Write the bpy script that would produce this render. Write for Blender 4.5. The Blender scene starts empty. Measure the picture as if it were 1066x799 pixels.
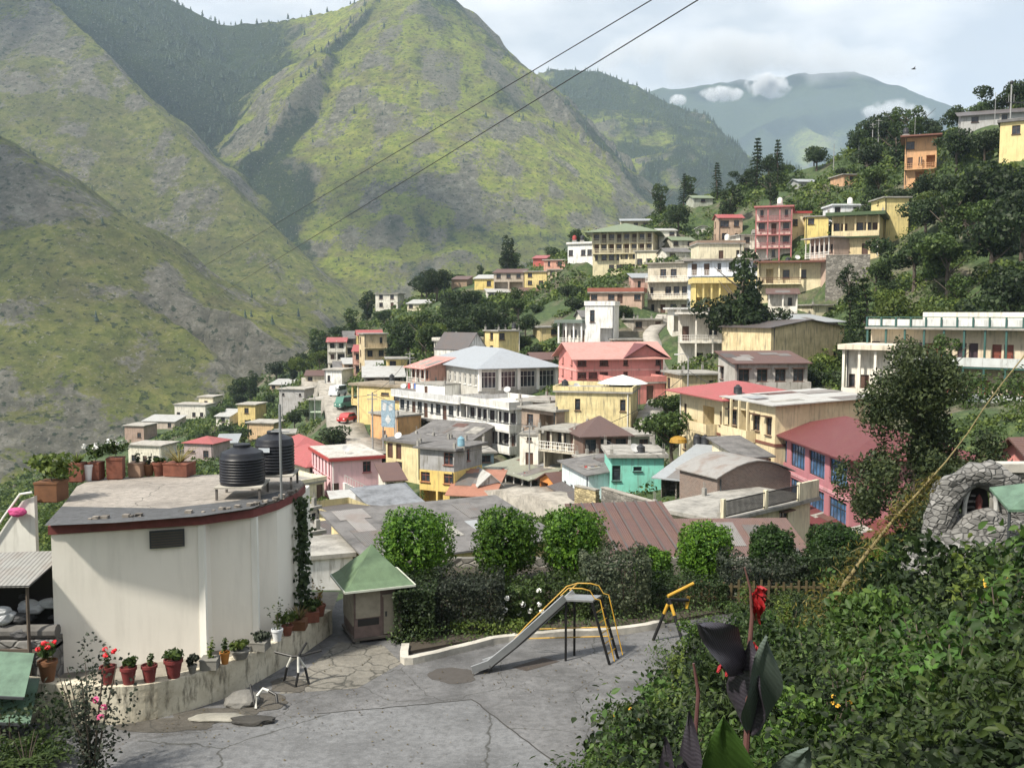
import bpy, bmesh, math, random
import numpy as np
from mathutils import Vector, Matrix

# ------------------------------------------------------------------ camera, light, sky, exposure
sc = bpy.context.scene
COL = sc.collection
F = 1000.0
PITCH = math.atan(75 / 1000)
CZ = 9.5
cd = bpy.data.cameras.new('camera')
cam = bpy.data.objects.new('camera', cd)
COL.objects.link(cam)
cam.location = (0, 0, CZ)
cam.rotation_euler = (math.pi / 2 - PITCH, 0, 0)
cd.sensor_width = 36
cd.lens = 36 * F / 1066
cd.clip_start = 0.1
cd.clip_end = 30000
sc.camera = cam

SUN_AZ, SUN_EL = math.radians(234), math.radians(50)     # azimuth clockwise from +Y
SUN = Vector((math.sin(SUN_AZ) * math.cos(SUN_EL), math.cos(SUN_AZ) * math.cos(SUN_EL), math.sin(SUN_EL)))
sl = bpy.data.lights.new('sun', 'SUN')
sl.energy = 4.9
sl.angle = math.radians(3.5)
sl.color = (1.0, 0.93, 0.80)
so = bpy.data.objects.new('sun', sl)
COL.objects.link(so)
so.rotation_euler = SUN.to_track_quat('Z', 'Y').to_euler()
so.location = (-100, -50, 200)

world = bpy.data.worlds.new('World')
sc.world = world
world.use_nodes = True
wt = world.node_tree
wt.nodes.clear()
def wn(t, **k):
    n = wt.nodes.new(t)
    for a, b in k.items():
        setattr(n, a, b)
    return n
w_out = wn('ShaderNodeOutputWorld')
w_bg = wn('ShaderNodeBackground')
w_bg.inputs['Strength'].default_value = 0.112
w_sky = wn('ShaderNodeTexSky', sky_type='NISHITA', sun_disc=False, sun_elevation=SUN_EL, sun_rotation=SUN_AZ)
w_sky.altitude = 1800
w_tc = wn('ShaderNodeTexCoord')
w_sep = wn('ShaderNodeSeparateXYZ')
wt.links.new(w_tc.outputs['Generated'], w_sep.inputs[0])
w_map = wn('ShaderNodeMapping')
w_map.inputs['Scale'].default_value = (2.6, 2.6, 6.5)
wt.links.new(w_tc.outputs['Generated'], w_map.inputs[0])
w_no = wn('ShaderNodeTexNoise')
w_no.inputs['Scale'].default_value = 1.7
w_no.inputs['Detail'].default_value = 7
w_no.inputs['Roughness'].default_value = 0.55
w_no.inputs['Distortion'].default_value = 0.5
wt.links.new(w_map.outputs[0], w_no.inputs['Vector'])
w_r1 = wn('ShaderNodeValToRGB')           # cover of cloud
w_r1.color_ramp.elements[0].position = 0.30
w_r1.color_ramp.elements[1].position = 0.58
w_r1.color_ramp.elements[0].color = (0.84, 0.84, 0.84, 1)
w_r1.color_ramp.elements[1].color = (0.97, 0.97, 0.97, 1)
wt.links.new(w_no.outputs['Fac'], w_r1.inputs[0])
w_no2 = wn('ShaderNodeTexNoise')
w_no2.inputs['Scale'].default_value = 2.3
w_no2.inputs['Detail'].default_value = 6
wt.links.new(w_map.outputs[0], w_no2.inputs['Vector'])
w_r2 = wn('ShaderNodeValToRGB')           # tone of cloud
e = w_r2.color_ramp.elements
e[0].position, e[0].color = 0.38, (4.5, 4.8, 5.1, 1)
e[1].position, e[1].color = 0.60, (6.9, 6.92, 6.95, 1)
wt.links.new(w_no2.outputs['Fac'], w_r2.inputs[0])
w_mix = wn('ShaderNodeMix', data_type='RGBA')
wt.links.new(w_r1.outputs[0], w_mix.inputs[0])
wt.links.new(w_sky.outputs[0], w_mix.inputs[6])
wt.links.new(w_r2.outputs[0], w_mix.inputs[7])
wt.links.new(w_mix.outputs[2], w_bg.inputs['Color'])
wt.links.new(w_bg.outputs[0], w_out.inputs['Surface'])

sc.view_settings.view_transform = 'Standard'
sc.view_settings.look = 'None'
sc.view_settings.exposure = 0.58
sc.view_settings.gamma = 1.0
sc.view_settings.use_curve_mapping = False
sc.render.engine = 'CYCLES'
sc.cycles.max_bounces = 5
sc.cycles.diffuse_bounces = 3
sc.cycles.glossy_bounces = 2
sc.cycles.transmission_bounces = 2
sc.cycles.volume_bounces = 1
sc.cycles.transparent_max_bounces = 6
sc.cycles.use_denoising = True
sc.cycles.sample_clamp_indirect = 6

# ------------------------------------------------------------------ helpers
R = random.Random(7)
NR = np.random.default_rng(11)
cP, sP = math.cos(PITCH), math.sin(PITCH)

def ray(px, py):
    xc, yc = (px - 533) / F, (399.5 - py) / F
    return Vector((xc, cP + yc * sP, -sP + yc * cP))
def W(px, py, Y):
    """world point seen at photo pixel (px, py), Y metres in front"""
    d = ray(px, py)
    t = Y / d.y
    return Vector((d.x * t, Y, CZ + d.z * t))
def G(px, py, z=0.0):
    """world point seen at photo pixel (px, py) at height z"""
    d = ray(px, py)
    t = (z - CZ) / d.z
    return Vector((d.x * t, d.y * t, z))
def XY(px, Y, py=400):
    p = W(px, py, Y)
    return Vector((p.x, p.y))
def proj(p):
    x, y, z = p[0], p[1], p[2] - CZ
    dep = y * cP - z * sP
    return 533 + F * x / dep, 399.5 - F * (y * sP + z * cP) / dep, dep

def put(o, label=None, cat=None, group=None, kind=None):
    if label: o['label'] = label
    if cat: o['category'] = cat
    if group: o['group'] = group
    if kind: o['kind'] = kind
    return o
def thing(name, label, cat, loc=(0, 0, 0), rz=0.0, group=None, s=1.0):
    o = bpy.data.objects.new(name, None)
    COL.objects.link(o)
    o.location = loc
    o.rotation_euler = (0, 0, rz)
    o.scale = (s, s, s)
    o.empty_display_size = 0.3
    return put(o, label, cat, group)
def inst(name, mesh, parent=None, loc=(0, 0, 0), rz=0.0, s=None):
    o = bpy.data.objects.new(name, mesh)
    COL.objects.link(o)
    o.location = loc
    o.rotation_euler = (0, 0, rz)
    if s: o.scale = s if not isinstance(s, (int, float)) else (s, s, s)
    o.parent = parent
    return o
def copy_tree(o, parent=None):
    c = o.copy()
    COL.objects.link(c)
    c.parent = parent
    for ch in [k for k in o.children]:
        copy_tree(ch, c)
    return c

class MB:
    """collects shapes and links them as one mesh object"""
    def __init__(s):
        s.v, s.f, s.m = [], [], []
        s.cur = 0
        s.smooth = []
    def quad(s, a, b, c, d):
        n = len(s.v)
        s.v += [tuple(a), tuple(b), tuple(c), tuple(d)]
        s.f.append((n, n + 1, n + 2, n + 3)); s.m.append(s.cur)
    def poly(s, pts):
        n = len(s.v)
        s.v += [tuple(p) for p in pts]
        s.f.append(tuple(range(n, n + len(pts)))); s.m.append(s.cur)
    def box(s, x0, x1, y0, y1, z0, z1, M=None):
        n = len(s.v)
        c = [(x0, y0, z0), (x1, y0, z0), (x1, y1, z0), (x0, y1, z0), (x0, y0, z1), (x1, y0, z1), (x1, y1, z1), (x0, y1, z1)]
        if M is not None: c = [tuple(M @ Vector(p)) for p in c]
        s.v += c
        for f in ((0, 3, 2, 1), (4, 5, 6, 7), (0, 1, 5, 4), (1, 2, 6, 5), (2, 3, 7, 6), (3, 0, 4, 7)):
            s.f.append(tuple(n + i for i in f)); s.m.append(s.cur)
    def bar(s, p0, p1, w, h=None):
        """rectangular bar between two points"""
        p0, p1 = Vector(p0), Vector(p1)
        h = h or w
        d = (p1 - p0)
        L = d.length
        if L < 1e-6: return
        q = d.to_track_quat('X', 'Z').to_matrix().to_4x4()
        M = Matrix.Translation(p0) @ q
        s.box(0, L, -w / 2, w / 2, -h / 2, h / 2, M)
    def tube(s, pts, r, n=8, cap=True):
        pts = [Vector(p) for p in pts]
        k = len(pts)
        rr = r if isinstance(r, (list, tuple)) else [r] * k
        base = len(s.v)
        up = Vector((0.12, 0.31, 0.94)).normalized()
        for i, p in enumerate(pts):
            d = (pts[min(i + 1, k - 1)] - pts[max(i - 1, 0)])
            if d.length < 1e-9: d = Vector((0, 0, 1))
            d.normalize()
            a = d.cross(up)
            if a.length < 1e-3: a = d.cross(Vector((1, 0, 0)))
            a.normalize()
            b = d.cross(a)
            for j in range(n):
                t = 2 * math.pi * j / n
                s.v.append(tuple(p + (a * math.cos(t) + b * math.sin(t)) * rr[i]))
        for i in range(k - 1):
            for j in range(n):
                a, b = base + i * n + j, base + i * n + (j + 1) % n
                s.f.append((a, b, b + n, a + n)); s.m.append(s.cur)
        if cap:
            s.f.append(tuple(base + j for j in range(n))); s.m.append(s.cur)
            s.f.append(tuple(base + (k - 1) * n + n - 1 - j for j in range(n))); s.m.append(s.cur)
    def lathe(s, prof, n=20, c=(0, 0, 0)):
        base = len(s.v)
        for (r, z) in prof:
            for j in range(n):
                t = 2 * math.pi * j / n
                s.v.append((c[0] + r * math.cos(t), c[1] + r * math.sin(t), c[2] + z))
        for i in range(len(prof) - 1):
            for j in range(n):
                a, b = base + i * n + j, base + i * n + (j + 1) % n
                s.f.append((a, b, b + n, a + n)); s.m.append(s.cur)
        s.f.append(tuple(base + n - 1 - j for j in range(n))); s.m.append(s.cur)
        s.f.append(tuple(base + (len(prof) - 1) * n + j for j in range(n))); s.m.append(s.cur)
    def prism(s, poly, z0, z1):
        """vertical prism on a counter-clockwise plan; z0, z1 may be lists"""
        k = len(poly)
        a = z0 if isinstance(z0, (list, tuple)) else [z0] * k
        b = z1 if isinstance(z1, (list, tuple)) else [z1] * k
        n = len(s.v)
        s.v += [(p[0], p[1], a[i]) for i, p in enumerate(poly)]
        s.v += [(p[0], p[1], b[i]) for i, p in enumerate(poly)]
        for i in range(k):
            j = (i + 1) % k
            s.f.append((n + i, n + j, n + k + j, n + k + i)); s.m.append(s.cur)
        s.f.append(tuple(n + k - 1 - i for i in range(k))); s.m.append(s.cur)
        s.f.append(tuple(n + k + i for i in range(k))); s.m.append(s.cur)
    def ball(s, c, r, n=10, m=6, sz=1.0):
        prof = []
        for i in range(m + 1):
            t = -math.pi / 2 + math.pi * i / m
            prof.append((max(1e-3, r * math.cos(t)), r * sz * math.sin(t)))
        s.lathe(prof, n, c)
    def mesh(s, name, mats, smooth=False):
        me = bpy.data.meshes.new(name)
        me.from_pydata(s.v, [], s.f)
        if not isinstance(mats, (list, tuple)): mats = [mats]
        for m in mats: me.materials.append(m)
        if len(mats) > 1: me.polygons.foreach_set('material_index', s.m)
        if smooth:
            me.polygons.foreach_set('use_smooth', [True] * len(s.f))
            me.set_sharp_from_angle(angle=math.radians(40))
        me.update()
        return me
    def build(s, name, mats, parent=None, smooth=False, loc=(0, 0, 0), rz=0.0):
        return inst(name, s.mesh(name, mats, smooth), parent, loc, rz)

def np_mesh(name, V, Fq, mat, smooth=False):
    """fast mesh from numpy arrays; Fq is (n, k) with constant k"""
    me = bpy.data.meshes.new(name)
    n, k = Fq.shape
    me.vertices.add(len(V))
    me.vertices.foreach_set('co', np.ascontiguousarray(V, dtype=np.float32).ravel())
    me.loops.add(n * k)
    me.loops.foreach_set('vertex_index', np.ascontiguousarray(Fq, dtype=np.int32).ravel())
    me.polygons.add(n)
    me.polygons.foreach_set('loop_start', np.arange(0, n * k, k, dtype=np.int32))
    me.polygons.foreach_set('loop_total', np.full(n, k, dtype=np.int32))
    if smooth: me.polygons.foreach_set('use_smooth', np.ones(n, dtype=bool))
    for m in (mat if isinstance(mat, (list, tuple)) else [mat]): me.materials.append(m)
    me.update(calc_edges=True)
    me.validate()
    return me

# --- numpy value noise
_perm = np.random.default_rng(3).random(1 << 16)
def _h(ix, iy):
    return _perm[((ix * 73856093) ^ (iy * 19349663)) & 0xFFFF]
def vnoise(x, y):
    x = np.asarray(x, float); y = np.asarray(y, float)
    ix, iy = np.floor(x).astype(np.int64), np.floor(y).astype(np.int64)
    fx, fy = x - ix, y - iy
    fx = fx * fx * fx * (fx * (fx * 6 - 15) + 10); fy = fy * fy * fy * (fy * (fy * 6 - 15) + 10)
    return (_h(ix, iy) * (1 - fx) + _h(ix + 1, iy) * fx) * (1 - fy) + (_h(ix, iy + 1) * (1 - fx) + _h(ix + 1, iy + 1) * fx) * fy
def fbm(x, y, o=5, g=0.5):
    s, a, t = 0.0, 1.0, 0.0
    for i in range(o):
        s = s + a * vnoise(x * 2 ** i + 17.3 * i, y * 2 ** i + 9.1 * i); t += a; a *= g
    return s / t
def ridged(x, y, o=4):
    s, a, t = 0.0, 1.0, 0.0
    for i in range(o):
        s = s + a * (1 - np.abs(2 * vnoise(x * 2 ** i + 31.7 * i, y * 2 ** i + 5.3 * i) - 1)); t += a; a *= 0.5
    return s / t

# ------------------------------------------------------------------ materials
_mc = {}
class NT:
    def __init__(s, name):
        s.mat = bpy.data.materials.new(name)
        s.mat.use_nodes = True
        s.t = s.mat.node_tree
        s.t.nodes.clear()
        s.out = s.n('ShaderNodeOutputMaterial')
        s.p = s.n('ShaderNodeBsdfPrincipled')
        s.l(s.p.outputs[0], s.out.inputs[0])
    def n(s, t, **k):
        q = s.t.nodes.new(t)
        for a, b in k.items(): setattr(q, a, b)
        return q
    def l(s, a, b): s.t.links.new(a, b)
    def coord(s, which='Object', scale=(1, 1, 1)):
        tc = s.n('ShaderNodeTexCoord'); mp = s.n('ShaderNodeMapping')
        mp.inputs['Scale'].default_value = scale
        s.l(tc.outputs[which], mp.inputs[0])
        return mp.outputs[0]
    def noise(s, vec, scale, detail=4, rough=0.55, dist=0.0):
        q = s.n('ShaderNodeTexNoise')
        q.inputs['Scale'].default_value = scale; q.inputs['Detail'].default_value = detail
        q.inputs['Roughness'].default_value = rough; q.inputs['Distortion'].default_value = dist
        if vec is not None: s.l(vec, q.inputs['Vector'])
        return q.outputs['Fac']
    def ramp(s, fac, stops):
        q = s.n('ShaderNodeValToRGB')
        e = q.color_ramp.elements
        while len(e) < len(stops): e.new(0.5)
        for el, (p, c) in zip(e, stops):
            el.position = p
            el.color = tuple(c) + (1,) if not isinstance(c, (int, float)) else (c, c, c, 1)
        s.l(fac, q.inputs[0])
        return q.outputs[0]
    def mix(s, fac, a, b, mode='MIX'):
        q = s.n('ShaderNodeMix', data_type='RGBA', blend_type=mode)
        for i, x in ((0, fac), (6, a), (7, b)):
            if hasattr(x, 'is_output'): s.l(x, q.inputs[i])
            elif i == 0: q.inputs[0].default_value = x
            else: q.inputs[i].default_value = tuple(x) + (1,) if len(x) == 3 else x
        return q.outputs[2]
    def bump(s, h, strength=0.3, dist=0.05):
        q = s.n('ShaderNodeBump')
        q.inputs['Strength'].default_value = strength; q.inputs['Distance'].default_value = dist
        s.l(h, q.inputs['Height']); s.l(q.outputs[0], s.p.inputs['Normal'])
    def col(s, c):
        if hasattr(c, 'is_output'): s.l(c, s.p.inputs['Base Color'])
        else: s.p.inputs['Base Color'].default_value = tuple(c) + (1,)
    def rough(s, r): s.p.inputs['Roughness'].default_value = r

def mul(c, k): return tuple(min(1, x * k) for x in c)

def plaster(c, dirt=0.5):
    key = ('pl', c, dirt)
    if key in _mc: return _mc[key]
    m = NT('painted_plaster')
    v = m.coord()
    n1 = m.noise(v, 0.7, 5, 0.6)
    f = m.ramp(n1, [(0.36, 0.0), (0.70, min(1, dirt * 1.15))])
    base = m.mix(f, c, (c[0] * 0.62, c[1] * 0.60, c[2] * 0.56))
    v2 = m.coord(scale=(1.6, 1.6, 0.22))           # rain streaks
    n2 = m.noise(v2, 2.2, 4, 0.6)
    f2 = m.ramp(n2, [(0.50, 0.0), (0.72, min(1, dirt * 1.1))])
    base = m.mix(f2, base, (0.13, 0.12, 0.10))
    m.col(base); m.rough(0.85)
    m.bump(m.noise(v, 9, 4), 0.15, 0.02)
    _mc[key] = m.mat
    return m.mat
def concrete(c=(0.27, 0.26, 0.24), name='weathered_concrete'):
    key = ('co', c, name)
    if key in _mc: return _mc[key]
    m = NT(name)
    v = m.coord()
    n1 = m.noise(v, 0.9, 6, 0.65)
    b = m.ramp(n1, [(0.3, mul(c, 0.5)), (0.5, c), (0.72, mul(c, 1.35))])
    b = m.mix(m.ramp(m.noise(v, 5, 3), [(0.5, 0.0), (0.75, 0.45)]), b, mul(c, 0.55))
    m.col(b); m.rough(0.9); m.bump(m.noise(v, 6, 5), 0.3, 0.03)
    _mc[key] = m.mat
    return m.mat
def tin(c, name='corrugated_tin', axis='X', rust=0.3, freq=9.0, rough=0.5):
    key = ('tin', c, axis, rust, freq)
    if key in _mc: return _mc[key]
    m = NT(name)
    v = m.coord()
    n1 = m.noise(v, 0.8, 5, 0.6)
    b = m.mix(m.ramp(n1, [(0.48, 0.0), (0.75, rust)]), c, (0.16, 0.085, 0.05))
    b = m.mix(m.ramp(m.noise(v, 3.1, 3), [(0.45, 0.0), (0.75, 0.4)]), b, mul(c, 0.6))
    m.col(b); m.rough(rough)
    w = m.n('ShaderNodeTexWave', wave_type='BANDS', bands_direction=axis)
    w.inputs['Scale'].default_value = freq / 6.2832 * 2
    m.l(v, w.inputs['Vector'])
    m.bump(w.outputs['Fac'], 0.6, 0.04)
    _mc[key] = m.mat
    return m.mat
def flat(c, rough=0.6, name='paint', metal=0.0, var=0.25):
    key = ('fl', c, rough, metal, name)
    if key in _mc: return _mc[key]
    m = NT(name)
    v = m.coord()
    m.col(m.mix(m.ramp(m.noise(v, 4, 4, 0.6), [(0.4, 0.0), (0.75, var * 1.6)]), c, mul(c, 0.55)))
    m.rough(rough); m.p.inputs['Metallic'].default_value = metal
    _mc[key] = m.mat
    return m.mat
def stone(c=(0.23, 0.215, 0.19), scale=2.2, name='rubble_stone', mortar=0.45):
    key = ('st', c, scale)
    if key in _mc: return _mc[key]
    m = NT(name)
    v = m.coord(scale=(1, 1, 1.6))
    vo = m.n('ShaderNodeTexVoronoi'); vo.inputs['Scale'].default_value = scale; m.l(v, vo.inputs['Vector'])
    ve = m.n('ShaderNodeTexVoronoi', feature='DISTANCE_TO_EDGE'); ve.inputs['Scale'].default_value = scale; m.l(v, ve.inputs['Vector'])
    hs = m.n('ShaderNodeSeparateColor'); m.l(vo.outputs['Color'], hs.inputs[0])
    b = m.ramp(hs.outputs[0], [(0.0, mul(c, 0.55)), (0.5, c), (1.0, mul(c, 1.45))])
    b = m.mix(m.ramp(m.noise(v, 7, 4), [(0.4, 0.0), (0.8, 0.6)]), b, mul(c, 0.5))
    b = m.mix(m.ramp(ve.outputs[0], [(0.0, 1.0), (0.07, 0.0)]), b, mul(c, mortar))
    m.col(b); m.rough(0.95)
    m.bump(m.ramp(ve.outputs[0], [(0.0, 0.0), (0.12, 1.0)]), 0.7, 0.06)
    _mc[key] = m.mat
    return m.mat
def brick(c=(0.28, 0.14, 0.10)):
    key = ('br', c)
    if key in _mc: return _mc[key]
    m = NT('old_brickwork')
    v = m.coord()
    sx_ = m.n('ShaderNodeSeparateXYZ'); m.l(v, sx_.inputs[0]); ad = m.n('ShaderNodeMath', operation='ADD'); m.l(sx_.outputs[0], ad.inputs[0]); m.l(sx_.outputs[1], ad.inputs[1])
    mp = m.n('ShaderNodeCombineXYZ'); m.l(ad.outputs[0], mp.inputs[0]); m.l(sx_.outputs[2], mp.inputs[1])
    br = m.n('ShaderNodeTexBrick')
    br.inputs['Scale'].default_value = 2.6
    br.inputs['Color1'].default_value = c + (1,); br.inputs['Color2'].default_value = mul(c, 0.62) + (1,)
    br.inputs['Mortar'].default_value = (0.24, 0.21, 0.19, 1); br.inputs['Mortar Size'].default_value = 0.03
    m.l(mp.outputs[0], br.inputs['Vector'])
    b = m.mix(m.ramp(m.noise(v, 1.2, 5), [(0.42, 0.0), (0.7, 0.55)]), br.outputs['Color'], (0.2, 0.17, 0.15))
    m.col(b); m.rough(0.95); m.bump(br.outputs['Fac'], -0.4, 0.02)
    _mc[key] = m.mat
    return m.mat
def glass(c=(0.02, 0.024, 0.03), rough=0.12):
    key = ('gl', c)
    if key in _mc: return _mc[key]
    m = NT('window_glass')
    v = m.coord()
    m.col(m.mix(m.ramp(m.noise(v, 1.3, 2), [(0.4, 0.0), (0.65, 0.8)]), c, mul(c, 2.6)))
    m.rough(rough)
    m.p.inputs['Specular IOR Level'].default_value = 0.5
    _mc[key] = m.mat
    return m.mat
def leafmat(lo, mid, hi, name='leaves', trans=0.35, rough=0.55):
    key = ('lf', lo, mid, hi)
    if key in _mc: return _mc[key]
    m = NT(name)
    g = m.n('ShaderNodeNewGeometry')
    oi = m.n('ShaderNodeObjectInfo')
    c = m.ramp(g.outputs['Random Per Island'], [(0.0, lo), (0.55, mid), (1.0, hi)])
    v = m.coord()
    c = m.mix(m.ramp(m.noise(v, 0.55, 3), [(0.35, 0.0), (0.7, 0.55)]), c, mul(hi, 0.8))
    hsv = m.n('ShaderNodeHueSaturation')
    mr = m.n('ShaderNodeMapRange'); mr.inputs[3].default_value = 0.72; mr.inputs[4].default_value = 1.25
    m.l(oi.outputs['Random'], mr.inputs[0]); m.l(mr.outputs[0], hsv.inputs['Value'])
    m.l(c, hsv.inputs['Color'])
    m.l(hsv.outputs[0], m.p.inputs['Base Color'])
    m.rough(rough)
    m.p.inputs['Specular IOR Level'].default_value = 0.3
    tr = m.n('ShaderNodeBsdfTranslucent'); m.l(hsv.outputs[0], tr.inputs[0])
    mx = m.n('ShaderNodeMixShader'); mx.inputs[0].default_value = trans
    m.l(m.p.outputs[0], mx.inputs[1]); m.l(tr.outputs[0], mx.inputs[2]); m.l(mx.outputs[0], m.out.inputs[0])
    _mc[key] = m.mat
    return m.mat

BARK = concrete((0.09, 0.07, 0.055), 'bark')
WHITE = plaster((0.78, 0.77, 0.74), 0.25)
FRAME_W = flat((0.72, 0.72, 0.70), 0.6, 'white_window_paint')
FRAME_B = flat((0.09, 0.045, 0.03), 0.6, 'brown_window_paint')
FRAME_D = flat((0.04, 0.045, 0.05), 0.6, 'dark_window_paint')
BLACK = flat((0.012, 0.012, 0.014), 0.45, 'black_paint')
GLASS = glass()
GLASS_B = glass((0.04, 0.085, 0.16))
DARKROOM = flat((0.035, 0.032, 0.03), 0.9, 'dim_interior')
CONC = concrete()
SLATE = concrete((0.13, 0.125, 0.125), 'slate_roofing')
# ------------------------------------------------------------------ buildings of the town
CTRL = []          # (x, y, z) ground points under what stands there
FOOT = []          # (list of footprint corners) of every building
SCREEN = []        # (px0, px1, py0, py1, dist) of every building, so that plants are not put before them
BLD = {}
_wc = {}

SIZES = {'w': (1.15, 1.35, .85), 'B': (3.1, 1.85, .6), 'W': (1.9, 1.4, .75), 'n': (.62, 1.3, .85), 'd': (.95, 2.1, 0), 'D': (1.5, 2.2, 0),
         's': (.6, .6, 1.5), 'v': (1.6, .4, 1.7), 't': (.75, 1.9, .35), 'h': (.9, 1.5, .7), 'o': (9, 2.35, 0), 'g': (9, 2.3, .35)}

def window_mesh(w, h, fr, gl, sun):
    key = (round(w, 2), round(h, 2), fr.name, gl.name, sun)
    if key in _wc: return _wc[key]
    m = MB(); t = .07
    m.box(0, w, -.02, .06, 0, t); m.box(0, w, -.02, .06, h - t, h)
    m.box(0, t, -.02, .06, t, h - t); m.box(w - t, w, -.02, .06, t, h - t)
    nb = max(1, int(round(w / .6)))
    for i in range(1, nb):
        x = w * i / nb
        m.box(x - .025, x + .025, -.01, .05, t, h - t)
    if h > 1.0: m.box(t, w - t, -.008, .045, h * .66, h * .66 + .045)
    if w < 2.2:
        m.box(-.08, w + .08, -.27, -.022, -.07, -.005)                  # sill
    if sun: m.box(-.15, w + .15, -.62, -.185, h + .05, h + .13)        # concrete sunshade
    g = MB(); g.quad((t * .5, .03, t * .5), (w - t * .5, .03, t * .5), (w - t * .5, .03, h - t * .5), (t * .5, .03, h - t * .5))
    r = (m.mesh('window', fr), g.mesh('pane', gl))
    _wc[key] = r
    return r
def door_mesh(w, h, fr):
    key = ('door', round(w, 2), round(h, 2), fr.name)
    if key in _wc: return _wc[key]
    m = MB(); t = .09
    m.box(0, t, -.02, .06, 0, h); m.box(w - t, w, -.02, .06, 0, h); m.box(t, w - t, -.02, .06, h - t, h)
    m.box(t, w - t, .02, .05, .02, h - t)
    for z0, z1 in ((.15, h * .42), (h * .5, h - t - .12)):
        m.box(t + .1, w - t - .1, .0, .02, z0, z1)
    g = MB(); g.box(w - t - .12, w - t - .07, -.05, -.002, h * .45, h * .45 + .14)
    r = (m.mesh('door', fr), g.mesh('handle', FRAME_D))
    _wc[key] = r
    return r

def bld(name, label, A, B, base, top, back, wall, n=2, front=(), left=(), right=(), roof='flat', over=.35, rt=.22, rh=1.2,
        rmat=None, fr=None, gl=None, sun=False, ver=(), parapet=0, pmat=None, cat='house', group=None, dirt=.5, dmat=None,
        band=None, ctrl=True, tank=0, group_label=None, plinth=None, down=6.0, ribs=0):
    a, b = W(A[0], base, A[1]), XY(B[0], B[1], base)
    zb = a.z
    H = W(A[0], top, A[1]).z - zb
    d = Vector((b.x - a.x, b.y - a.y))
    Wd = d.length
    rz = math.atan2(d.y, d.x)
    root = thing(name, label, cat, (a.x, a.y, zb), rz, group)
    BLD.setdefault('all', []).append(root)
    wm = plaster(wall, dirt) if isinstance(wall, tuple) else wall
    fr = fr or FRAME_B; gl = gl or GLASS; dmat = dmat or FRAME_B
    rmat = rmat or CONC
    fh = H / n
    D = back
    wb = MB()
    FR = {'front': (Vector((0, 0)), Vector((1, 0)), Vector((0, -1)), Wd, 0.0),
          'right': (Vector((Wd, 0)), Vector((0, 1)), Vector((1, 0)), D, math.pi / 2),
          'left': (Vector((0, D)), Vector((0, -1)), Vector((-1, 0)), D, -math.pi / 2),
          'back': (Vector((Wd, D)), Vector((-1, 0)), Vector((0, 1)), Wd, math.pi)}
    def P(side, u, nn, z):
        o, ud, nd, _, _ = FR[side]
        q = o + ud * u + nd * nn
        return (q.x, q.y, z)
    holes = {}
    for side, pats in (('front', front), ('left', left), ('right', right), ('back', ())):
        o, ud, nd, L, ang = FR[side]
        ops = []
        for k, pat in enumerate(pats):
            if not pat: continue
            cw = L / len(pat)
            for i, ch in enumerate(pat):
                if ch == '.': continue
                w, h, s0 = SIZES[ch]
                w = min(w, cw * (.80 if ch != 'o' else .9)); 
                s = min(1, (fh - .25) / (s0 + h))
                h *= s; s0 *= s
                u0 = cw * (i + .5) - w / 2
                z0 = k * fh + s0 + (.02 if s0 == 0 else 0)
                ops.append((u0, u0 + w, z0, z0 + h, ch))
        us = sorted({0.0, L} | {q for op in ops for q in op[:2]})
        zs = sorted({-down, H} | {q for op in ops for q in op[2:4]})
        for i in range(len(us) - 1):
            for j in range(len(zs) - 1):
                cu, cz = (us[i] + us[i + 1]) / 2, (zs[j] + zs[j + 1]) / 2
                if any(q[0] < cu < q[1] and q[2] < cz < q[3] for q in ops): continue
                wb.quad(P(side, us[i], 0, zs[j]), P(side, us[i + 1], 0, zs[j]), P(side, us[i + 1], 0, zs[j + 1]), P(side, us[i], 0, zs[j + 1]))
        for (u0, u1, z0, z1, ch) in ops:
            dp = -1.6 if ch == 'o' else -.16
            wb.quad(P(side, u0, 0, z0), P(side, u1, 0, z0), P(side, u1, dp, z0), P(side, u0, dp, z0))
            wb.quad(P(side, u0, dp, z1), P(side, u1, dp, z1), P(side, u1, 0, z1), P(side, u0, 0, z1))
            wb.quad(P(side, u0, 0, z0), P(side, u0, dp, z0), P(side, u0, dp, z1), P(side, u0, 0, z1))
            wb.quad(P(side, u1, dp, z0), P(side, u1, 0, z0), P(side, u1, 0, z1), P(side, u1, dp, z1))
            if ch == 'o':
                wb.quad(P(side, u0, dp, z0), P(side, u1, dp, z0), P(side, u1, dp, z1), P(side, u0, dp, z1))
                continue
            loc = P(side, u0, -.13, z0)
            if ch in 'dD':
                me = door_mesh(u1 - u0, z1 - z0, dmat)
                w_ = inst('door', me[0], root, loc, ang); inst('handle', me[1], w_)
            else:
                me = window_mesh(u1 - u0, z1 - z0, fr, gl, sun)
                w_ = inst('window', me[0], root, loc, ang); inst('pane', me[1], w_)
    o_ = over
    vx = {'front': 0, 'left': 0, 'right': 0}
    for v in ver:
        if v.get('top', True): vx[v['side']] = max(vx[v['side']], v['depth'])
    x0, x1, y0, y1 = -o_ - vx['left'], Wd + o_ + vx['right'], -o_ - vx['front'], D + o_
    def slab(m, pts, t):
        m.cur = 0
        k = len(pts); nn = len(m.v)
        m.v += [tuple(p) for p in pts] + [(p[0], p[1], p[2] + t) for p in pts]
        m.f.append(tuple(nn + k - 1 - i for i in range(k))); m.m.append(0)
        m.f.append(tuple(nn + k + i for i in range(k))); m.m.append(0)
        for i in range(k):
            j = (i + 1) % k
            m.f.append((nn + i, nn + j, nn + k + j, nn + k + i)); m.m.append(0)
    rb = MB()
    Hh = H + .004
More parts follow.
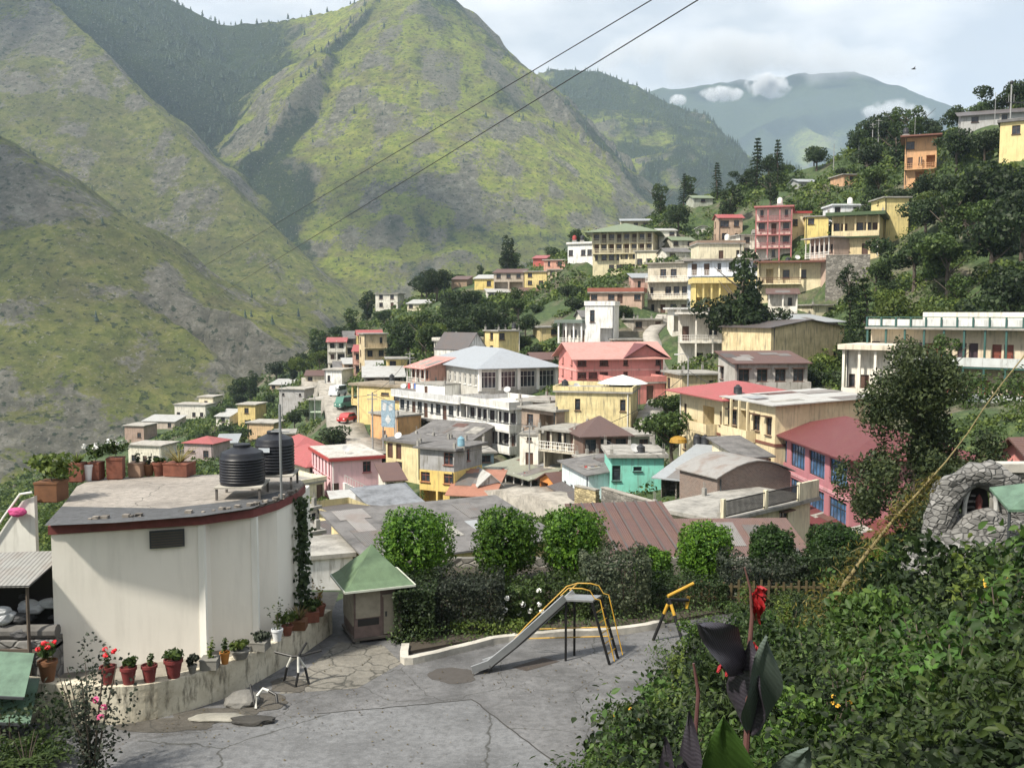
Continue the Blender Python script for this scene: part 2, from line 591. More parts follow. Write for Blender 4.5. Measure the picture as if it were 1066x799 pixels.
    if roof == 'flat':
        rb.box(x0, x1, y0, y1, Hh, H + rt)
        wb.quad((0, 0, H), (Wd, 0, H), (Wd, D, H), (0, D, H))
        if parapet:
            pb = MB(); t = .14; zt = H + rt + parapet; zl = H + rt + .003
            pb.box(x0, x1, y0, y0 + t, zl, zt); pb.box(x0, x1, y1 - t, y1, zl, zt)
            pb.box(x0, x0 + t, y0 + t, y1 - t, zl, zt); pb.box(x1 - t, x1, y0 + t, y1 - t, zl, zt)
            pb.build('parapet', pmat or wm, root)
    elif roof == 'shed':
        f = lambda y: Hh + rh * y / D
        slab(rb, [(x0, y0, f(y0)), (x1, y0, f(y0)), (x1, y1, f(y1)), (x0, y1, f(y1))], .1)
        wb.poly([(0, 0, H), (0, D, H + rh), (0, D, H)]); wb.poly([(Wd, 0, H), (Wd, D, H), (Wd, D, H + rh)])
        wb.quad((Wd, D, H), (0, D, H), (0, D, H + rh), (Wd, D, H + rh))
    elif roof == 'gx':
        ym = D / 2; f = lambda y: Hh + rh * (1 - abs(y - ym) / ym)
        slab(rb, [(x0, y0, f(y0)), (x1, y0, f(y0)), (x1, ym, f(ym)), (x0, ym, f(ym))], .1)
        slab(rb, [(x0, ym, f(ym)), (x1, ym, f(ym)), (x1, y1, f(y1)), (x0, y1, f(y1))], .1)
        wb.poly([(0, 0, H), (0, ym, H + rh), (0, D, H)]); wb.poly([(Wd, 0, H), (Wd, D, H), (Wd, ym, H + rh)])
    elif roof == 'gy':
        xm = Wd / 2; f = lambda x: Hh + rh * (1 - abs(x - xm) / xm)
        slab(rb, [(x0, y0, f(x0)), (xm, y0, f(xm)), (xm, y1, f(xm)), (x0, y1, f(x0))], .1)
        slab(rb, [(xm, y0, f(xm)), (x1, y0, f(x1)), (x1, y1, f(x1)), (xm, y1, f(xm))], .1)
        wb.poly([(0, 0, H), (Wd, 0, H), (xm, 0, H + rh)]); wb.poly([(0, D, H), (xm, D, H + rh), (Wd, D, H)])
    elif roof == 'hip':
        t = .1; zz = Hh; ex, ey = x1 - x0, y1 - y0
        if ex >= ey: r0, r1 = (x0 + ey / 2, (y0 + y1) / 2, zz + rh), (x1 - ey / 2, (y0 + y1) / 2, zz + rh)
        else: r0, r1 = ((x0 + x1) / 2, y0 + ex / 2, zz + rh), ((x0 + x1) / 2, y1 - ex / 2, zz + rh)
        c = [(x0, y0, zz + t), (x1, y0, zz + t), (x1, y1, zz + t), (x0, y1, zz + t)]
        e_ = [(p[0], p[1], zz) for p in c]
        rb.poly(e_[::-1])
        for i in range(4): rb.quad(e_[i], e_[(i + 1) % 4], c[(i + 1) % 4], c[i])
        if ex >= ey:
            rb.quad(c[0], c[1], r1, r0); rb.quad(c[2], c[3], r0, r1); rb.poly([c[1], c[2], r1]); rb.poly([c[3], c[0], r0])
        else:
            rb.quad(c[1], c[2], r1, r0); rb.quad(c[3], c[0], r0, r1); rb.poly([c[0], c[1], r0]); rb.poly([c[2], c[3], r1])
        wb.quad((0, 0, H), (Wd, 0, H), (Wd, D, H), (0, D, H))
    elif roof == 'arch':
        N = 8; pr = None
        for i in range(N + 1):
            x = x0 + (x1 - x0) * i / N
            z = Hh + rh * math.sin(math.pi * i / N)
            if pr: slab(rb, [(pr[0], y0, pr[1]), (x, y0, z), (x, y1, z), (pr[0], y1, pr[1])], .08)
            pr = (x, z)
        wb.poly([(Wd * i / N, 0, H + rh * math.sin(math.pi * i / N)) for i in range(N + 1)][::-1])
    if ribs:
        gb = MB()
        for i in range(ribs):
            u = x0 + (x1 - x0) * (i + .5) / ribs
            gb.bar((u, y0 + .02, Hh + rh * y0 / D + .125), (u, y1 - .02, Hh + rh * y1 / D + .125), .09, .06)
        gb.build('roof_rib', DKT, root)
    if H > 3 and A[1] < 215:                                     # rain pipe and damp plinth
        pm_ = MB(); pu = Wd * (.035 if len(label) % 2 else .965); pm_.tube([(pu, -.09, .1), (pu, -.09, H - .05)], .055, 6); pm_.build('drainpipe', FRAME_D if len(label) % 3 else FRAME_W, root)
    if roof == 'shed' and not ribs and Wd * D > 22 and A[1] < 150:   # overlapping patched sheets
        prr = random.Random(len(label) * 7 + int(A[0]))
        for i in range(min(7, int(Wd * D / 9))):
            u0_, v0_ = prr.uniform(x0, x1 - 2), prr.uniform(y0, y1 - 1.8); u1_, v1_ = u0_ + prr.uniform(.9, 2.2), v0_ + prr.uniform(1.2, min(3.5, y1 - v0_))
            u1_, v1_ = min(u1_, x1 - .05), min(v1_, y1 - .05)
            zz_ = lambda y: Hh + rh * y / D + .106 + .004 * i
            pb_ = MB(); a4 = [(u0_, v0_, zz_(v0_)), (u1_, v0_, zz_(v0_)), (u1_, v1_, zz_(v1_)), (u0_, v1_, zz_(v1_))]
            slab(pb_, a4, .012); pb_.build('roof_sheet', [SLATE, DKT, GREYT, WHITET, BROWNT, CONC][prr.randrange(6)] if prr.random() < .45 else tin(mul((.16, .15, .145), prr.uniform(.6, 1.5)), 'old_sheet', rust=.6), root)
    if roof == 'flat' and not parapet and A[1] < 180 and len(label) % 2 == 0:
        for (qx, qy) in ((x0 + .4, y0 + .4), (x1 - .4, y0 + .4), (x1 - .4, y1 - .4), (x0 + .4, y1 - .4), ((x0 + x1) / 2, y1 - .4)):
            pb_ = MB(); pb_.box(qx - .13, qx + .13, qy - .13, qy + .13, H + rt + .003, H + rt + .35 + .25 * ((qx * 7) % 1)); pb_.bar((qx - .06, qy, H + rt), (qx - .07, qy, H + rt + 1.0), .03); pb_.bar((qx + .06, qy, H + rt), (qx + .08, qy, H + rt + .9), .03); pb_.build('column_stub', CONC, root)
    if roof != 'none': rb.build('roof', rmat, root)
    wb.build('wall', wm, root)
    if band:                                                   # painted floor bands
        bb = MB()
        for k in range(1, n):
            for side in ('front', 'left', 'right'):
                L = FR[side][3]
                a_, b_ = P(side, .0, .003, 0), P(side, L, .06, 0)
                bb.box(min(a_[0], b_[0]), max(a_[0], b_[0]), min(a_[1], b_[1]), max(a_[1], b_[1]), k * fh - .14, k * fh + .1)
        bb.build('floor_band', band, root)
    for v in ver:
        side, dep = v['side'], v['depth']
        L = FR[side][3]
        u0, u1 = v.get('u', (0, 1)); u0 *= L; u1 *= L
        def bx(m, ua, ub, na, nb_, za, zb_):
            p, q = P(side, ua, na, 0), P(side, ub, nb_, 0)
            m.box(min(p[0], q[0]), max(p[0], q[0]), min(p[1], q[1]), max(p[1], q[1]), za, zb_)
        cm = v.get('cmat') or wm; rm = v.get('rmat') or cm
        nc = v.get('cols', 5)
        for k in v['floors']:
            if k > 0:
                m = MB(); bx(m, u0, u1, .004, dep, k * fh - .2, k * fh - .01); m.build('balcony', v.get('smat') or wm, root)
            zt = (k + 1) * fh - (.2 if k + 1 < n else .0)
            if nc:
                for i in range(nc):
                    u = u0 + .12 + (u1 - u0 - .24) * i / max(1, nc - 1)
                    m = MB(); w_ = v.get('cw', .12)
                    bx(m, u - w_, u + w_, dep - .05 - 2 * w_, dep - .05, k * fh, zt); m.build('column', cm, root)
            rail = v.get('rail')
            if rail and (k > 0 or v.get('grail')):
                m = MB()
                if rail == 'wall':
                    bx(m, u0, u1, dep - .04, dep + .04, k * fh - .01, k * fh + .85)
                    bx(m, u0, u0 + .08, .02, dep - .04, k * fh, k * fh + .85); bx(m, u1 - .08, u1, .02, dep - .04, k * fh, k * fh + .85)
                else:
                    for z in (.12, .5, .88): bx(m, u0, u1, dep - .04, dep, k * fh + z, k * fh + z + .05)
                    nb = int((u1 - u0) / .3)
                    for i in range(nb + 1):
                        u = u0 + .03 + (u1 - u0 - .06) * i / max(1, nb)
                        bx(m, u - .02, u + .02, dep - .035, dep - .005, k * fh, k * fh + .88)
                m.build('railing', rm, root)
    M = Matrix.Translation((a.x, a.y, zb)) @ Matrix.Rotation(rz, 4, 'Z')
    cs = [M @ Vector(p) for p in ((x0, y0, 0), (x1, y0, 0), (x1, y1, 0), (x0, y1, 0))]
    FOOT.append([(p.x, p.y) for p in cs])
    pp = [proj(M @ Vector(p)) for p in ((0, 0, 0), (Wd, 0, 0), (0, 0, H), (Wd, 0, H), (0, D, H), (Wd, D, H), (0, D, 0), (Wd, D, 0))]
    vis = [p for p in pp]
    SCREEN.append((min(p[0] for p in vis), max(p[0] for p in vis), min(p[1] for p in vis[2:4]), max(p[1] for p in vis[:2]), a.y, label))
    if ctrl:
        for u, w_ in ((0, 0), (1, 0), (.5, 0), (0, 1), (1, 1)):
            q = M @ Vector((Wd * u, D * w_, 0))
            CTRL.append((q.x, q.y, q.z - .1 if w_ == 0 else q.z + .3 + D * .08))
    root['_f'] = [Wd, D, H, fh]
    return root, Wd, D, H, fh

PI = (0.60, 0.235, 0.215); CREAM = (0.66, 0.56, 0.36); YEL = (0.68, 0.53, 0.22); OFFW = (0.72, 0.69, 0.62); PALE = (0.70, 0.64, 0.48)
BROWNT = tin((0.115, 0.062, 0.053), 'brown_tin', rust=.5)
REDT = tin((0.34, 0.085, 0.085), 'red_tin', rust=.3)
MAROON = tin((0.13, 0.032, 0.034), 'maroon_tin', rust=.25)
GREYT = tin((0.30, 0.32, 0.34), 'grey_tin', rust=.12)
WHITET = tin((0.42, 0.42, 0.41), 'white_tin', rust=.35)
GREENT = tin((0.16, 0.20, 0.12), 'green_tin', rust=.2)
SALM = tin((0.50, 0.25, 0.22), 'salmon_tin', rust=.3)
DKT = tin((0.085, 0.075, 0.075), 'dark_tin', rust=.3)
REDP = flat((0.33, 0.045, 0.04), .6, 'red_paint')
BRNP = flat((0.17, 0.07, 0.05), .6, 'brown_paint')
GREENP = flat((0.03, 0.09, 0.08), .55, 'green_paint')
TEALP = (0.22, 0.60, 0.50)
RUB = stone()

# --- just below the garden
bld('dark_roofed_house', 'long low yellow house with dark slate roof directly behind the clipped trees', (392, 45.5), (575, 50), 660, 583, 7.3, (0.70, 0.58, 0.32), 1, ['.w..d.w.'], roof='shed', rh=.8, rmat=SLATE, over=.5)
bld('brown_roofed_shed', 'house with ribbed brown metal roof and grey gable behind the right clipped trees', (628, 45), (722, 45.6), 650, 592, 6.8, (0.25, 0.23, 0.20), 1, ['.w.d'], roof='shed', rh=1.5, rmat=BROWNT, over=.5, ribs=9)
bld('rust_roofed_shed', 'low house with wide pinkish brown roof below the iron terrace railing', (716, 46), (846, 46.2), 640, 594, 5.4, (0.40, 0.30, 0.24), 1, ['.w.d.'], roof='shed', rh=1.1, rmat=tin((0.135, 0.08, 0.068), 'rust_tin', rust=.6), over=.5)
r, Wd, D, H, fh = bld('terrace_house', 'cream house with black iron railing panels round its flat roof terrace', (748, 59), (842, 66), 585, 543, 5, PALE, 1, ['.wnd.w..'], right=['w'], roof='flat', over=.5, rt=.25, sun=True)
M4 = MB(); M4.box(.0, 1.8, 0, .2, H + .26, H + 1.6); M4.box(-.4, -.1, -.4, -.1, H + .26, H + 1.5); M4.box(Wd * .5, Wd * .5 + .25, -.4, -.15, H + .26, H + 1.5)
for u in (-.2, Wd * .42, Wd * .8): M4 = MB(); M4.box(u, u + .25, -.45, -.2, H + .26, H + 1.5); M4.build('terrace_post', plaster(PALE, .6), r)
M4 = MB(); M4.box(Wd * .8 + .25, Wd + .4, -.42, -.24, H + .26, H + 1.45); M4.build('terrace_wall', plaster(PALE, .6), r)
for ua, ub in ((.05, Wd * .42), (Wd * .42 + .25, Wd * .8)):
    M4 = MB()
    for z in (.35, 1.3): M4.box(ua, ub, -.36, -.3, H + z, H + z + .06)
    k = int((ub - ua) / .13)
    for i in range(k): M4.box(ua + .13 * i, ua + .13 * i + .05, -.35, -.31, H + .41, H + 1.3)
    M4.build('railing', BLACK, r)
bld('curved_roof_shed', 'old brick shed with patched curved tin roof beside the iron railing', (746, 68), (822, 71), 545, 498, 4.5, brick((.22,.15,.12)), 1, ['.s..'], roof='arch', rh=1.05, rmat=tin((0.26, 0.25, 0.24), 'patched_tin', rust=.75), over=.25)
bld('tin_shed', 'open shed with broad white tin roof above the long stone wall', (688, 79), (752, 76), 520, 496, 8, stone((0.2, 0.18, 0.16)), 1, ['oo..'], left=['.'], roof='shed', rh=1.5, rmat=GREYT, over=.6, cat='shed')
bld('turquoise_house', 'small turquoise house with flat grey roof and dark slot window', (636, 84), (691, 84), 510, 476, 6, TEALP, 1, ['w.v..'], roof='flat', over=.35, rt=.3, fr=FRAME_D, tank=0)
bld('grey_porch_house', 'narrow grey green flat house behind the turquoise house', (640, 98), (676, 99), 480, 455, 6, (0.26, 0.31, 0.27), 1, ['w.w'], roof='flat', over=.3)
bld('pale_blue_house', 'pale blue house with tall dark windows and grey roof beside the market', (585, 93), (613, 85), 522, 480, 4.5, (0.60, 0.68, 0.72), 1, ['tttt'], right=['n..'], roof='shed', rh=.5, rmat=SLATE, over=.4, fr=FRAME_D)
bld('brown_hip_hut', 'hut with dark brown pyramid roof before the pale yellow house', (607, 97), (654, 98), 476, 455, 4.6, (0.16, 0.10, 0.08), 1, ['www'], roof='hip', rh=1.9, rmat=tin((0.10, 0.06, 0.055), 'dark_brown_tin', rust=.3), over=.5, fr=FRAME_D)

# --- right side
bld('magenta_house', 'magenta two storey house with blue window bands and maroon roof', (803, 82), (884, 66), 516, 449, 9, (0.42, 0.17, 0.20), 2, ['BBBB', 'BBBB'], roof='hip', rh=1.8, rmat=MAROON, over=.7, fr=FRAME_D, gl=GLASS_B, band=plaster((0.58, 0.30, 0.34)), dirt=.3)
bld('maroon_lean_to', 'maroon roofed lean-to at the foot of the magenta house', (806, 77), (888, 63), 556, 522, 4, (0.35, 0.26, 0.22), 1, ['.d..'], roof='shed', rh=1.0, rmat=MAROON, over=.4)
bld('red_roofed_house', 'two storey yellow house with bright red roof and curved balcony', (707, 97), (757, 87), 474, 407, 8, CREAM, 2, ['n.dn', 'n.on'], roof='hip', rh=1.3, rmat=REDT, over=1.2, band=BRNP, left=['n', 'n'],
    ver=[dict(side='front', depth=1.1, floors=[1], cols=0, rail='wall', u=(.38, .8), top=False)])
bld('cream_row_house', 'two storey cream house with brown bands and pale flat roof touching the magenta house', (757, 87), (806, 79), 488, 413, 9, CREAM, 2, ['ndnd', 'wowh'], right=['..', '..'], roof='shed', rh=.45, rmat=WHITET, over=.6, band=BRNP, sun=True,
    ver=[dict(side='front', depth=.9, floors=[1], cols=4, rail='wall', u=(.05, .62), top=False, cw=.09)])
r, Wd, D, H, fh = bld('hillside_hotel', 'long cream two storey hotel with dark green verandah rails on the right hillside', (905, 100), (1120, 88), 412, 342, 8, (0.66, 0.56, 0.42), 2, ['.hh..hd.hd.hd.hd', 'h.dhhdd.hh.dd.hd.h'], roof='flat', over=.1, rt=.2, rmat=CONC, cat='hotel', down=9,
    fr=flat((.06, .035, .04), .5, 'maroon_shutter'), gl=flat((.055, .035, .045), .5, 'closed_shutter'), dmat=flat((.20, .055, .035), .5, 'red_door'),
    ver=[dict(side='front', depth=1.5, floors=[0, 1], cols=11, rail='wall', cmat=GREENP, rmat=plaster((.52, .55, .56)), smat=GREENP, cw=.09, grail=True)])
M4 = MB()
for i in range(14):
    u = Wd * i / 13
    M4.box(u, u + .16, -1.6, -1.44, H + .21, H + 1.25)
for z in (.2, 1.15): M4.box(0.17, Wd, -1.56, -1.5, H + z + .02, H + z + .1)
M4.build('roof_railing', GREENP, r)
M4 = MB(); M4.box(.2, Wd, -1.45, -1.4, H + .35, H + 1.0); M4.build('rail_panel', plaster((.60, .62, .63)), r)
M4 = MB(); M4.box(Wd * .24, Wd, 2.0, 2.2, H + .3, H + 1.7); M4.build('roof_wall', plaster(OFFW), r)
bld('hotel_annex', 'small white annex with open porch at the left end of the hillside hotel', (880, 96), (932, 93), 411, 363, 5, OFFW, 1, ['nd..'], roof='flat', over=.35, rt=.5, rmat=plaster((.66, .60, .50)), down=9,
    ver=[dict(side='front', depth=1.2, floors=[0], cols=4, rail='wall', grail=True)])
bld('pink_gable_house', 'salmon pink gable end house at the right edge behind the stone grotto', (1030, 48), (1090, 44), 520, 478, 8, PI, 1, ['.w.'], roof='gy', rh=1.3, rmat=BROWNT, over=.6)
bld('cream_barn', 'plain cream house wall with small high window below the tin terrace', (802, 118), (878, 124), 385, 341, 9, (0.68, 0.56, 0.34), 1, ['...s'], left=['..'], roof='gy', rh=.9, rmat=DKT, over=.5, dirt=.8, down=8)
bld('tin_canopy_house', 'low house with long grey tin canopy above the cream barn', (778, 130), (872, 136), 352, 335, 6, (0.42, 0.37, 0.28), 1, ['oooooo'], roof='shed', rh=.8, rmat=GREYT, over=1.0)
bld('white_porch_house', 'white three storey house with stacked pillared porches above the stone steps', (706, 136), (778, 134), 383, 327, 7, OFFW, 2, ['.w.w.', 'd.w.d'], roof='flat', over=.5, rt=.3, rmat=plaster((.66, .64, .60)), down=7,
    ver=[dict(side='front', depth=1.8, floors=[0, 1], cols=5, rail='bars', grail=True, rmat=WHITE)])

# --- pink house and neighbours
r, Wd, D, H, fh = bld('pink_hotel', 'large salmon pink three storey hotel with pink gabled roof', (600, 121), (690, 123.5), 412, 372, 8.5, PI, 3, ['.......d', 'www.n..n', 'w.w.n..n'], left=['', 'nn', 'nn'], roof='gx', rh=1.7, rmat=SALM, over=.8, band=plaster((.66, .34, .31)), dirt=.35, cat='hotel', gl=glass((.05, .02, .02)))
M4 = MB(); xa, xb, xm = Wd * .56, Wd + .0, Wd * .78
M4.poly([(xa, -.05, H + .01), (xb, -.05, H + .01), (xm, -.05, H + 1.5)]); M4.build('gable_wall', plaster(PI, .35), r)
M4 = MB()
for (p, q) in (((xa - .6, H - .2), (xm, H + 1.65)), ((xm, H + 1.65), (xb + .9, H - .25))):
    M4.quad((p[0], -.75, p[1]), (q[0], -.75, q[1]), (q[0], D * .5, q[1] + .02), (p[0], D * .5, p[1] + .02))
    M4.quad((p[0], -.75, p[1]), (p[0], D * .5, p[1]), (q[0], D * .5, q[1] - .12), (q[0], -.75, q[1] - .12))
M4.build('gable_roof', MAROON, r)
bld('pink_steps_house', 'pink flat annex with railing at the foot of the pink hotel', (640, 117), (692, 119), 420, 400, 5, PI, 1, ['dd.d.'], roof='flat', over=.2, parapet=.7)
bld('yellow_flat_house', 'pale yellow flat roofed house with blank wall below the pink hotel', (578, 108), (656, 106), 460, 408, 8, (0.70, 0.60, 0.33), 2, ['....', '.n..n'], left=['w', 'w'], roof='flat', over=.25, rt=.2, parapet=.5, dirt=.8)
bld('brown_brick_house', 'narrow unpainted house with open fronts between white hotel and yellow house', (543, 112), (579, 107), 474, 424, 6, (0.33, 0.25, 0.20), 2, ['dd', 'wo'], roof='flat', over=.4, dirt=.9)
bld('balcony_shop_house', 'shabby two storey house with balcony under the yellow flat house', (566, 104), (604, 101), 486, 446, 5, (0.50, 0.46, 0.38), 2, ['oo', 'dwd'], roof='flat', over=.3, dirt=.9, ver=[dict(side='front', depth=1.0, floors=[1], cols=4, rail='bars', rmat=WHITE)])
bld('white_gate_house', 'small white turret house on the market lane beside the white hotel', (541, 107), (561, 106), 484, 452, 3, OFFW, 2, ['d', 's'], roof='flat', over=.15)

# --- white hotel, two wings, and the grey hall
bld('white_hotel_wing', 'white two storey hotel wing with dark doors, left of the taller wing', (416, 141), (480, 129), 449, 412, 7, (0.64, 0.64, 0.62), 2, ['wwdwdwdnwd', 'wndwdnwdwn'], right=['', ''], roof='flat', over=.9, rt=.3, rmat=plaster((.70, .70, .68)), parapet=.75, pmat=plaster((.52, .53, .54)), cat='hotel',
    fr=FRAME_D, ver=[dict(side='front', depth=.9, floors=[1], cols=0, rail=None, top=False, smat=SLATE)])
bld('white_hotel', 'white three storey hotel with long white balconies above the market street', (482, 130), (538, 119.5), 480, 418, 6.5, (0.66, 0.66, 0.64), 3, ['dwdwdwdw', 'wdwwdwwd', 'wwwwwwww'], right=['.', '.', '.'], roof='flat', over=.3, rt=.3, rmat=plaster((.72, .72, .70)), parapet=.7, pmat=plaster((.60, .60, .58)), cat='hotel',
    gl=glass((.03, .02, .025)), fr=FRAME_D, ver=[dict(side='front', depth=1.1, floors=[1, 2], cols=6, rail='wall', rmat=plaster((.74, .74, .72)), cw=.07)])
bld('brick_block', 'bare brown brick block at the right end of the white hotel', (540, 122), (572, 119), 462, 417, 6, brick((.24, .15, .11)), 2, ['.', '.'], roof='flat', over=.3, rt=.3)
bld('grey_hall', 'wide hall with pale grey hipped roof and long rows of glazing', (498, 132), (579, 137), 407, 384, 22, (0.44, 0.43, 0.40), 1, ['gggg'], left=['hhhhhhhhhhh'], right=['....'], roof='hip', rh=2.6, rmat=tin((.31, .335, .37), 'pale_hall_tin', rust=.1), over=.7, cat='hall', fr=WHITE, dirt=.6,
    ver=[dict(side='front', depth=.5, floors=[0], cols=5, rail=None, cmat=WHITE, cw=.2)])
bld('salmon_roof_house', 'little house with salmon roof and white pillared gallery left of the grey hall', (428, 147), (447, 142), 398, 380, 4, (0.50, 0.28, 0.22), 1, ['nnnn'], left=['n'], roof='shed', rh=1.1, rmat=SALM, over=.4,
    ver=[dict(side='front', depth=.8, floors=[0], cols=5, rail='bars', grail=True, rmat=WHITE, cmat=WHITE, cw=.07)])
bld('white_plain_block', 'plain white block under the little salmon roof house', (433, 140), (463, 136), 416, 399, 4, (.74, .74, .72), 1, ['..d....'], roof='flat', over=.15)
bld('white_terrace_house', 'white house with open stair right above the grey hall', (452, 160), (488, 158), 374, 355, 6, OFFW, 1, ['w.o.'], roof='flat', over=.3, parapet=.4)
bld('white_gable_house', 'steep rough white gable end with dark roof above the grey hall', (486, 153), (507, 157), 372, 364, 7, (.62, .61, .58), 1, ['.'], roof='gy', rh=2.6, rmat=DKT, over=.1, dirt=.9)
bld('yellow_cube_house', 'small yellow cube house above the grey hall roof', (519, 162), (541, 164), 372, 345, 5, (0.68, 0.56, 0.26), 2, ['', 'w..'], left=['w', 'w'], roof='flat', over=.3)

# --- left of centre
bld('yellow_corner_house', 'yellow house with flat earth roof beside the road with vehicles', (372, 152), (419, 147), 440, 401, 7, (0.70, 0.55, 0.25), 2, ['..wn', '..vw'], left=['wd', 'wd'], roof='flat', over=.35, rt=.35, rmat=concrete((.24, .2, .15)), ver=[dict(side='left', depth=1.2, floors=[1], cols=3, rail='wall')])
bld('orange_stair_wall', 'orange house front with stepped wall under the yellow corner house', (386, 136), (414, 131), 458, 430, 4, (0.62, 0.36, 0.17), 2, ['.d.', '.w.'], roof='flat', over=.25)
bld('pale_stair_house', 'pale yellow house with outside stair left of the grey and yellow house', (402, 114), (438, 110), 494, 458, 5, (0.66, 0.58, 0.34), 2, ['.w..', 'dd..'], roof='flat', over=.4, rt=.3, rmat=SLATE)
bld('long_slate_house', 'house under long dark slate roof before the white hotel wing', (424, 122), (484, 117), 470, 456, 6, (0.30, 0.28, 0.26), 1, ['.w..w.'], roof='shed', rh=1.6, rmat=SLATE, over=.5)
bld('grey_yellow_house', 'three storey house, grey render above yellow floors with a red grille window', (437, 102), (473, 100), 526, 488, 6, (0.70, 0.52, 0.18), 2, ['oo', 'w.w'], right=['o', 'w'], roof='none', fr=flat((.25, .08, .05), .6, 'red_window_paint'), sun=False)
bld('grey_render_storey', 'grey rendered top storey with barred window over the yellow floors', (437.3, 102.02), (472.7, 100.02), 488.1, 466, 5.9, (0.36, 0.36, 0.37), 1, ['..W'], right=['n'], roof='flat', over=.55, rt=.22, rmat=SLATE, ctrl=False, down=.0, fr=flat((.25, .08, .05), .6, 'red_window_paint'), dirt=.8)
r, Wd, D, H, fh = bld('pink_house', 'pale pink two storey house with red roof edge and white outside stair', (345, 107), (398, 109.4), 522, 480, 10, (0.72, 0.47, 0.50), 2, ['d.....', '...w.'], left=['tttttt', 'tttttt'], roof='flat', over=.35, rt=.35, rmat=REDP, dirt=.2, fr=flat((.22, .05, .05), .6, 'dark_red_window'))
M4 = MB(); M4.box(-.2, Wd + .2, -.2, D + .2, H + .36, H + .44); M4.build('roof_top', plaster((.50, .48, .45), .7), r)
M4 = MB(); ns = 12
for i in range(ns): M4.box(Wd * .22 + i * .3, Wd * .22 + i * .3 + .3, -1.0, -.06, -.6, fh - (i + 1) * fh / (ns + 1))
M4.build('staircase', plaster((.75, .73, .72)), r)
M4 = MB()
for i in range(ns + 1):
    x = Wd * .22 + i * .3; z = fh - i * fh / (ns + 1)
    M4.box(x, x + .05, -1.02, -.98, z - .2, z + .8)
M4.bar((Wd * .22, -1, fh + .8), (Wd * .22 + ns * .3, -1, .85 + fh / (ns + 1)), .07); M4.build('stair_railing', WHITE, r)
for (px, Y, w) in ((303, 124, 46), (322, 116, 40)):
    bld('red_roofed_cottage', 'cream cottage with broad dull red roof ' + ('behind' if Y > 120 else 'touching') + ' the pale pink house', (px, Y), (px + w, Y + 3), 500 if Y > 120 else 512, 474 if Y > 120 else 486, 9, PALE, 2 if Y < 120 else 2, ['w.w', 'w.w'], roof='hip', rh=2.0, rmat=REDT, over=.6)
bld('cream_step_house', 'cream house with curved parapet under the dull red roofs', (309, 104), (338, 107), 526, 506, 5, PALE, 1, ['w.d'], roof='flat', over=.2, parapet=.4)

# --- low houses seen between white building and clipped trees
bld('white_vent_block', 'white block with rows of dark vents seen right of the white building', (308, 66), (332, 68), 580, 535, 5, OFFW, 2, ['ss', 'sss'], roof='flat', over=.2)
bld('tarpaulin_house', 'plain cream wall with torn dark tarpaulin roof left of the first clipped tree', (346, 70), (392, 72), 582, 534, 5, (0.70, 0.62, 0.38), 1, ['....'], left=['d'], roof='shed', rh=-.6, rmat=DKT, over=.4)
bld('whitewashed_house', 'low whitewashed house behind the green roofed kiosk', (306, 46), (368, 47), 640, 584, 4, (0.72, 0.73, 0.76), 1, ['...s'], roof='flat', over=.15, dirt=.7)
bld('cream_narrow_house', 'narrow cream house above the low whitewashed house', (306, 54), (336, 55), 600, 559, 5, PALE, 1, ['.s'], roof='flat', over=.2)
bld('grey_tarp_shed', 'shed with crumpled grey roofing beside the cream back wall', (392, 78), (440, 80), 560, 530, 5, (.3, .28, .26), 1, ['.d.'], roof='shed', rh=.8, rmat=concrete((.17, .18, .20), 'grey_tarpaulin'), over=.4, cat='shed')
bld('blue_tin_shed', 'low shed with dark blue grey tin roof left of the yellow floors', (398, 101), (438, 103), 535, 527, 5, (.3, .28, .26), 1, ['.d.'], roof='shed', rh=1.2, rmat=tin((.12, .14, .18), 'blue_grey_tin', rust=.1), over=.3, cat='shed')
bld('clay_tile_house', 'low house with broken terracotta tile roof beside the market street', (468, 98), (512, 97), 530, 514, 5, (.5, .46, .4), 1, ['.oo.'], roof='shed', rh=1.6, rmat=tin((.36, .17, .12), 'clay_tiles', rust=.6, freq=14), over=.4)

# --- market street
bld('market_shop_row', 'row of open market shops under one long mossy tin awning', (516, 109), (560, 101), 505, 484, 4, (0.34, 0.25, 0.22), 1, ['ooooo'], roof='shed', rh=.7, rmat=tin((.24, .25, .20), 'mossy_tin', rust=.3), over=.5, cat='shop', dirt=.8,
    ver=[dict(side='front', depth=.9, floors=[0], cols=6, rail=None, cmat=WHITE, cw=.06)])
bld('orange_stall', 'small market stall with orange and yellow front at the end of the shops', (562, 97), (580, 94), 515, 498, 3, (0.62, 0.24, 0.06), 1, ['o.'], roof='gy', rh=.8, rmat=BROWNT, over=.4, cat='stall')
bld('dark_awning_stall', 'market stall under a dark sloping awning beside the yellow stone wall', (576, 92), (600, 86), 526, 506, 3, (0.25, 0.2, 0.2), 1, ['oo'], roof='shed', rh=.7, rmat=DKT, over=.5, cat='stall')

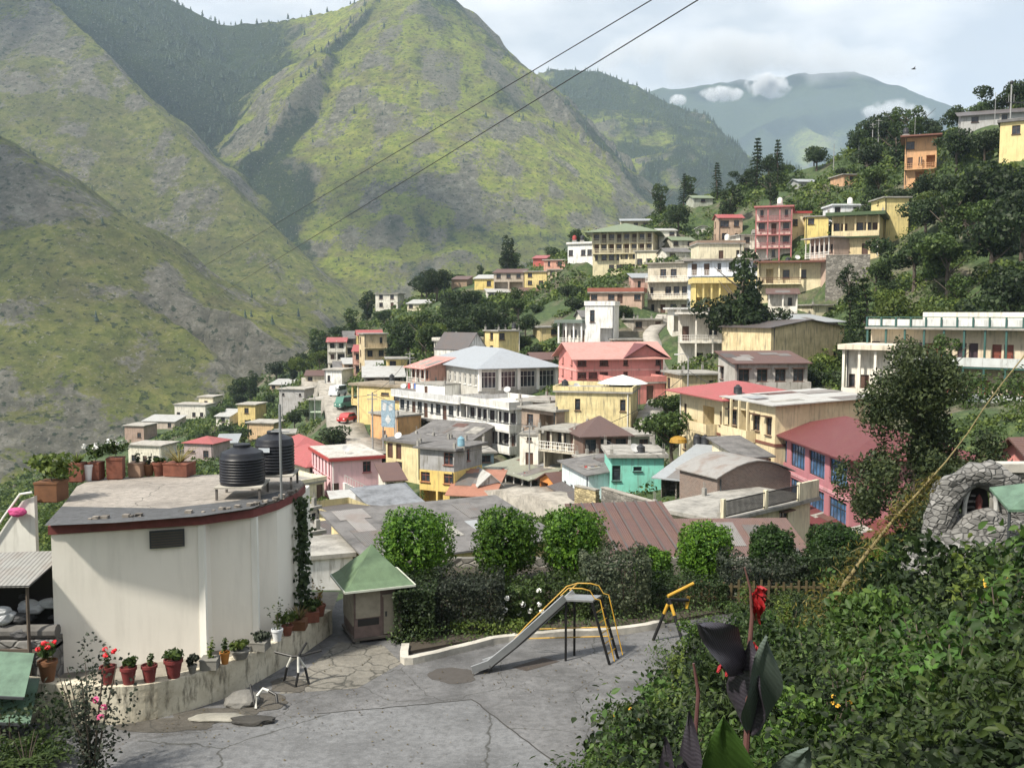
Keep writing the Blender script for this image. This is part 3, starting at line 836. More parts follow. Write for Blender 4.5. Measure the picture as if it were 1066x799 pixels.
# --- far left spur
fl = [('white_box_house', 'white flat house on the far left spur skyline', 182, 214, 300, 436, 421, OFFW, ['w.ww'], 'flat', None),
      ('cream_box_house', 'small cream cube house uphill of the white skyline house', 207, 222, 305, 424, 413, PALE, ['w'], 'flat', None),
      ('pale_roof_house', 'house with pale sheet roof below the white skyline house', 149, 182, 290, 447, 438, (.5, .42, .36), ['w.w'], 'shed', WHITET),
      ('brick_hut', 'narrow pinkish brick house at the far left end of the town', 130, 150, 270, 458, 443, (.38, .27, .22), ['.w'], 'flat', None),
      ('porch_house', 'white porch house behind the potted plants on the roof', 134, 168, 200, 484, 463, (.72, .68, .58), ['wdw'], 'flat', None),
      ('arch_roof_house', 'grey vaulted roof house beside the red roofed pavilion', 182, 217, 190, 486, 472, (.34, .34, .34), ['..'], 'arch', GREYT),
      ('red_pavilion', 'pavilion with dark red hipped roof left of the black tanks', 192, 222, 180, 480, 461, (.42, .34, .34), ['vw'], 'hip', REDT),
      ('yellow_tower_house', 'tall yellow house with wide flat roof among the far left trees', 248, 266, 235, 446, 421, YEL, ['w', 'w'], 'flat', None),
      ('peach_house', 'peach house with one long slot window above the black tanks', 258, 285, 210, 463, 440, (.66, .47, .28), ['v'], 'flat', None),
      ('grey_block_house', 'plain grey concrete block house with two dark windows', 291, 317, 230, 431, 405, (.42, .41, .41), ['', 's.s'], 'flat', None),
      ('white_shed_house', 'small white hut among trees left of the yellow tower house', 225, 239, 235, 442, 433, OFFW, ['w'], 'shed', WHITET),
      ('long_roof_house', 'long low house with pale roof edge right of the far left trees', 281, 312, 290, 407, 400, (.45, .36, .26), ['w.w.'], 'shed', WHITET),
      ('white_pair_house', 'white house beside the road left of the yellow corner house', 338, 356, 205, 401, 385, (.74, .74, .72), ['n.'], 'flat', None),
      ('green_frame_house', 'pale green frame house near the road bend', 322, 338, 190, 440, 416, (.46, .56, .44), ['o', 'o'], 'flat', None),
      ('spur_white_house', 'white house alone on the wooded spur with big windows', 391, 414, 290, 322, 306, OFFW, ['wd', 'ww'], 'flat', None),
      ('pale_house', 'low pale house peeping out of trees on the wooded spur', 424, 447, 270, 323, 316, PALE, ['w.w'], 'shed', WHITET),
      ('ridge_hut', 'brown hut left of the yellow ridge houses', 470, 486, 265, 299, 291, (.34, .24, .17), ['.'], 'shed', BROWNT),
      ('pale_yellow_hut', 'small bright yellow house at the left end of the ridge row', 494, 514, 255, 301, 290, (.72, .56, .2), ['.w'], 'shed', WHITET),
      ('brown_loft_house', 'two storey house with dark brown roof in the ridge row', 514, 545, 250, 301, 284, (.40, .34, .28), ['oo', 'www'], 'shed', BROWNT),
      ('yellow_ridge_house', 'yellow two storey house in the ridge row', 546, 569, 245, 299, 283, (.72, .58, .26), ['ww', 'w.'], 'flat', None),
      ('pink_ridge_house', 'salmon pink house high in the ridge row', 566, 588, 252, 280, 271, (.62, .33, .25), ['nw'], 'flat', None),
      ('brown_ridge_house', 'brown and white terraced house in the ridge row', 570, 600, 243, 297, 281, (.55, .46, .32), ['nwn', 'w.w'], 'flat', None),
      ('red_hut', 'tiny red roofed hut at the top of the ridge row', 555, 568, 262, 276, 269, (.5, .12, .1), ['.'], 'shed', REDT)]
for (nm, lb, p0, p1, Y, b_, t_, c_, fr_, rf_, rm_) in fl:
    bld(nm, lb, (p0, Y), (p1, Y - (p1 - p0) * .05), b_, t_, 6 if Y < 260 else 7, c_, len(fr_), fr_, left=[''] * len(fr_), roof=rf_, rmat=rm_ or concrete((.34, .32, .29)), over=.4, rh=1.1, dirt=.6)

# --- upper slope
bld('white_tank_house', 'white house with a red water tank on its roof beside the big green roofed house', (591, 232), (617, 229), 270, 255, 8, (.74, .74, .74), 1, ['w.ww'], roof='flat', over=.3, parapet=.4)
bld('big_green_roof_house', 'large four storey cream house with green hipped roof crowning the middle slope', (617, 214), (680, 211), 285, 243, 13, (0.64, 0.57, 0.38), 4, ['..wwnnww', 'nwwwnnww', 'dwdwdwdw', 'wdwdwdwd'], left=['w', 'w', 'ww', 'ww'], right=['w', 'w', 'w', 'w'], roof='hip', rh=2.6, rmat=GREENT, over=1.6, cat='house',
    ver=[dict(side='front', depth=1.4, floors=[2, 3], cols=9, rail='bars', cmat=plaster(PALE), cw=.1), dict(side='front', depth=1.0, floors=[1], cols=3, rail='wall', u=(.45, .75), top=False)])
bld('cream_annex_house', 'cream annex with three arched windows beside the big green roofed house', (661, 208), (690, 206), 280, 262, 6, PALE, 1, ['www'], roof='flat', over=.3)
bld('white_hut_row', 'little white hut right of the big green roofed house', (686, 222), (704, 222), 247, 240, 5, OFFW, 1, ['.w'], roof='shed', rh=.8, rmat=WHITET)
bld('white_dome_hut', 'white hut alone on the bushy slope above the cream flat house', (724, 228), (740, 228), 244, 239, 4, OFFW, 1, ['.'], roof='arch', rh=.9, rmat=WHITET)
bld('cream_flat_house', 'cream flat roofed house with brick parapet above the blue white building', (727, 190), (774, 190), 272, 254, 8, PALE, 1, ['..d.w'], roof='flat', over=.3, parapet=.5, pmat=brick((.34, .22, .15)), tank=0)
bld('blue_white_house', 'white and pale blue house with grey roof and balcony in the middle slope', (716, 172), (795, 168), 302, 272, 9, (0.64, 0.68, 0.76), 2, ['.w.w..', 'ddnwwW'], roof='flat', over=.8, rt=.35, rmat=concrete((.22, .20, .19)), ver=[dict(side='front', depth=1.2, floors=[1], cols=0, rail='bars', rmat=WHITE, top=False)])
bld('terraced_grey_house', 'stepped three storey grey cream house left of the blue white house', (674, 176), (717, 172), 329, 275, 8, (.56, .51, .42), 3, ['ndwd', 'n.www', '.ww.'], left=['w', 'w', ''], roof='flat', over=.6, rt=.25, rmat=concrete((.25, .23, .2)), dirt=.8, ver=[dict(side='front', depth=1.2, floors=[1, 2], cols=0, rail='bars', rmat=WHITE, top=False)])
bld('yellow_band_house', 'yellow house with striped yellow canopy and terrace railing', (722, 152), (782, 151), 325, 295, 7, (0.70, 0.56, 0.22), 1, ['oo....'], roof='flat', over=.4, rt=.4, rmat=plaster((.66, .54, .24)), parapet=.45, ver=[dict(side='front', depth=1.3, floors=[0], cols=4, rail='bars', grail=True, u=(0, .45), rmat=BRNP)])
bld('cream_modern_house', 'two storey cream house with brown roof edge and corner block, below the pink framed house', (788, 160), (857, 157), 316, 274, 8, (0.70, 0.62, 0.42), 2, ['.W.W..n', '.o.w.w..'], left=['', ''], right=['', ''], roof='flat', over=.6, rt=.3, rmat=BRNP, ver=[dict(side='front', depth=1.2, floors=[1], cols=3, rail='bars', u=(0, .66), rmat=BRNP)])
bld('pink_frame_house', 'tall white house with dark pink balcony frames on four storeys', (786, 186), (824, 184), 272, 217, 8, (.70, .62, .56), 4, ['.n.', '.nw', 'wdw', 'n.n'], left=['', '', 'w', 'w'], roof='flat', over=.3, rt=.3, rmat=flat((.38, .13, .13), .7, 'dusky_pink_paint'), ver=[dict(side='front', depth=1.3, floors=[0, 1, 2, 3], cols=4, rail='bars', cmat=flat((.38, .13, .13), .7, 'dusky_pink_paint'), smat=flat((.38, .13, .13), .7, 'dusky_pink_paint'))])
bld('red_roof_room', 'red roofed top room joined to the pink framed house', (822, 186), (843, 186), 240, 222, 6, (.66, .56, .38), 1, ['w.'], roof='flat', over=.3, rt=.4, rmat=REDP)
bld('yellow_cottage', 'yellow cottage between the pink framed house and the green banded house', (838, 182), (862, 181), 249, 226, 6, (.72, .58, .22), 2, ['..', 'w.'], roof='flat', over=.3)
bld('green_band_house', 'two storey cream house with heavy dark green roof bands and round corner', (866, 156), (915, 153), 268, 226, 9, (0.66, 0.54, 0.32), 2, ['ww.dW', 'wd.wwd'], left=['www', 'www'], roof='flat', over=.9, rt=.55, rmat=flat((.05, .085, .035), .7, 'dark_green_paint'), ver=[dict(side='front', depth=1.1, floors=[1], cols=5, rail='wall', smat=flat((.05, .085, .035), .7, 'dark_green_paint'), rmat=plaster((.62, .52, .33)))])
bld('green_band_wing', 'low wing with white railings left of the green banded house', (843, 160), (868, 154), 270, 250, 6, (.46, .34, .28), 1, ['nnnnn'], roof='flat', over=.5, rt=.2, ver=[dict(side='front', depth=1.0, floors=[0], cols=6, rail='bars', grail=True, rmat=WHITE, cmat=WHITE, cw=.06)])
bld('yellow_tower', 'plain square yellow tower behind the green banded house', (920, 160), (945, 160), 250, 206, 6, (0.70, 0.58, 0.26), 3, ['.', '.', '.'], left=['s', 's', 's'], roof='flat', over=.4, cat='tower')
bld('white_house', 'white house with green roof edge just above the green banded house', (867, 186), (896, 186), 226, 214, 6, (.70, .72, .76), 1, ['w.w'], roof='flat', over=.3, rt=.3, rmat=plaster((.66, .7, .76)))
bld('orange_tall_house', 'tall narrow orange house with open floors among hilltop trees', (941, 176), (974, 174), 193, 144, 7, (0.62, 0.36, 0.19), 3, ['.o.', 'dno', 'W..'], left=['', '', ''], roof='flat', over=.8, rt=.25, rmat=BRNP, ver=[dict(side='front', depth=1.0, floors=[1], cols=3, rail='bars')])
bld('yellow_hilltop_house', 'yellow house with two brown windows at the right edge of the hilltop', (1040, 150), (1085, 147), 166, 128, 8, (.68, .56, .28), 2, ['....', '.w.w'], left=['', '.'], roof='flat', over=.4, rt=.4, rmat=SLATE, dirt=.3)
bld('hilltop_hall', 'dark roofed hall with white arched gable on the hilltop skyline', (1000, 172), (1070, 168), 132, 121, 10, (.40, .40, .40), 1, ['.w..w..'], roof='shed', rh=2.4, rmat=DKT, over=.6)
bld('white_tower_house', 'white house with tall arched windows and crenellated roof edge', (609, 152), (639, 151), 357, 318, 7, (.76, .76, .75), 2, ['.o', 't.'], left=['', ''], roof='flat', over=.15, rt=.2, rmat=WHITE, parapet=.5)
bld('white_porch_wing', 'low white wing with pillars and dark green roof left of the white tower house', (585, 156), (610, 153), 357, 336, 6, OFFW, 1, ['dwd'], roof='flat', over=.4, rt=.5, rmat=flat((.12, .15, .13), .7, 'dull_green_roof'), ver=[dict(side='front', depth=1.2, floors=[0], cols=4, rail='bars', grail=True, cmat=WHITE, rmat=WHITE)])
bld('red_rail_house', 'low house with long red roof railing behind the white tower house', (614, 172), (668, 170), 316, 305, 6, (.50, .36, .28), 1, ['w.wd.w'], roof='flat', over=.4, rt=.2, parapet=.7, pmat=flat((.28, .09, .06), .7, 'rusty_red_paint'))
bld('pillared_house', 'white house with open ground floor on pillars below the yellow canopy house', (700, 146), (726, 146), 345, 322, 5, OFFW, 1, ['oo'], roof='flat', over=.6, rt=.3, rmat=plaster((.6, .6, .6)))

# small houses that fill the slope between the larger ones
FILL = [('house', 'little white house with rusty roof left of the grey and yellow house', 402, 420, 96, 512, 500, OFFW, ['w.'], 'shed', BROWNT), ('shed', 'low shed with pale tin sheets below the pale pink house', 352, 388, 92, 540, 531, (.4, .36, .3), ['o.'], 'shed', WHITET),
 ('house', 'small cream house with grey roof below the white outside stair', 330, 352, 84, 556, 545, PALE, ['w.'], 'shed', SLATE), ('shed', 'dark tin shed before the plain cream wall', 356, 384, 60, 590, 575, (.3, .27, .24), ['d.'], 'shed', DKT), ('house', 'tiny house with terracotta roof beside the vents block', 334, 350, 62, 592, 578, (.5, .36, .26), ['w'], 'shed', tin((.36, .17, .12), 'clay_tiles', rust=.6, freq=14)),
 ('house', 'small pinkish house with flat roof uphill of the broad salmon hotel', 641, 668, 150, 366, 354, (.56, .40, .34), ['w.w'], 'flat', None), ('house', 'brown roofed cottage left of the salmon pink hotel', 556, 584, 150, 386, 374, (.46, .38, .28), ['w.w'], 'gx', BROWNT), ('house', 'yellowish cottage half hidden left of the white pillared wing', 562, 582, 165, 352, 341, (.62, .50, .26), ['.w'], 'flat', None),
 ('house', 'grey stone house with flat roof below the stepped grey house', 660, 690, 160, 345, 333, (.42, .38, .33), ['w.d'], 'flat', None), ('house', 'white cottage with dark roof right of the cream annex', 694, 718, 200, 272, 262, OFFW, ['w.'], 'gx', SLATE), ('house', 'pale house with grey green roof behind the cream flat house', 700, 722, 214, 258, 250, (.6, .58, .5), ['w.w'], 'gx', GREENT),
 ('house', 'narrow two storey white house left of the pink framed house', 770, 785, 190, 268, 245, OFFW, ['w', 'w'], 'flat', None), ('house', 'low grey roofed house below the blue white house', 744, 790, 145, 338, 327, (.5, .44, .34), ['w.d.'], 'shed', SLATE), ('house', 'cream house under the brown edged house, right of the canopy', 846, 872, 150, 330, 318, PALE, ['.w'], 'flat', None),
 ('house', 'small orange house on the bushy slope under the hilltop posts', 878, 896, 206, 190, 182, (.56, .34, .2), ['w'], 'flat', None), ('house', 'blue grey roofed hut right of the dark conifers', 832, 850, 225, 196, 189, (.4, .42, .42), ['.'], 'gx', GREYT), ('house', 'pale hut with grey green roof at the edge of the conifers', 722, 742, 240, 212, 206, (.4, .42, .36), ['w'], 'gx', GREENT),
 ('house', 'little yellow house at the left end of the salmon gallery house', 404, 424, 168, 384, 374, YEL, ['w.'], 'flat', None), ('house', 'white hut among trees above the yellow corner house', 382, 398, 190, 389, 382, OFFW, ['w'], 'shed', WHITET), ('house', 'pale cottage among trees left of the spur, above the grey block house', 318, 338, 240, 399, 391, (.6, .54, .42), ['w.'], 'shed', BROWNT),
 ('house', 'white cottage with grey roof right of the red roofed pavilion', 226, 246, 190, 472, 461, OFFW, ['w'], 'shed', GREYT), ('house', 'brick coloured house between the tanks and the dull red roofs', 286, 306, 170, 466, 452, (.40, .26, .2), ['w.'], 'flat', None), ('house', 'small blue painted house at the market lane', 498, 514, 113, 486, 472, (.30, .42, .52), ['w'], 'flat', None),
 ('stall', 'white peaked market tent on the street', 500, 520, 99, 512, 503, (.66, .67, .68), ['o'], 'gy', WHITET), ('house', 'grey flat roofed house between yellow flat house and turquoise house', 618, 640, 92, 494, 482, (.36, .36, .34), ['w.'], 'flat', None), ('house', 'cream house behind the old brick shed', 772, 800, 76, 494, 476, PALE, ['w.'], 'shed', SLATE),
 ('house', 'white two storey house in the ridge row, right end', 600, 618, 236, 290, 274, OFFW, ['ww', 'w.'], 'flat', None), ('house', 'cream house stepping down from the ridge row', 622, 645, 220, 303, 293, PALE, ['w.w'], 'flat', None), ('house', 'brown house under the ridge row', 545, 566, 236, 311, 303, (.4, .3, .2), ['w.'], 'shed', BROWNT), ('house', 'low white house under the ridge row', 508, 530, 244, 311, 304, OFFW, ['w.w'], 'shed', WHITET)]
for (nm, lb, p0, p1, Y, b_, t_, c_, fr_, rf_, rm_) in FILL:
    bld({'house': 'small_house', 'shed': 'tin_shed', 'stall': 'market_tent'}[nm], lb, (p0, Y), (p1, Y + (p1 - p0) * .03), b_, t_, 4.5 if Y < 130 else 6, c_, len(fr_), fr_, left=[''] * len(fr_), roof=rf_, rmat=rm_ or CONC, over=.4, rh=.9, dirt=.75, cat=nm)
# ------------------------------------------------------------------ the ground
EXTRA = []
for (px, py, Y) in [(0, 520, 330), (60, 505, 330), (120, 482, 325), (165, 458, 320), (205, 440, 315), (240, 416, 320), (262, 398, 325), (300, 375, 330),
                    (350, 350, 330), (400, 330, 320), (440, 314, 305), (480, 304, 290), (520, 290, 282), (560, 274, 275), (600, 262, 262), (640, 250, 255),
                    (690, 228, 255), (740, 207, 255), (790, 190, 250), (830, 177, 245), (880, 158, 235), (935, 148, 225), (1000, 138, 205), (1066, 130, 190), (1200, 110, 180),
                    # open slope
                    (300, 480, 160), (300, 440, 215), (350, 440, 190), (250, 480, 200), (200, 500, 200), (120, 520, 230), (380, 380, 240), (440, 345, 235), (440, 372, 195),
                    (540, 330, 210), (560, 352, 180), (500, 350, 190), (570, 315, 215), (650, 340, 165), (680, 360, 150), (690, 330, 165), (760, 395, 112), (700, 420, 108), (780, 410, 105), (700, 255, 200), (700, 235, 225), (780, 208, 225),
                    (840, 200, 215), (900, 190, 200), (880, 330, 140), (900, 300, 145), (960, 290, 128), (1040, 290, 120), (1000, 240, 142), (1060, 220, 138), (960, 215, 165), (900, 390, 108), (1000, 420, 85), (1060, 425, 75),
                    (940, 440, 80), (880, 420, 95), (760, 340, 138), (560, 520, 95), (500, 540, 90), (540, 515, 100), (640, 525, 78), (620, 540, 65), (340, 560, 75), (360, 620, 52), (470, 620, 52), (600, 625, 52), (700, 625, 52), (800, 630, 52), (280, 560, 80),
                    (200, 560, 80), (100, 600, 70), (0, 620, 60), (-200, 620, 60), (-200, 560, 200), (-100, 540, 300), (1250, 480, 60), (1200, 360, 100), (1250, 240, 150)]:
    p = W(px, py, Y)
    EXTRA.append((p.x, p.y, p.z))
for (px, py, Y) in [(-100, 540, 330), (60, 505, 330), (165, 458, 320), (262, 398, 325), (350, 350, 330), (440, 314, 305), (520, 290, 282), (600, 262, 262), (690, 228, 255), (790, 190, 250), (880, 158, 235), (1000, 138, 205), (1200, 110, 180)]:
    p = W(px, py, Y)
    for k, dz in ((1.12, 6), (1.35, 50), (1.8, 150)):
        EXTRA.append((p.x * k, p.y * k, p.z - dz))
EXTRA += [(-330, 330, -120), (-300, 420, -160), (-220, 480, -180), (-330, 520, -200), (-330, 200, -90), (-120, 520, -170)]
cp = np.array(CTRL + EXTRA)
_S = 100.0
def _rbf():
    X = cp[:, :2] / _S
    K = np.sqrt(((X[:, None] - X[None]) ** 2).sum(-1) + 1e-6)
    n = len(cp)
    A = np.zeros((n + 3, n + 3))
    A[:n, :n] = -K - np.eye(n) * -0.012
    A[:n, n] = 1; A[:n, n + 1:] = X
    A[n, :n] = 1; A[n + 1:, :n] = X.T
    rhs = np.concatenate([cp[:, 2], np.zeros(3)])
    return np.linalg.solve(A, rhs), X
_sol, _X = _rbf()
def town_z(x, y):
    x = np.atleast_1d(np.asarray(x, float)); y = np.atleast_1d(np.asarray(y, float))
    out = np.empty(len(x))
    for i in range(0, len(x), 8192):
        q = np.stack([x[i:i + 8192], y[i:i + 8192]], 1) / _S
        K = -np.sqrt(((q[:, None] - _X[None]) ** 2).sum(-1) + 1e-6)
        n = len(cp)
        out[i:i + 8192] = K @ _sol[:n] + _sol[n] + q @ _sol[n + 1:]
    return out
def sstep(a, b, x):
    t = np.clip((x - a) / (b - a), 0, 1)
    return t * t * (3 - 2 * t)
def edge_x(y):
    """right-hand rim of the paved yard"""
    return np.where(y < 20, 1.3 + (y - 20) * 0.06, 1.3 + (y - 20) * 0.56)
def near_z(x, y):
    bank = np.clip(x - edge_x(y), 0, None)
    zb = 3.6 * (1 - np.exp(-bank * 0.16)) + 0.06 * bank
    zn = np.clip(18.2 - y, 0, None) * 0.47
    zl = -np.clip(-11.6 - x, 0, None) * 0.25
    zb = zb * (1 - .62 * sstep(20, 29, y))
    z = zb * np.clip((60 - y) / 26, 0, 1) + zn + np.where(y > 20, zl, zl * 0.3)
    return z - 6.5 * sstep(33.6, 36.5, y - 0.0 * x) * (1 - sstep(8, 16, x)) - 3.0 * sstep(34, 50, y) * sstep(8, 16, x)
def ground_z(x, y):
    x = np.atleast_1d(np.asarray(x, float)); y = np.atleast_1d(np.asarray(y, float))
    t = sstep(38, 54, y)
    zt = town_z(x, y)
    zt = zt + (fbm(x / 9, y / 9, 3) - .5) * 1.2 * t
    return near_z(x, y) * (1 - t) + zt * t
_gx, _gy = np.arange(-330, 331, 2.0), np.arange(36, 420, 2.0)
_gg = ground_z(*(a.ravel() for a in np.meshgrid(_gx, _gy))).reshape(len(_gy), len(_gx))
def gz(x, y):
    if y < 38 or y > 416 or abs(x) > 326: return float(ground_z([x], [y])[0])
    u, v = (x + 330) / 2, (y - 36) / 2; i, j = int(u), int(v); u -= i; v -= j
    return float((_gg[j, i] * (1 - u) + _gg[j, i + 1] * u) * (1 - v) + (_gg[j + 1, i] * (1 - u) + _gg[j + 1, i + 1] * u) * v)

# ground material: earth and grass outside, by noise
def ground_mat():
    m = NT('hillside_ground')
    v = m.coord()
    n1 = m.noise(v, 0.09, 6, .6)
    n2 = m.noise(v, 1.3, 5, .65)
    g = m.ramp(n2, [(.3, (.018, .035, .012)), (.55, (.045, .075, .022)), (.75, (.10, .12, .045))])
    d = m.ramp(n2, [(.3, (.06, .05, .035)), (.7, (.17, .145, .11))])
    m.col(m.mix(m.ramp(n1, [(.50, 0.0), (.62, .85)]), g, d)); m.rough(.95)
    m.bump(m.noise(v, 2.5, 6), .8, .3)
    return m.mat
GM = ground_mat()
def grid(name, x0, x1, y0, y1, st, zf, mat):
    xs = np.arange(x0, x1 + st * .5, st); ys = np.arange(y0, y1 + st * .5, st)
    gx, gy = np.meshgrid(xs, ys)
    z = zf(gx.ravel(), gy.ravel())
    V = np.stack([gx.ravel(), gy.ravel(), z], 1)
    nx, ny = len(xs), len(ys)
    idx = np.arange(nx * ny).reshape(ny, nx)
    Q = np.stack([idx[:-1, :-1].ravel(), idx[:-1, 1:].ravel(), idx[1:, 1:].ravel(), idx[1:, :-1].ravel()], 1)
    return np_mesh(name, V, Q, mat, True), V, (ny, nx)
XB = np.array([-14.0, 60.0])
def terrain_fn(x, y):
    return ground_z(x, y) - .35 * (np.abs(x + 3) < 14) * (y < 36) * (y > 15)
me, _, _ = grid('ground', -330, 330, -8, 520, 2.2, terrain_fn, GM)
put(inst('ground', me), kind='structure')

# ------------------------------------------------------------------ mountains
def ridge(pts, k, rough=.45, seed=0.0, gl=85.0):
    return dict(p=[tuple(W(*q)) for q in pts], k=k, r=rough, s=seed, gl=gl)
RID = [
    ridge([(-420, 20, 1000), (-150, 60, 930), (-20, 128, 860), (30, 160, 830), (62, 205, 800), (95, 258, 770), (130, 296, 745), (180, 332, 720), (245, 390, 680), (300, 420, 660)], .95, .50, 3.0, 46),
    ridge([(-500, -160, 1750), (-50, -60, 1600), (60, 5, 1500), (100, 42, 1440), (150, 100, 1360), (200, 150, 1290), (240, 192, 1240), (270, 252, 1170), (300, 310, 1110), (330, 362, 1050)], 1.22, .28, 9.0, 42),
    ridge([(-50, -60, 1600), (120, -30, 1900), (190, 6, 2020), (232, 26, 2060), (290, 22, 2040), (345, 12, 1990), (390, -8, 1930), (432, -40, 1880)], 1.18, .26, 21.0, 50),
    ridge([(432, -40, 1880), (450, 0, 1860), (466, 22, 1840), (500, 54, 1800), (531, 86, 1760), (556, 132, 1700), (580, 180, 1640), (600, 214, 1590), (640, 262, 1500), (700, 300, 1400)], 1.22, .30, 33.0, 46),
    ridge([(432, -40, 1880), (440, 70, 1780), (462, 150, 1640), (490, 230, 1500), (520, 300, 1380)], 1.15, .3, 44.0, 46),
    ridge([(345, 12, 1990), (336, 110, 1760), (325, 210, 1480), (330, 285, 1300), (345, 340, 1180)], 1.0, .34, 55.0, 44),
    ridge([(470, 84, 2900), (531, 84, 2750), (575, 72, 2700), (622, 73, 2650), (662, 90, 2600), (690, 110, 2520), (740, 142, 2420), (783, 176, 2320), (840, 240, 2200), (900, 300, 2000)], .85, .5, 61.0, 70),
    ridge([(575, 72, 2700), (590, 120, 2450), (588, 170, 2250), (620, 240, 1950)], .95, .5, 72.0, 60),
    ridge([(662, 90, 2600), (668, 140, 2400), (664, 190, 2200), (690, 260, 1900)], .95, .5, 83.0, 60),
    ridge([(740, 142, 2420), (738, 170, 2300), (730, 215, 2150), (745, 270, 1950)], .95, .5, 91.0, 60),
]
def mountain_z(x, y, parts=False):
    zs = []
    FLOOR = -230.0
    for rd in RID:
        P = np.array(rd['p'])
        arc = 0.0
        best = np.full(x.shape, -1e9); dmin = np.full(x.shape, 1e9) if rd is RID[0] else dmin
        for i in range(len(P) - 1):
            a, b = P[i], P[i + 1]
            d = b[:2] - a[:2]; L = math.hypot(*d)
            t = np.clip(((x - a[0]) * d[0] + (y - a[1]) * d[1]) / (L * L), 0, 1)
            dx, dy = x - a[0] - d[0] * t, y - a[1] - d[1] * t
            ds = np.hypot(dx, dy)
            side = np.sign(dx * d[1] - dy * d[0])
            s = (arc + t * L) / rd['gl'] + rd['s'] * 7.1 + side * 40
            # gullies and spurs that run down from the crest
            w = ds / 260
            g = ridged(s + .35 * fbm(x / 160 + 3, y / 160, 2), w * .55 + rd['s'], 3)
            k = rd['k'] * (1 + 1.55 * rd['r'] * (0.55 - g))
            z = a[2] + (b[2] - a[2]) * t - k * ds ** 0.97
            best = np.maximum(best, z); dmin = np.minimum(dmin, ds)
            arc += L
        zs.append(best)
    zs = np.array(zs)
    mx = zs.max(0)
    z = mx + 5 * np.log(np.exp((zs - mx) / 5).sum(0))
    z = np.maximum(z, FLOOR)
    n = (ridged(x / 110, y / 110, 6) - .62) * 30 + (ridged(x / 38 + 3, y / 38, 4) - .6) * 15 + (ridged(x / 22, y / 22, 3) - .6) * 6
    n = n * (.22 + .78 * np.clip(dmin / 130, 0, 1))
    z = z + n * np.clip((z - FLOOR) / 60, 0.1, 1)
    if parts:
        so = np.sort(zs, 0); return z, zs.argmax(0), np.exp(-(so[-1] - so[-2]) / 26)
    return z
def mountain_mat():
    m = NT('mountain_cover')
    at = m.n('ShaderNodeAttribute', attribute_name='cover')
    sp = m.n('ShaderNodeSeparateColor'); m.l(at.outputs['Color'], sp.inputs[0])
    v = m.coord(scale=(1, 1, 1.4))
    na = m.noise(v, .02, 8, .68)
    nb = m.noise(v, .07, 8, .78)
    nc = m.noise(v, .22, 4, .7)
    grass = m.ramp(nb, [(.28, (.08, .12, .02)), (.46, (.25, .31, .05)), (.64, (.46, .47, .10))])
    grass = m.mix(m.ramp(na, [(.42, 0.0), (.64, .8)]), grass, (.17, .145, .085))
    grass = m.mix(m.ramp(sp.outputs[2], [(.15, 0.0), (.85, .85)]), grass, m.ramp(nb, [(.3, (.06, .07, .026)), (.5, (.13, .135, .055)), (.7, (.24, .22, .11))]))
    rock = m.ramp(nb, [(.3, (.085, .08, .068)), (.52, (.22, .205, .175)), (.70, (.44, .42, .38))])
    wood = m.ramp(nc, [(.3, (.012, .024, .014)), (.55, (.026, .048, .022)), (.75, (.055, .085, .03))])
    def mm(n1, n2):
        q = m.n('ShaderNodeMath', operation='ADD'); m.l(n1, q.inputs[0]); m.l(n2, q.inputs[1]); return q.outputs[0]
    rf = m.ramp(mm(sp.outputs[1], nc), [(.88, 0.0), (1.10, .9)])
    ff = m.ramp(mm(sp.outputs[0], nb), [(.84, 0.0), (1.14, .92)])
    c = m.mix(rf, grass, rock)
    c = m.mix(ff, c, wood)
    bush = m.noise(v, .16, 3, .6)                              # dark scrub dots
    c = m.mix(m.ramp(bush, [(.57, 0.0), (.65, .8)]), c, (.026, .048, .02))
    c = m.mix(m.ramp(m.noise(v, .30, 5, .75), [(.60, 0.0), (.66, .85)]), c, (.40, .375, .33))   # bare stones
    m.col(c); m.rough(.97)
    m.p.inputs['Specular IOR Level'].default_value = .1
    m.bump(m.noise(v, .08, 9, .78), 1.0, 20)
    return m.mat
MM = mountain_mat()
me, MV, sh = grid('mountains', -1750, 1250, 470, 3100, 8.5, mountain_z, MM)
Zg = MV[:, 2].reshape(sh)
gy_, gx_ = np.gradient(Zg, 8.5)
slope = np.hypot(gx_, gy_).ravel()
MX, MY, MZ = MV[:, 0], MV[:, 1], MV[:, 2]
_, who, gully = mountain_z(MX, MY, True)
nf = fbm(MX / 190 + 7, MY / 190, 5)
mpx = 533 + F * MX / np.maximum(MY, 1)
base_f = np.select([who == 2, who == 5, who == 3, who == 4, who >= 6, who == 1, who == 0], [.56 - .50 * sstep(265, 345, mpx), .40 - .36 * sstep(300, 345, mpx), -.02, -.04, .40, .02, .02], .2)
east = gx_.ravel()                                              # shaded flanks carry the forest
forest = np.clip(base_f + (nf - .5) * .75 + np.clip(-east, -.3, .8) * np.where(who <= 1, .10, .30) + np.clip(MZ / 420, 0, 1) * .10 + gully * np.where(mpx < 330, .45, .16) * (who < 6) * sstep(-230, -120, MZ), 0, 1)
rockf = np.clip((slope - .95) * .45 + (fbm(MX / 34, MY / 34 + 9, 5) - .5) * 1.5 + .27 + .10 * (who == 0), 0, 1)
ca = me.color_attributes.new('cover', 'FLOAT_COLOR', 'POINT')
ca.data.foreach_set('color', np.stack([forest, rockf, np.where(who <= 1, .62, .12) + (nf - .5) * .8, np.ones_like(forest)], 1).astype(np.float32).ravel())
put(inst('mountains', me), kind='structure')

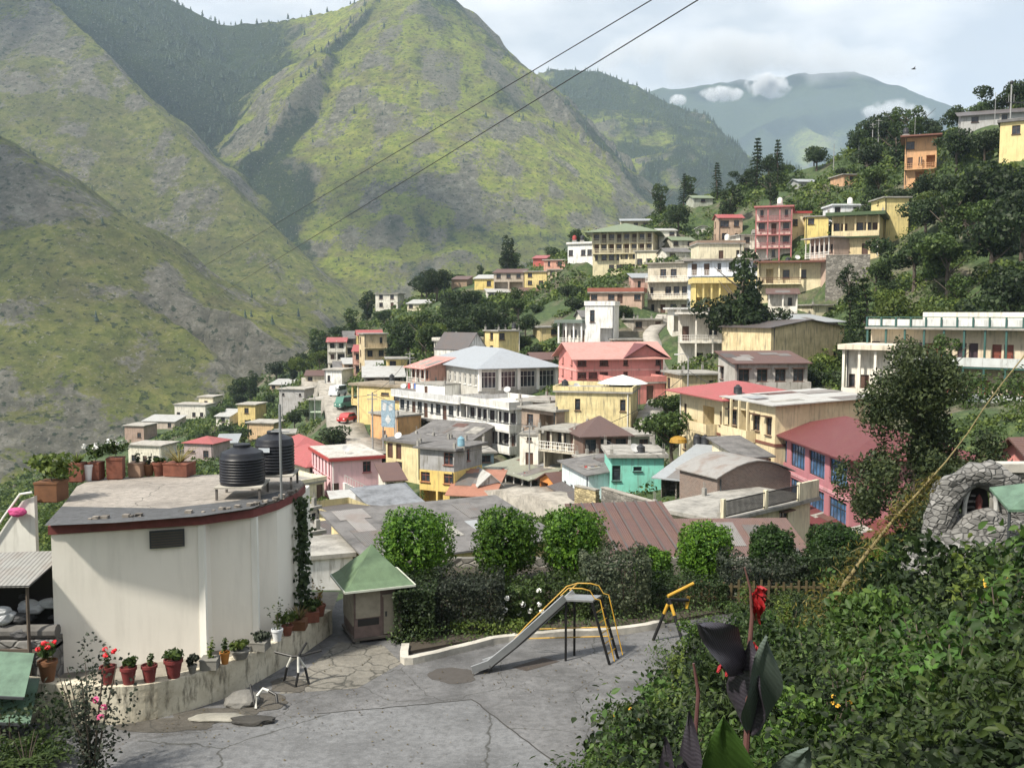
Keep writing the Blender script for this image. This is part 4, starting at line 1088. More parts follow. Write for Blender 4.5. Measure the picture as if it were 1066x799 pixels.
# far blue mountain
def far_z(x, y):
    P = [tuple(W(*q)) for q in [(330, 150, 6800), (560, 128, 6800), (640, 104, 6750), (700, 92, 6700), (755, 88, 6650), (800, 84, 6600), (868, 74, 6500), (905, 79, 6500), (942, 94, 6450), (974, 116, 6400), (1010, 165, 6300), (1060, 215, 6200), (1300, 300, 6000)]]
    Q = [[P[6], W(850, 120, 6000), W(835, 165, 5600), W(860, 230, 5100)], [P[8], W(935, 130, 6000), W(940, 190, 5500)], [P[4], W(740, 130, 6200), W(715, 180, 5700)]]
    z = np.full(x.shape, -600.0)
    for line, k in [(P, .62)] + [(q, .75) for q in Q]:
        for a, b in zip(line[:-1], line[1:]):
            dx, dy = b[0] - a[0], b[1] - a[1]
            t = np.clip(((x - a[0]) * dx + (y - a[1]) * dy) / (dx * dx + dy * dy), 0, 1)
            ds = np.hypot(x - a[0] - dx * t, y - a[1] - dy * t)
            kk = k * (1 + .5 * (.55 - ridged(x / 500, y / 500, 4)))
            z = np.maximum(z, a[2] + (b[2] - a[2]) * t - kk * ds)
    return z + (ridged(x / 300, y / 300, 5) - .5) * 70
me, _, _ = grid('far_mountain', -2200, 5200, 4700, 8200, 42, far_z, MM)
z_ = np.zeros(len(me.vertices) * 4, np.float32).reshape(-1, 4)
co = np.zeros(len(me.vertices) * 3, np.float32); me.vertices.foreach_get('co', co); co = co.reshape(-1, 3)
z_[:, 0] = np.clip(.55 + np.clip((co[:, 2] - 900) / 500, 0, 1) * .5 + (fbm(co[:, 0] / 500, co[:, 1] / 500, 4) - .5) * 1.4, 0, 1)  # forest tone rises with height, putting cloud shade into the colour
z_[:, 1] = np.clip(.35 + (fbm(co[:, 0] / 260, co[:, 1] / 260 + 4, 4) - .5) * 1.6, 0, 1); z_[:, 3] = 1
ca = me.color_attributes.new('cover', 'FLOAT_COLOR', 'POINT'); ca.data.foreach_set('color', z_.ravel())
put(inst('far_mountain', me), kind='structure')

# conifers and scrub on the mountains: nobody could count them
def conifers():
    t_v, t_f = [], []
    for (r, z0, z1) in ((.24, .08, .62), (.17, .38, .86), (.09, .66, 1.0)):
        n = len(t_v)
        for j in range(6):
            a = 2 * math.pi * j / 6 + z0 * 5
            t_v.append((r * (1 if j % 2 else .72) * math.cos(a), r * (1 if j % 2 else .72) * math.sin(a), z0 + (.05 if j % 2 else 0)))
        t_v.append((0, 0, z1))
        for j in range(6): t_f.append((n + j, n + (j + 1) % 6, n + 6))
    n = len(t_v)                                             # bare stem below
    t_v += [(.02, 0, -.1), (-.01, .017, -.1), (-.01, -.017, -.1), (0, 0, .2)]
    t_f += [(n, n + 1, n + 3), (n + 1, n + 2, n + 3), (n + 2, n, n + 3)]
    t_v, t_f = np.array(t_v), np.array(t_f)
    rng = np.random.default_rng(5)
    pr = (np.clip(forest - .36, 0, 1) ** 1.2 + .005) * (MZ > -60) * (np.abs(mpx - 450) < 620)
    # crest lines carry standing trees as well
    lap = np.zeros_like(Zg); lap[2:-2, 2:-2] = (Zg[4:, 2:-2] + Zg[:-4, 2:-2] + Zg[2:-2, 4:] + Zg[2:-2, :-4] - 4 * Zg[2:-2, 2:-2])
    crest = (lap.ravel() < -14) * np.isin(who, (2, 3, 6)) * (MZ > 250)
    pr = pr + crest * .16
    pr = pr / pr.sum()
    N = 12000
    pick = rng.choice(len(pr), N, p=pr)
    x = MX[pick] + rng.uniform(-4, 4, N); y = MY[pick] + rng.uniform(-4, 4, N)
    z = mountain_z(x, y) - 1.0
    h = rng.uniform(4, 10, N) * np.where(who[pick] >= 6, 1.6, np.where(crest[pick], 1.5, 1))
    w = h * rng.uniform(.8, 1.25, N)
    a = rng.uniform(0, 6.28, N)
    V = np.empty((N, len(t_v), 3))
    V[:, :, 0] = x[:, None] + (t_v[None, :, 0] * np.cos(a)[:, None] - t_v[None, :, 1] * np.sin(a)[:, None]) * w[:, None]
    V[:, :, 1] = y[:, None] + (t_v[None, :, 0] * np.sin(a)[:, None] + t_v[None, :, 1] * np.cos(a)[:, None]) * w[:, None]
    V[:, :, 2] = z[:, None] + t_v[None, :, 2] * h[:, None]
    Fq = (t_f[None] + (np.arange(N) * len(t_v))[:, None, None]).reshape(-1, 3)
    me = np_mesh('mountain_forest', V.reshape(-1, 3), Fq, leafmat((.008, .018, .010), (.016, .034, .016), (.03, .052, .02), 'conifer_needles', .05))
    put(inst('mountain_forest', me), kind='stuff')
conifers()

# ------------------------------------------------------------------ air and clouds
bm = bmesh.new(); bmesh.ops.create_cube(bm, size=1)
for v in bm.verts: v.co = Vector((v.co.x * 5200 + 200, v.co.y * 4700 + 2260, v.co.z * 1500 + 250))
me = bpy.data.meshes.new('haze'); bm.to_mesh(me); bm.free()
hm = bpy.data.materials.new('mountain_air'); hm.use_nodes = True; hm.node_tree.nodes.clear()
ho = hm.node_tree.nodes.new('ShaderNodeOutputMaterial'); hv = hm.node_tree.nodes.new('ShaderNodeVolumePrincipled')
hv.inputs['Color'].default_value = (.64, .81, 1.0, 1); hv.inputs['Density'].default_value = .00012; hv.inputs['Anisotropy'].default_value = .25
hm.node_tree.links.new(hv.outputs[0], ho.inputs['Volume']); me.materials.append(hm)
put(inst('haze', me), kind='stuff')
def cloud_mat():
    m = NT('cloud_white'); m.col((.88, .89, .90)); m.rough(1.0); m.p.inputs['Specular IOR Level'].default_value = 0
    tr = m.n('ShaderNodeBsdfTranslucent'); tr.inputs[0].default_value = (.9, .9, .92, 1); mx = m.n('ShaderNodeMixShader'); mx.inputs[0].default_value = .45
    m.l(m.p.outputs[0], mx.inputs[1]); m.l(tr.outputs[0], mx.inputs[2]); m.l(mx.outputs[0], m.out.inputs[0]); return m.mat
CLM = cloud_mat()
def cloud(c, s, seed, n=16):  # opaque cloud kept out of view, added only for its shadow
    bm = bmesh.new(); rng = np.random.default_rng(seed)
    for i in range(n):
        q = rng.normal(0, .38, 3) * np.array(s); r = rng.uniform(.28, .6) * min(s[0], s[2] * 1.6) * (1 - .4 * abs(q[0]) / s[0])
        M = Matrix.Translation(Vector((q[0], q[1], abs(q[2])))) @ Matrix.Diagonal((1.25, 1.1, .8, 1))
        g = bmesh.ops.create_icosphere(bm, subdivisions=3, radius=max(r, 1), matrix=M)
        for v in g['verts']:
            k = fbm(np.array([v.co.x / min(s) * 1.6 + seed]), np.array([v.co.z / min(s) * 1.6 + v.co.y / min(s)]), 4)[0]
            v.co += (v.co - Vector(q)) * (k - .5) * .9
    me = bpy.data.meshes.new('cloud'); bm.to_mesh(me); bm.free(); me.materials.append(CLM)
    for p in me.polygons: p.use_smooth = True
    put(inst('clouds', me, None, c), kind='stuff')
def vapour(name, c, s, seed, dens, sx, lo=.42, hi=.62):
    """soft cloud: an ellipsoid of uneven vapour"""
    bm = bmesh.new(); bmesh.ops.create_icosphere(bm, subdivisions=4, radius=1)
    me = bpy.data.meshes.new('cloud'); bm.to_mesh(me); bm.free()
    mt = bpy.data.materials.new('vapour'); mt.use_nodes = True; t = mt.node_tree; t.nodes.clear()
    o = t.nodes.new('ShaderNodeOutputMaterial'); v = t.nodes.new('ShaderNodeVolumePrincipled'); v.inputs['Color'].default_value = (.97, .97, .98, 1); v.inputs['Anisotropy'].default_value = .2
    tc = t.nodes.new('ShaderNodeTexCoord'); ln = t.nodes.new('ShaderNodeVectorMath'); ln.operation = 'LENGTH'; t.links.new(tc.outputs['Object'], ln.inputs[0])
    mp = t.nodes.new('ShaderNodeMapping'); mp.inputs['Scale'].default_value = (s[0] / sx, s[1] / sx, s[2] / sx); mp.inputs['Location'].default_value = (seed, seed * 2.3, 0); t.links.new(tc.outputs['Object'], mp.inputs[0])
    nz = t.nodes.new('ShaderNodeTexNoise'); nz.inputs['Scale'].default_value = 1.0; nz.inputs['Detail'].default_value = 5; t.links.new(mp.outputs[0], nz.inputs['Vector'])
    def mth(op, a, b):
        q = t.nodes.new('ShaderNodeMath'); q.operation = op
        for k, x in enumerate((a, b)):
            if hasattr(x, 'is_output'): t.links.new(x, q.inputs[k])
            else: q.inputs[k].default_value = x
        return q.outputs[0]
    fall = mth('SUBTRACT', 1.0, mth('POWER', ln.outputs['Value'], 2.0))
    h = mth('ADD', nz.outputs['Fac'], mth('MULTIPLY', fall, .28))
    mr = t.nodes.new('ShaderNodeMapRange'); mr.inputs[1].default_value = lo + .14; mr.inputs[2].default_value = hi + .14; t.links.new(h, mr.inputs[0])
    edge = t.nodes.new('ShaderNodeMapRange'); edge.inputs[1].default_value = 0; edge.inputs[2].default_value = .35; t.links.new(fall, edge.inputs[0])
    t.links.new(mth('MULTIPLY', mth('MULTIPLY', mr.outputs[0], edge.outputs[0]), dens), v.inputs['Density']); t.links.new(v.outputs[0], o.inputs['Volume'])
    mt.cycles.volume_step_rate = 1.0 if hasattr(mt.cycles, 'volume_step_rate') else 1
    me.materials.append(mt)
    ob = inst(name, me, None, c); ob.scale = s; put(ob, kind='stuff')
for (px, py, w, h, sd, dn, sx) in ((800, 89, 26, 15, 1, .05, 60), (752, 98, 26, 9, 2, .04, 50), (706, 104, 11, 6, 3, .04, 40), (932, 118, 44, 16, 4, .03, 90), (760, 62, 170, 34, 7, .006, 260), (905, 66, 110, 20, 8, .004, 260)):
    Yc = 4900 if sd < 7 else 5600
    vapour('clouds', W(px, py, Yc), (w * Yc / 1000, 60 + w * .8, h * Yc / 1000), sd, dn, sx)

# unseen cloud meshes added out of view to cast shade on the slopes
def over(px, py, Y, s, sd):
    T = W(px, py, Y); cloud(T + SUN * 1700, s, sd, 22)
over(450, 250, 1430, (170, 120, 45), 11); over(25, 250, 840, (90, 110, 40), 18); over(20, 20, 1550, (200, 150, 50), 13); over(20, 350, 800, (120, 110, 40), 12); over(800, 82, 6500, (900, 500, 120), 16)
# ------------------------------------------------------------------ roads and paths laid on the slope
def ribbon(name, pts, width, mat, label=None, lift=.22, steps=False):
    P = [XY(px, Y, 450) for px, Y in pts]
    q = []
    for a, b in zip(P[:-1], P[1:]):
        n = max(2, int((b - a).length / 1.2))
        q += [a + (b - a) * (i / n) for i in range(n)]
    q.append(P[-1])
    V, Q = [], []
    ds = [((q[min(i + 1, len(q) - 1)] - q[max(i - 1, 0)]).normalized()) for i in range(len(q))]
    for p, d in zip(q, ds):
        nrm = Vector((-d.y, d.x))
        zz = max(gz(*(p + nrm * width * s)) for s in (-.5, 0, .5)) + lift
        for s in (-.5, .5):
            e = p + nrm * width * s
            V.append((e.x, e.y, zz))
    for i in range(len(q) - 1): Q.append((2 * i, 2 * i + 1, 2 * i + 3, 2 * i + 2))
    k = len(V)
    V += [(v[0], v[1], v[2] - 2.5) for v in V[:]]
    for i in range(len(q) - 1):
        Q.append((2 * i, 2 * i + 2, k + 2 * i + 2, k + 2 * i)); Q.append((2 * i + 1, k + 2 * i + 1, k + 2 * i + 3, 2 * i + 3))
    me = np_mesh(name, np.array(V), np.array(Q), mat)
    o = inst(name, me)
    put(o, kind='structure')
    PATHS.append(([(p.x, p.y) for p in q], width)); PZ.extend([(V[2 * i][0] * .5 + V[2 * i + 1][0] * .5, V[2 * i][1] * .5 + V[2 * i + 1][1] * .5, V[2 * i][2]) for i in range(len(q))])
    return q
PATHS = []; PZ = []
ROADM = concrete((.27, .25, .22), 'dusty_road')
mk = ribbon('street', [(618, 84), (585, 88), (556, 94), (528, 100), (500, 106), (478, 111)], 6.0, ROADM)
rd = ribbon('road', [(398, 122), (372, 138), (356, 160), (349, 185), (343, 215), (325, 245)], 5.0, ROADM)
st_ = ribbon('path', [(664, 96), (672, 106), (684, 117), (694, 128), (683, 140), (676, 152), (690, 166)], 2.4, concrete((.32, .30, .27), 'path_stone'))

# ------------------------------------------------------------------ plants
def leaves(name, C, N, L, wd, mat, rng, jit=.6, fold=True):
    """one bent rhombus per leaf"""
    n = len(C)
    N = N + rng.normal(0, jit, (n, 3)); N /= np.linalg.norm(N, axis=1)[:, None] + 1e-9
    t = np.cross(N, rng.normal(0, 1, (n, 3))); t /= np.linalg.norm(t, axis=1)[:, None] + 1e-9
    b = np.cross(N, t)
    L = np.broadcast_to(L, n)[:, None]; Wd = np.broadcast_to(wd, n)[:, None]
    if fold == 2:                                              # pointed oval leaf creased along its midrib
        V = np.empty((n, 6, 3)); up = N * Wd * .16
        V[:, 0] = C - t * L * .5; V[:, 3] = C + t * L * .5 - N * L * .08
        V[:, 1] = C - t * L * .20 + b * Wd * .5 + up; V[:, 2] = C + t * L * .14 + b * Wd * .44 + up
        V[:, 5] = C - t * L * .20 - b * Wd * .5 + up; V[:, 4] = C + t * L * .14 - b * Wd * .44 + up
        k6 = np.arange(n)[:, None] * 6
        return np_mesh(name, V.reshape(-1, 3), np.concatenate([k6 + np.array([[0, 3, 2, 1]]), k6 + np.array([[0, 5, 4, 3]])]), mat)
    V = np.empty((n, 4, 3))
    V[:, 0] = C - t * L * .5; V[:, 1] = C + b * Wd * .5 + N * Wd * .18; V[:, 2] = C + t * L * .5; V[:, 3] = C - b * Wd * .5 + N * Wd * .18
    Fq = np.arange(n * 4).reshape(n, 4)
    return np_mesh(name, V.reshape(-1, 3), Fq, mat)
def shell(rng, n, c, r, lo=.72, top=None):
    d = rng.normal(0, 1, (n, 3)); d /= np.linalg.norm(d, axis=1)[:, None]
    k = rng.uniform(lo, 1.03, n) ** .8
    return np.array(c) + d * np.array(r) * k[:, None], d
def blobs(rng, n, B, lo=.6):
    vol = np.array([b[1][0] * b[1][1] for b in B]); vol /= vol.sum()
    C, N = [], []
    for b, f in zip(B, vol):
        c, d = shell(rng, max(8, int(n * f)), b[0], b[1], lo)
        C.append(c); N.append(d)
    return np.concatenate(C), np.concatenate(N)
def trunk_mesh(h, r, limbs, rng, name='trunk'):
    m = MB()
    pts = [(0, 0, -.5)] + [(rng.uniform(-.12, .12) * h * .12 * i, rng.uniform(-.12, .12) * h * .12 * i, h * i / 4) for i in range(1, 5)]
    m.tube(pts, [r * 1.25, r, r * .85, r * .65, r * .4], 7)
    for _ in range(limbs):
        a = rng.uniform(0, 6.28); z = h * rng.uniform(.45, .9); l = h * rng.uniform(.3, .55)
        m.tube([(0, 0, z), (math.cos(a) * l * .5, math.sin(a) * l * .5, z + l * .35), (math.cos(a) * l, math.sin(a) * l, z + l * .8)], [r * .5, r * .35, r * .15], 5)
    return m.mesh(name, BARK)
DARKL = leafmat((.008, .018, .008), (.022, .042, .014), (.05, .078, .024), 'dark_leaves')
MIDL = leafmat((.014, .032, .009), (.040, .075, .018), (.085, .125, .03), 'mid_leaves')
YELL = leafmat((.028, .055, .010), (.075, .12, .022), (.15, .19, .04), 'light_leaves')
CLIPL = leafmat((.012, .040, .006), (.050, .125, .012), (.13, .24, .025), 'clipped_leaves')
HEDGEL = leafmat((.010, .016, .011), (.026, .038, .024), (.075, .09, .06), 'hedge_leaves')
TREEM = []
def tree_variant(kind, seed):
    rng = np.random.default_rng(seed)
    if kind == 'broad':
        B = [((rng.normal(0, 1.3), rng.normal(0, 1.3), rng.uniform(3.0, 6.2)), (rng.uniform(1.1, 1.9),) * 2 + (rng.uniform(.8, 1.3),)) for _ in range(13)]
        C, N = blobs(rng, 2300, B); s, tk = .50, trunk_mesh(4.4, .22, 5, rng)
    elif kind == 'tall':
        B = [((rng.normal(0, .75), rng.normal(0, .75), z), (rng.uniform(.8, 1.4),) * 2 + (rng.uniform(.8, 1.2),)) for z in np.linspace(2.6, 9, 12)]
        C, N = blobs(rng, 2200, B); s, tk = .46, trunk_mesh(7.5, .2, 4, rng)
    elif kind == 'bush':
        B = [((rng.normal(0, 1.0), rng.normal(0, 1.0), rng.uniform(.5, 1.7)), (rng.uniform(.7, 1.3),) * 2 + (rng.uniform(.6, 1.0),)) for _ in range(9)]
        C, N = blobs(rng, 1500, B); s, tk = .36, trunk_mesh(1.2, .1, 5, rng)
    else:                                                       # conifer with drooping tiers
        C, N = [], []
        for z in np.linspace(1.6, 10.2, 14):
            r = 2.5 * (1 - z / 11.2) ** .8 + .12
            for j in range(int(9 + r * 3)):
                a = rng.uniform(0, 6.28); k = np.linspace(.15, 1, 14)
                rr = r * rng.uniform(.7, 1.1)
                p = np.stack([np.cos(a) * rr * k, np.sin(a) * rr * k, z + .25 * k - .75 * k * k * r / 2.2], 1)
                C.append(p + rng.normal(0, .08, p.shape)); N.append(np.tile([0, 0, 1.0], (len(k), 1)))
        C, N = np.concatenate(C), np.concatenate(N); s, tk = .38, trunk_mesh(10.0, .2, 0, rng)
    return C, N, s, tk, rng
for kind, seed, mat, tone in (('broad', 1, DARKL, 'dark'), ('broad', 2, MIDL, 'mid green'), ('broad', 3, DARKL, 'dark'), ('tall', 4, DARKL, 'dark'), ('tall', 5, MIDL, 'mid green'),
                              ('bush', 6, YELL, 'bright green'), ('bush', 7, MIDL, 'mid green'), ('bush', 8, DARKL, 'dark'), ('conifer', 9, DARKL, 'dark'), ('broad', 10, YELL, 'bright green')):
    C, N, s, tk, rng = tree_variant(kind, seed)
    L = s * rng.uniform(.6, 1.25, len(C))
    TREEM.append((kind, tone, leaves('crown', C, N, L, L * .62, mat, rng, .7), tk, {'broad': 7.3, 'tall': 10, 'bush': 2.6, 'conifer': 10.5}[kind], {'broad': 3.2, 'tall': 1.9, 'bush': 2.0, 'conifer': 2.3}[kind]))

_fc = []
def in_foot(x, y, pad):
    while len(_fc) < len(FOOT):
        c = FOOT[len(_fc)]; E = []
        for i in range(4):
            a, b = c[i], c[(i + 1) % 4]; L_ = math.hypot(b[0] - a[0], b[1] - a[1]) + 1e-9
            E.append((a[0], a[1], (b[1] - a[1]) / L_, -(b[0] - a[0]) / L_))
        mx, my = sum(p[0] for p in c) / 4, sum(p[1] for p in c) / 4
        _fc.append((mx, my, max(math.hypot(p[0] - mx, p[1] - my) for p in c), E))
    for mx, my, r, E in _fc:
        if abs(x - mx) > r + pad or abs(y - my) > r + pad: continue
        if all((x - e[0]) * e[2] + (y - e[1]) * e[3] <= pad for e in E): return True
    for q, w in PATHS:
        rr = (w / 2 + pad * .6) ** 2
        for p in q:
            if (x - p[0]) ** 2 + (y - p[1]) ** 2 < rr: return True
    return False
def covers(px0, px1, py0, py1, Y, tol=.35):
    """does a plant at distance Y with this outline hide too much of a building"""
    for (a, b, t, g, yb, lab) in SCREEN:
        ov = min(px1, b) - max(px0, a)
        if ov <= 0: continue
        if yb > Y - 1 and py1 > t and py0 < g:
            if (g - max(t, py0)) / max(1, g - t) > tol and ov > .16 * (b - a): return True
        if yb < Y and px0 > a - 2 and px1 < b + 2 and py0 > t: return True         # wholly hidden
    return False
# crowd of plain houses that packs the slope
def pack_houses():
    rr = random.Random(5); used = set()
    cols = [(PALE, 'cream'), (OFFW, 'white'), (YEL, 'yellow'), ((.44, .42, .40), 'grey'), ((.50, .36, .27), 'brownish'), ((.58, .36, .30), 'pinkish'), ((.46, .56, .58), 'pale blue'), ((.58, .47, .30), 'ochre')]
    roofs = [('flat', None, 'flat roof'), ('flat', None, 'flat roof'), ('shed', GREYT, 'grey tin roof'), ('shed', BROWNT, 'brown tin roof'), ('gx', REDT, 'red roof'), ('gx', SLATE, 'dark roof'), ('shed', WHITET, 'pale tin roof')]
    made = 0; tr = 0
    while made < 62 and tr < 6000:
        tr += 1
        px = rr.uniform(300, 800); Y = math.exp(rr.uniform(math.log(78), math.log(260)))
        if px < 340 and Y > 200: continue
        if 385 < px < 610 and Y > 165: continue
        p = XY(px, Y, 400); z = gz(p.x, p.y); a = proj((p.x, p.y, z + .2))
        if a[1] > 545 or a[1] < 250 or (px > 620 and Y < 100): continue
        w = rr.uniform(4.2, 8.0); n = rr.choice([1, 1, 2, 2, 3]); h = 2.8 * n
        pw = w / Y * F; ph = h / Y * F
        bad = False
        for u in (0, .5, 1):
            for v in (0, .5, 1):
                if in_foot(p.x + w * u, p.y + 4.5 * v, .6): bad = True
        if bad or covers(px, px + pw, a[1] - ph - 4, a[1], Y, .42): continue
        c, cn = rr.choice(cols); rf, rm, rn = rr.choice(roofs)
        b = min(BLD['all'], key=lambda q: (q.location.x - p.x) ** 2 + (q.location.y - p.y) ** 2)
        pb = proj(b.location); rel = ('left of' if a[0] < pb[0] else 'right of') if abs(a[0] - pb[0]) > abs(a[1] - pb[1]) else ('above' if a[1] < pb[1] else 'below')
        lab = f"{cn} {['single', 'two', 'three'][n - 1]} storey house with {rn} {rel} {b.name.split('.')[0].replace('_', ' ')}"
        if lab in used: continue
        used.add(lab)
        pat = lambda: ''.join(rr.choice('wwwd.nW') for _ in range(max(2, int(w / 1.9))))
        ver_ = [dict(side='front', depth=1.0, floors=list(range(1, n)), cols=rr.choice([0, 3, 4]), rail=rr.choice(['bars', 'wall']), top=rr.random() < .6)] if n > 1 and rr.random() < .6 else []
        bld('town_house', lab, (a[0], Y), (a[0] + pw, Y + rr.uniform(-1.6, 2.0)), a[1], a[1] - ph, rr.uniform(4.5, 6.5), c, n, [pat() for _ in range(n)], left=['w.'] * n, right=['.w'] * n, roof=rf, rmat=rm or CONC, over=.4, rh=rr.uniform(.7, 1.3), dirt=.8, ctrl=False, parapet=rr.choice([0, 0, .6]) if rf == 'flat' else 0, ver=ver_, sun=rr.random() < .4, group='plain houses packed over the town slope')
        made += 1
    return made
print('packed', pack_houses())
SPOTS = []
def add_tree(v, x, y, s, rz=None):
    SPOTS.append((v, x, y, s, R.uniform(0, 6.28) if rz is None else rz))
def try_tree(v, px, Y, s, tol=.35, force=False):
    p = XY(px, Y, 350)
    kind, tone, cr, tk, h, r = TREEM[v]
    z = gz(p.x, p.y)
    c = proj((p.x, p.y, z)); hp = h * s / c[2] * F; wp = r * s / c[2] * F
    if not force:
        if in_foot(p.x, p.y, r * s * .55): return False
        if covers(c[0] - wp, c[0] + wp, c[1] - hp, c[1], Y, tol): return False
        for q in SPOTS:
            if (q[1] - p.x) ** 2 + (q[2] - p.y) ** 2 < (1.1 * (r * s + TREEM[q[0]][5] * q[3]) * .5) ** 2: return False
    add_tree(v, p.x, p.y, s)
    return True
# trees one can point at in the photograph: (variant, px, Y, scale)
for v, px, Y, s in [(3, 772, 126, 1.35), (0, 758, 128, 1.25), (0, 790, 127, 1.0), (8, 785, 238, 1.25), (8, 806, 236, 1.1), (8, 744, 246, .9), (8, 710, 248, .8), (0, 846, 236, .9), (0, 905, 226, 1.35), (0, 890, 226, 1.1), (0, 918, 223, 1.2),
                    (0, 985, 178, 1.35), (2, 1003, 172, 1.2), (0, 968, 168, 1.0), (0, 1018, 160, 1.2), (2, 990, 165, 1.2), (0, 1045, 158, 1.0), (2, 940, 158, 1.0), (0, 960, 146, 1.2), (2, 1000, 140, 1.5), (0, 1035, 136, 1.4), (1, 910, 140, 1.2), (2, 950, 128, 1.3), (1, 985, 122, 1.2), (0, 1030, 120, 1.3), (2, 1060, 124, 1.3),
                    (0, 640, 236, 1.0), (8, 620, 240, 1.0), (0, 660, 235, 1.1), (0, 680, 232, .9), (0, 433, 268, 1.4), (2, 455, 262, 1.3), (0, 415, 275, 1.2), (0, 400, 265, 1.0),
                    (0, 505, 215, 1.3), (2, 560, 205, 1.4), (0, 590, 200, 1.2), (3, 536, 230, .9), (1, 540, 196, 1.1), (0, 620, 196, 1.0), (2, 480, 225, 1.2), (3, 625, 148, .9), (0, 655, 158, 1.1), (1, 668, 156, .9), (0, 590, 160, 1.0), (0, 577, 148, .9), (4, 440, 172, .9), (0, 425, 180, 1.2), (2, 410, 178, 1.1),
                    (0, 330, 205, 1.2), (2, 318, 196, 1.1), (0, 305, 192, 1.0), (4, 300, 225, .9), (0, 280, 245, 1.1), (0, 235, 250, 1.0), (1, 225, 240, .9), (0, 325, 178, 1.0), (0, 424, 118, .6), (5, 862, 130, 1.3), (5, 830, 118, 1.2), (6, 850, 116, 1.3), (5, 895, 122, 1.3), (1, 700, 104, .55), (1, 694, 110, .7)]:
    q_ = XY(px, Y, 350); zz = gz(q_.x, q_.y); c_ = proj((q_.x, q_.y, zz))
    if px in (772, 758, 790): add_tree(v, q_.x, q_.y, s); continue
    while s > .4 and covers(c_[0] - TREEM[v][5] * s / c_[2] * F, c_[0] + TREEM[v][5] * s / c_[2] * F, c_[1] - TREEM[v][4] * s / c_[2] * F, c_[1], Y, .3): s *= .85
    if s > .4 and not in_foot(q_.x, q_.y, .5): add_tree(v, q_.x, q_.y, s)
tries = 0
n0 = len(SPOTS)
while len(SPOTS) < n0 + 190 and tries < 9000:
    tries += 1
    px = R.uniform(205, 1075); Y = math.exp(R.uniform(math.log(85), math.log(320)))
    lim = 330 - max(0, px - 400) * .15
    if Y > lim: continue
    v = R.choices(range(10), [6, 5, 6, 3, 3, 4, 5, 4, .6, 3])[0]
    p = XY(px, Y, 350); pj = proj((p.x, p.y, gz(p.x, p.y)))
    if pj[1] > 500: continue
    dens = 1.0
    if 620 < pj[0] < 880 and 170 < pj[1] < 290: dens = .6          # bushy open slope
    if R.random() > dens: continue
    s = R.uniform(.65, 1.2)
    try_tree(v, px, Y, s, .38)
# names by what stands nearest
REFS = []
for o in BLD['all']:
    M = Matrix.Translation(o.location) @ Matrix.Rotation(o.rotation_euler.z, 4, 'Z')
    Wd, D, H, fh = o['_f'][0], o['_f'][1], o['_f'][2], o['_f'][3]
    c = proj(M @ Vector((Wd / 2, 0, H / 2)))
    REFS.append((c[0], c[1], o.name.split('.')[0].replace('_', ' '), o.location.y))
    del o['_f']
words = {'broad': ('broad tree', 'tree'), 'tall': ('tall slim tree', 'tree'), 'bush': ('rounded bush', 'bush'), 'conifer': ('pointed conifer', 'conifer')}
labs = {}
for (v, x, y, s, rz) in SPOTS:
    kind, tone, cr, tk, h, r = TREEM[v]
    c = proj((x, y, gz(x, y) + h * s * .5))
    b = min(REFS, key=lambda q: (q[0] - c[0]) ** 2 + (q[1] - c[1]) ** 2 + ((q[3] - y) * .25) ** 2)
    dx, dy = c[0] - b[0], c[1] - b[1]
    rel = ('just left of' if dx < 0 else 'just right of') if abs(dx) > abs(dy) else ('above' if dy < 0 else 'below')
    size = 'large' if s > 1.15 else 'small' if s < .8 else 'middling'
    labs.setdefault(f'{size} {tone} {words[kind][0]} {rel} {b[2]}', []).append((c[0], v, x, y, s, rz))
ordn = ['leftmost', 'second from the left', 'third from the left', 'fourth from the left', 'fifth from the left', 'sixth from the left', 'seventh from the left', 'eighth from the left', 'ninth from the left']
for lab, L in labs.items():
    L.sort()
    for i, (_, v, x, y, s, rz) in enumerate(L):
        kind, tone, cr, tk, h, r = TREEM[v]
        l2 = lab if len(L) == 1 else f'{lab}, {"rightmost" if i == len(L) - 1 else ordn[min(i, 8)]}'
        t = thing({'broad': 'broadleaf_tree', 'tall': 'slender_tree', 'bush': 'bush', 'conifer': 'conifer_tree'}[kind], l2, words[kind][1], (x, y, gz(x, y) - .15), rz,
                  'bushes on the town slope' if kind == 'bush' else 'trees on the town slope', s)
        inst('crown', cr, t); inst('trunk', tk, t)

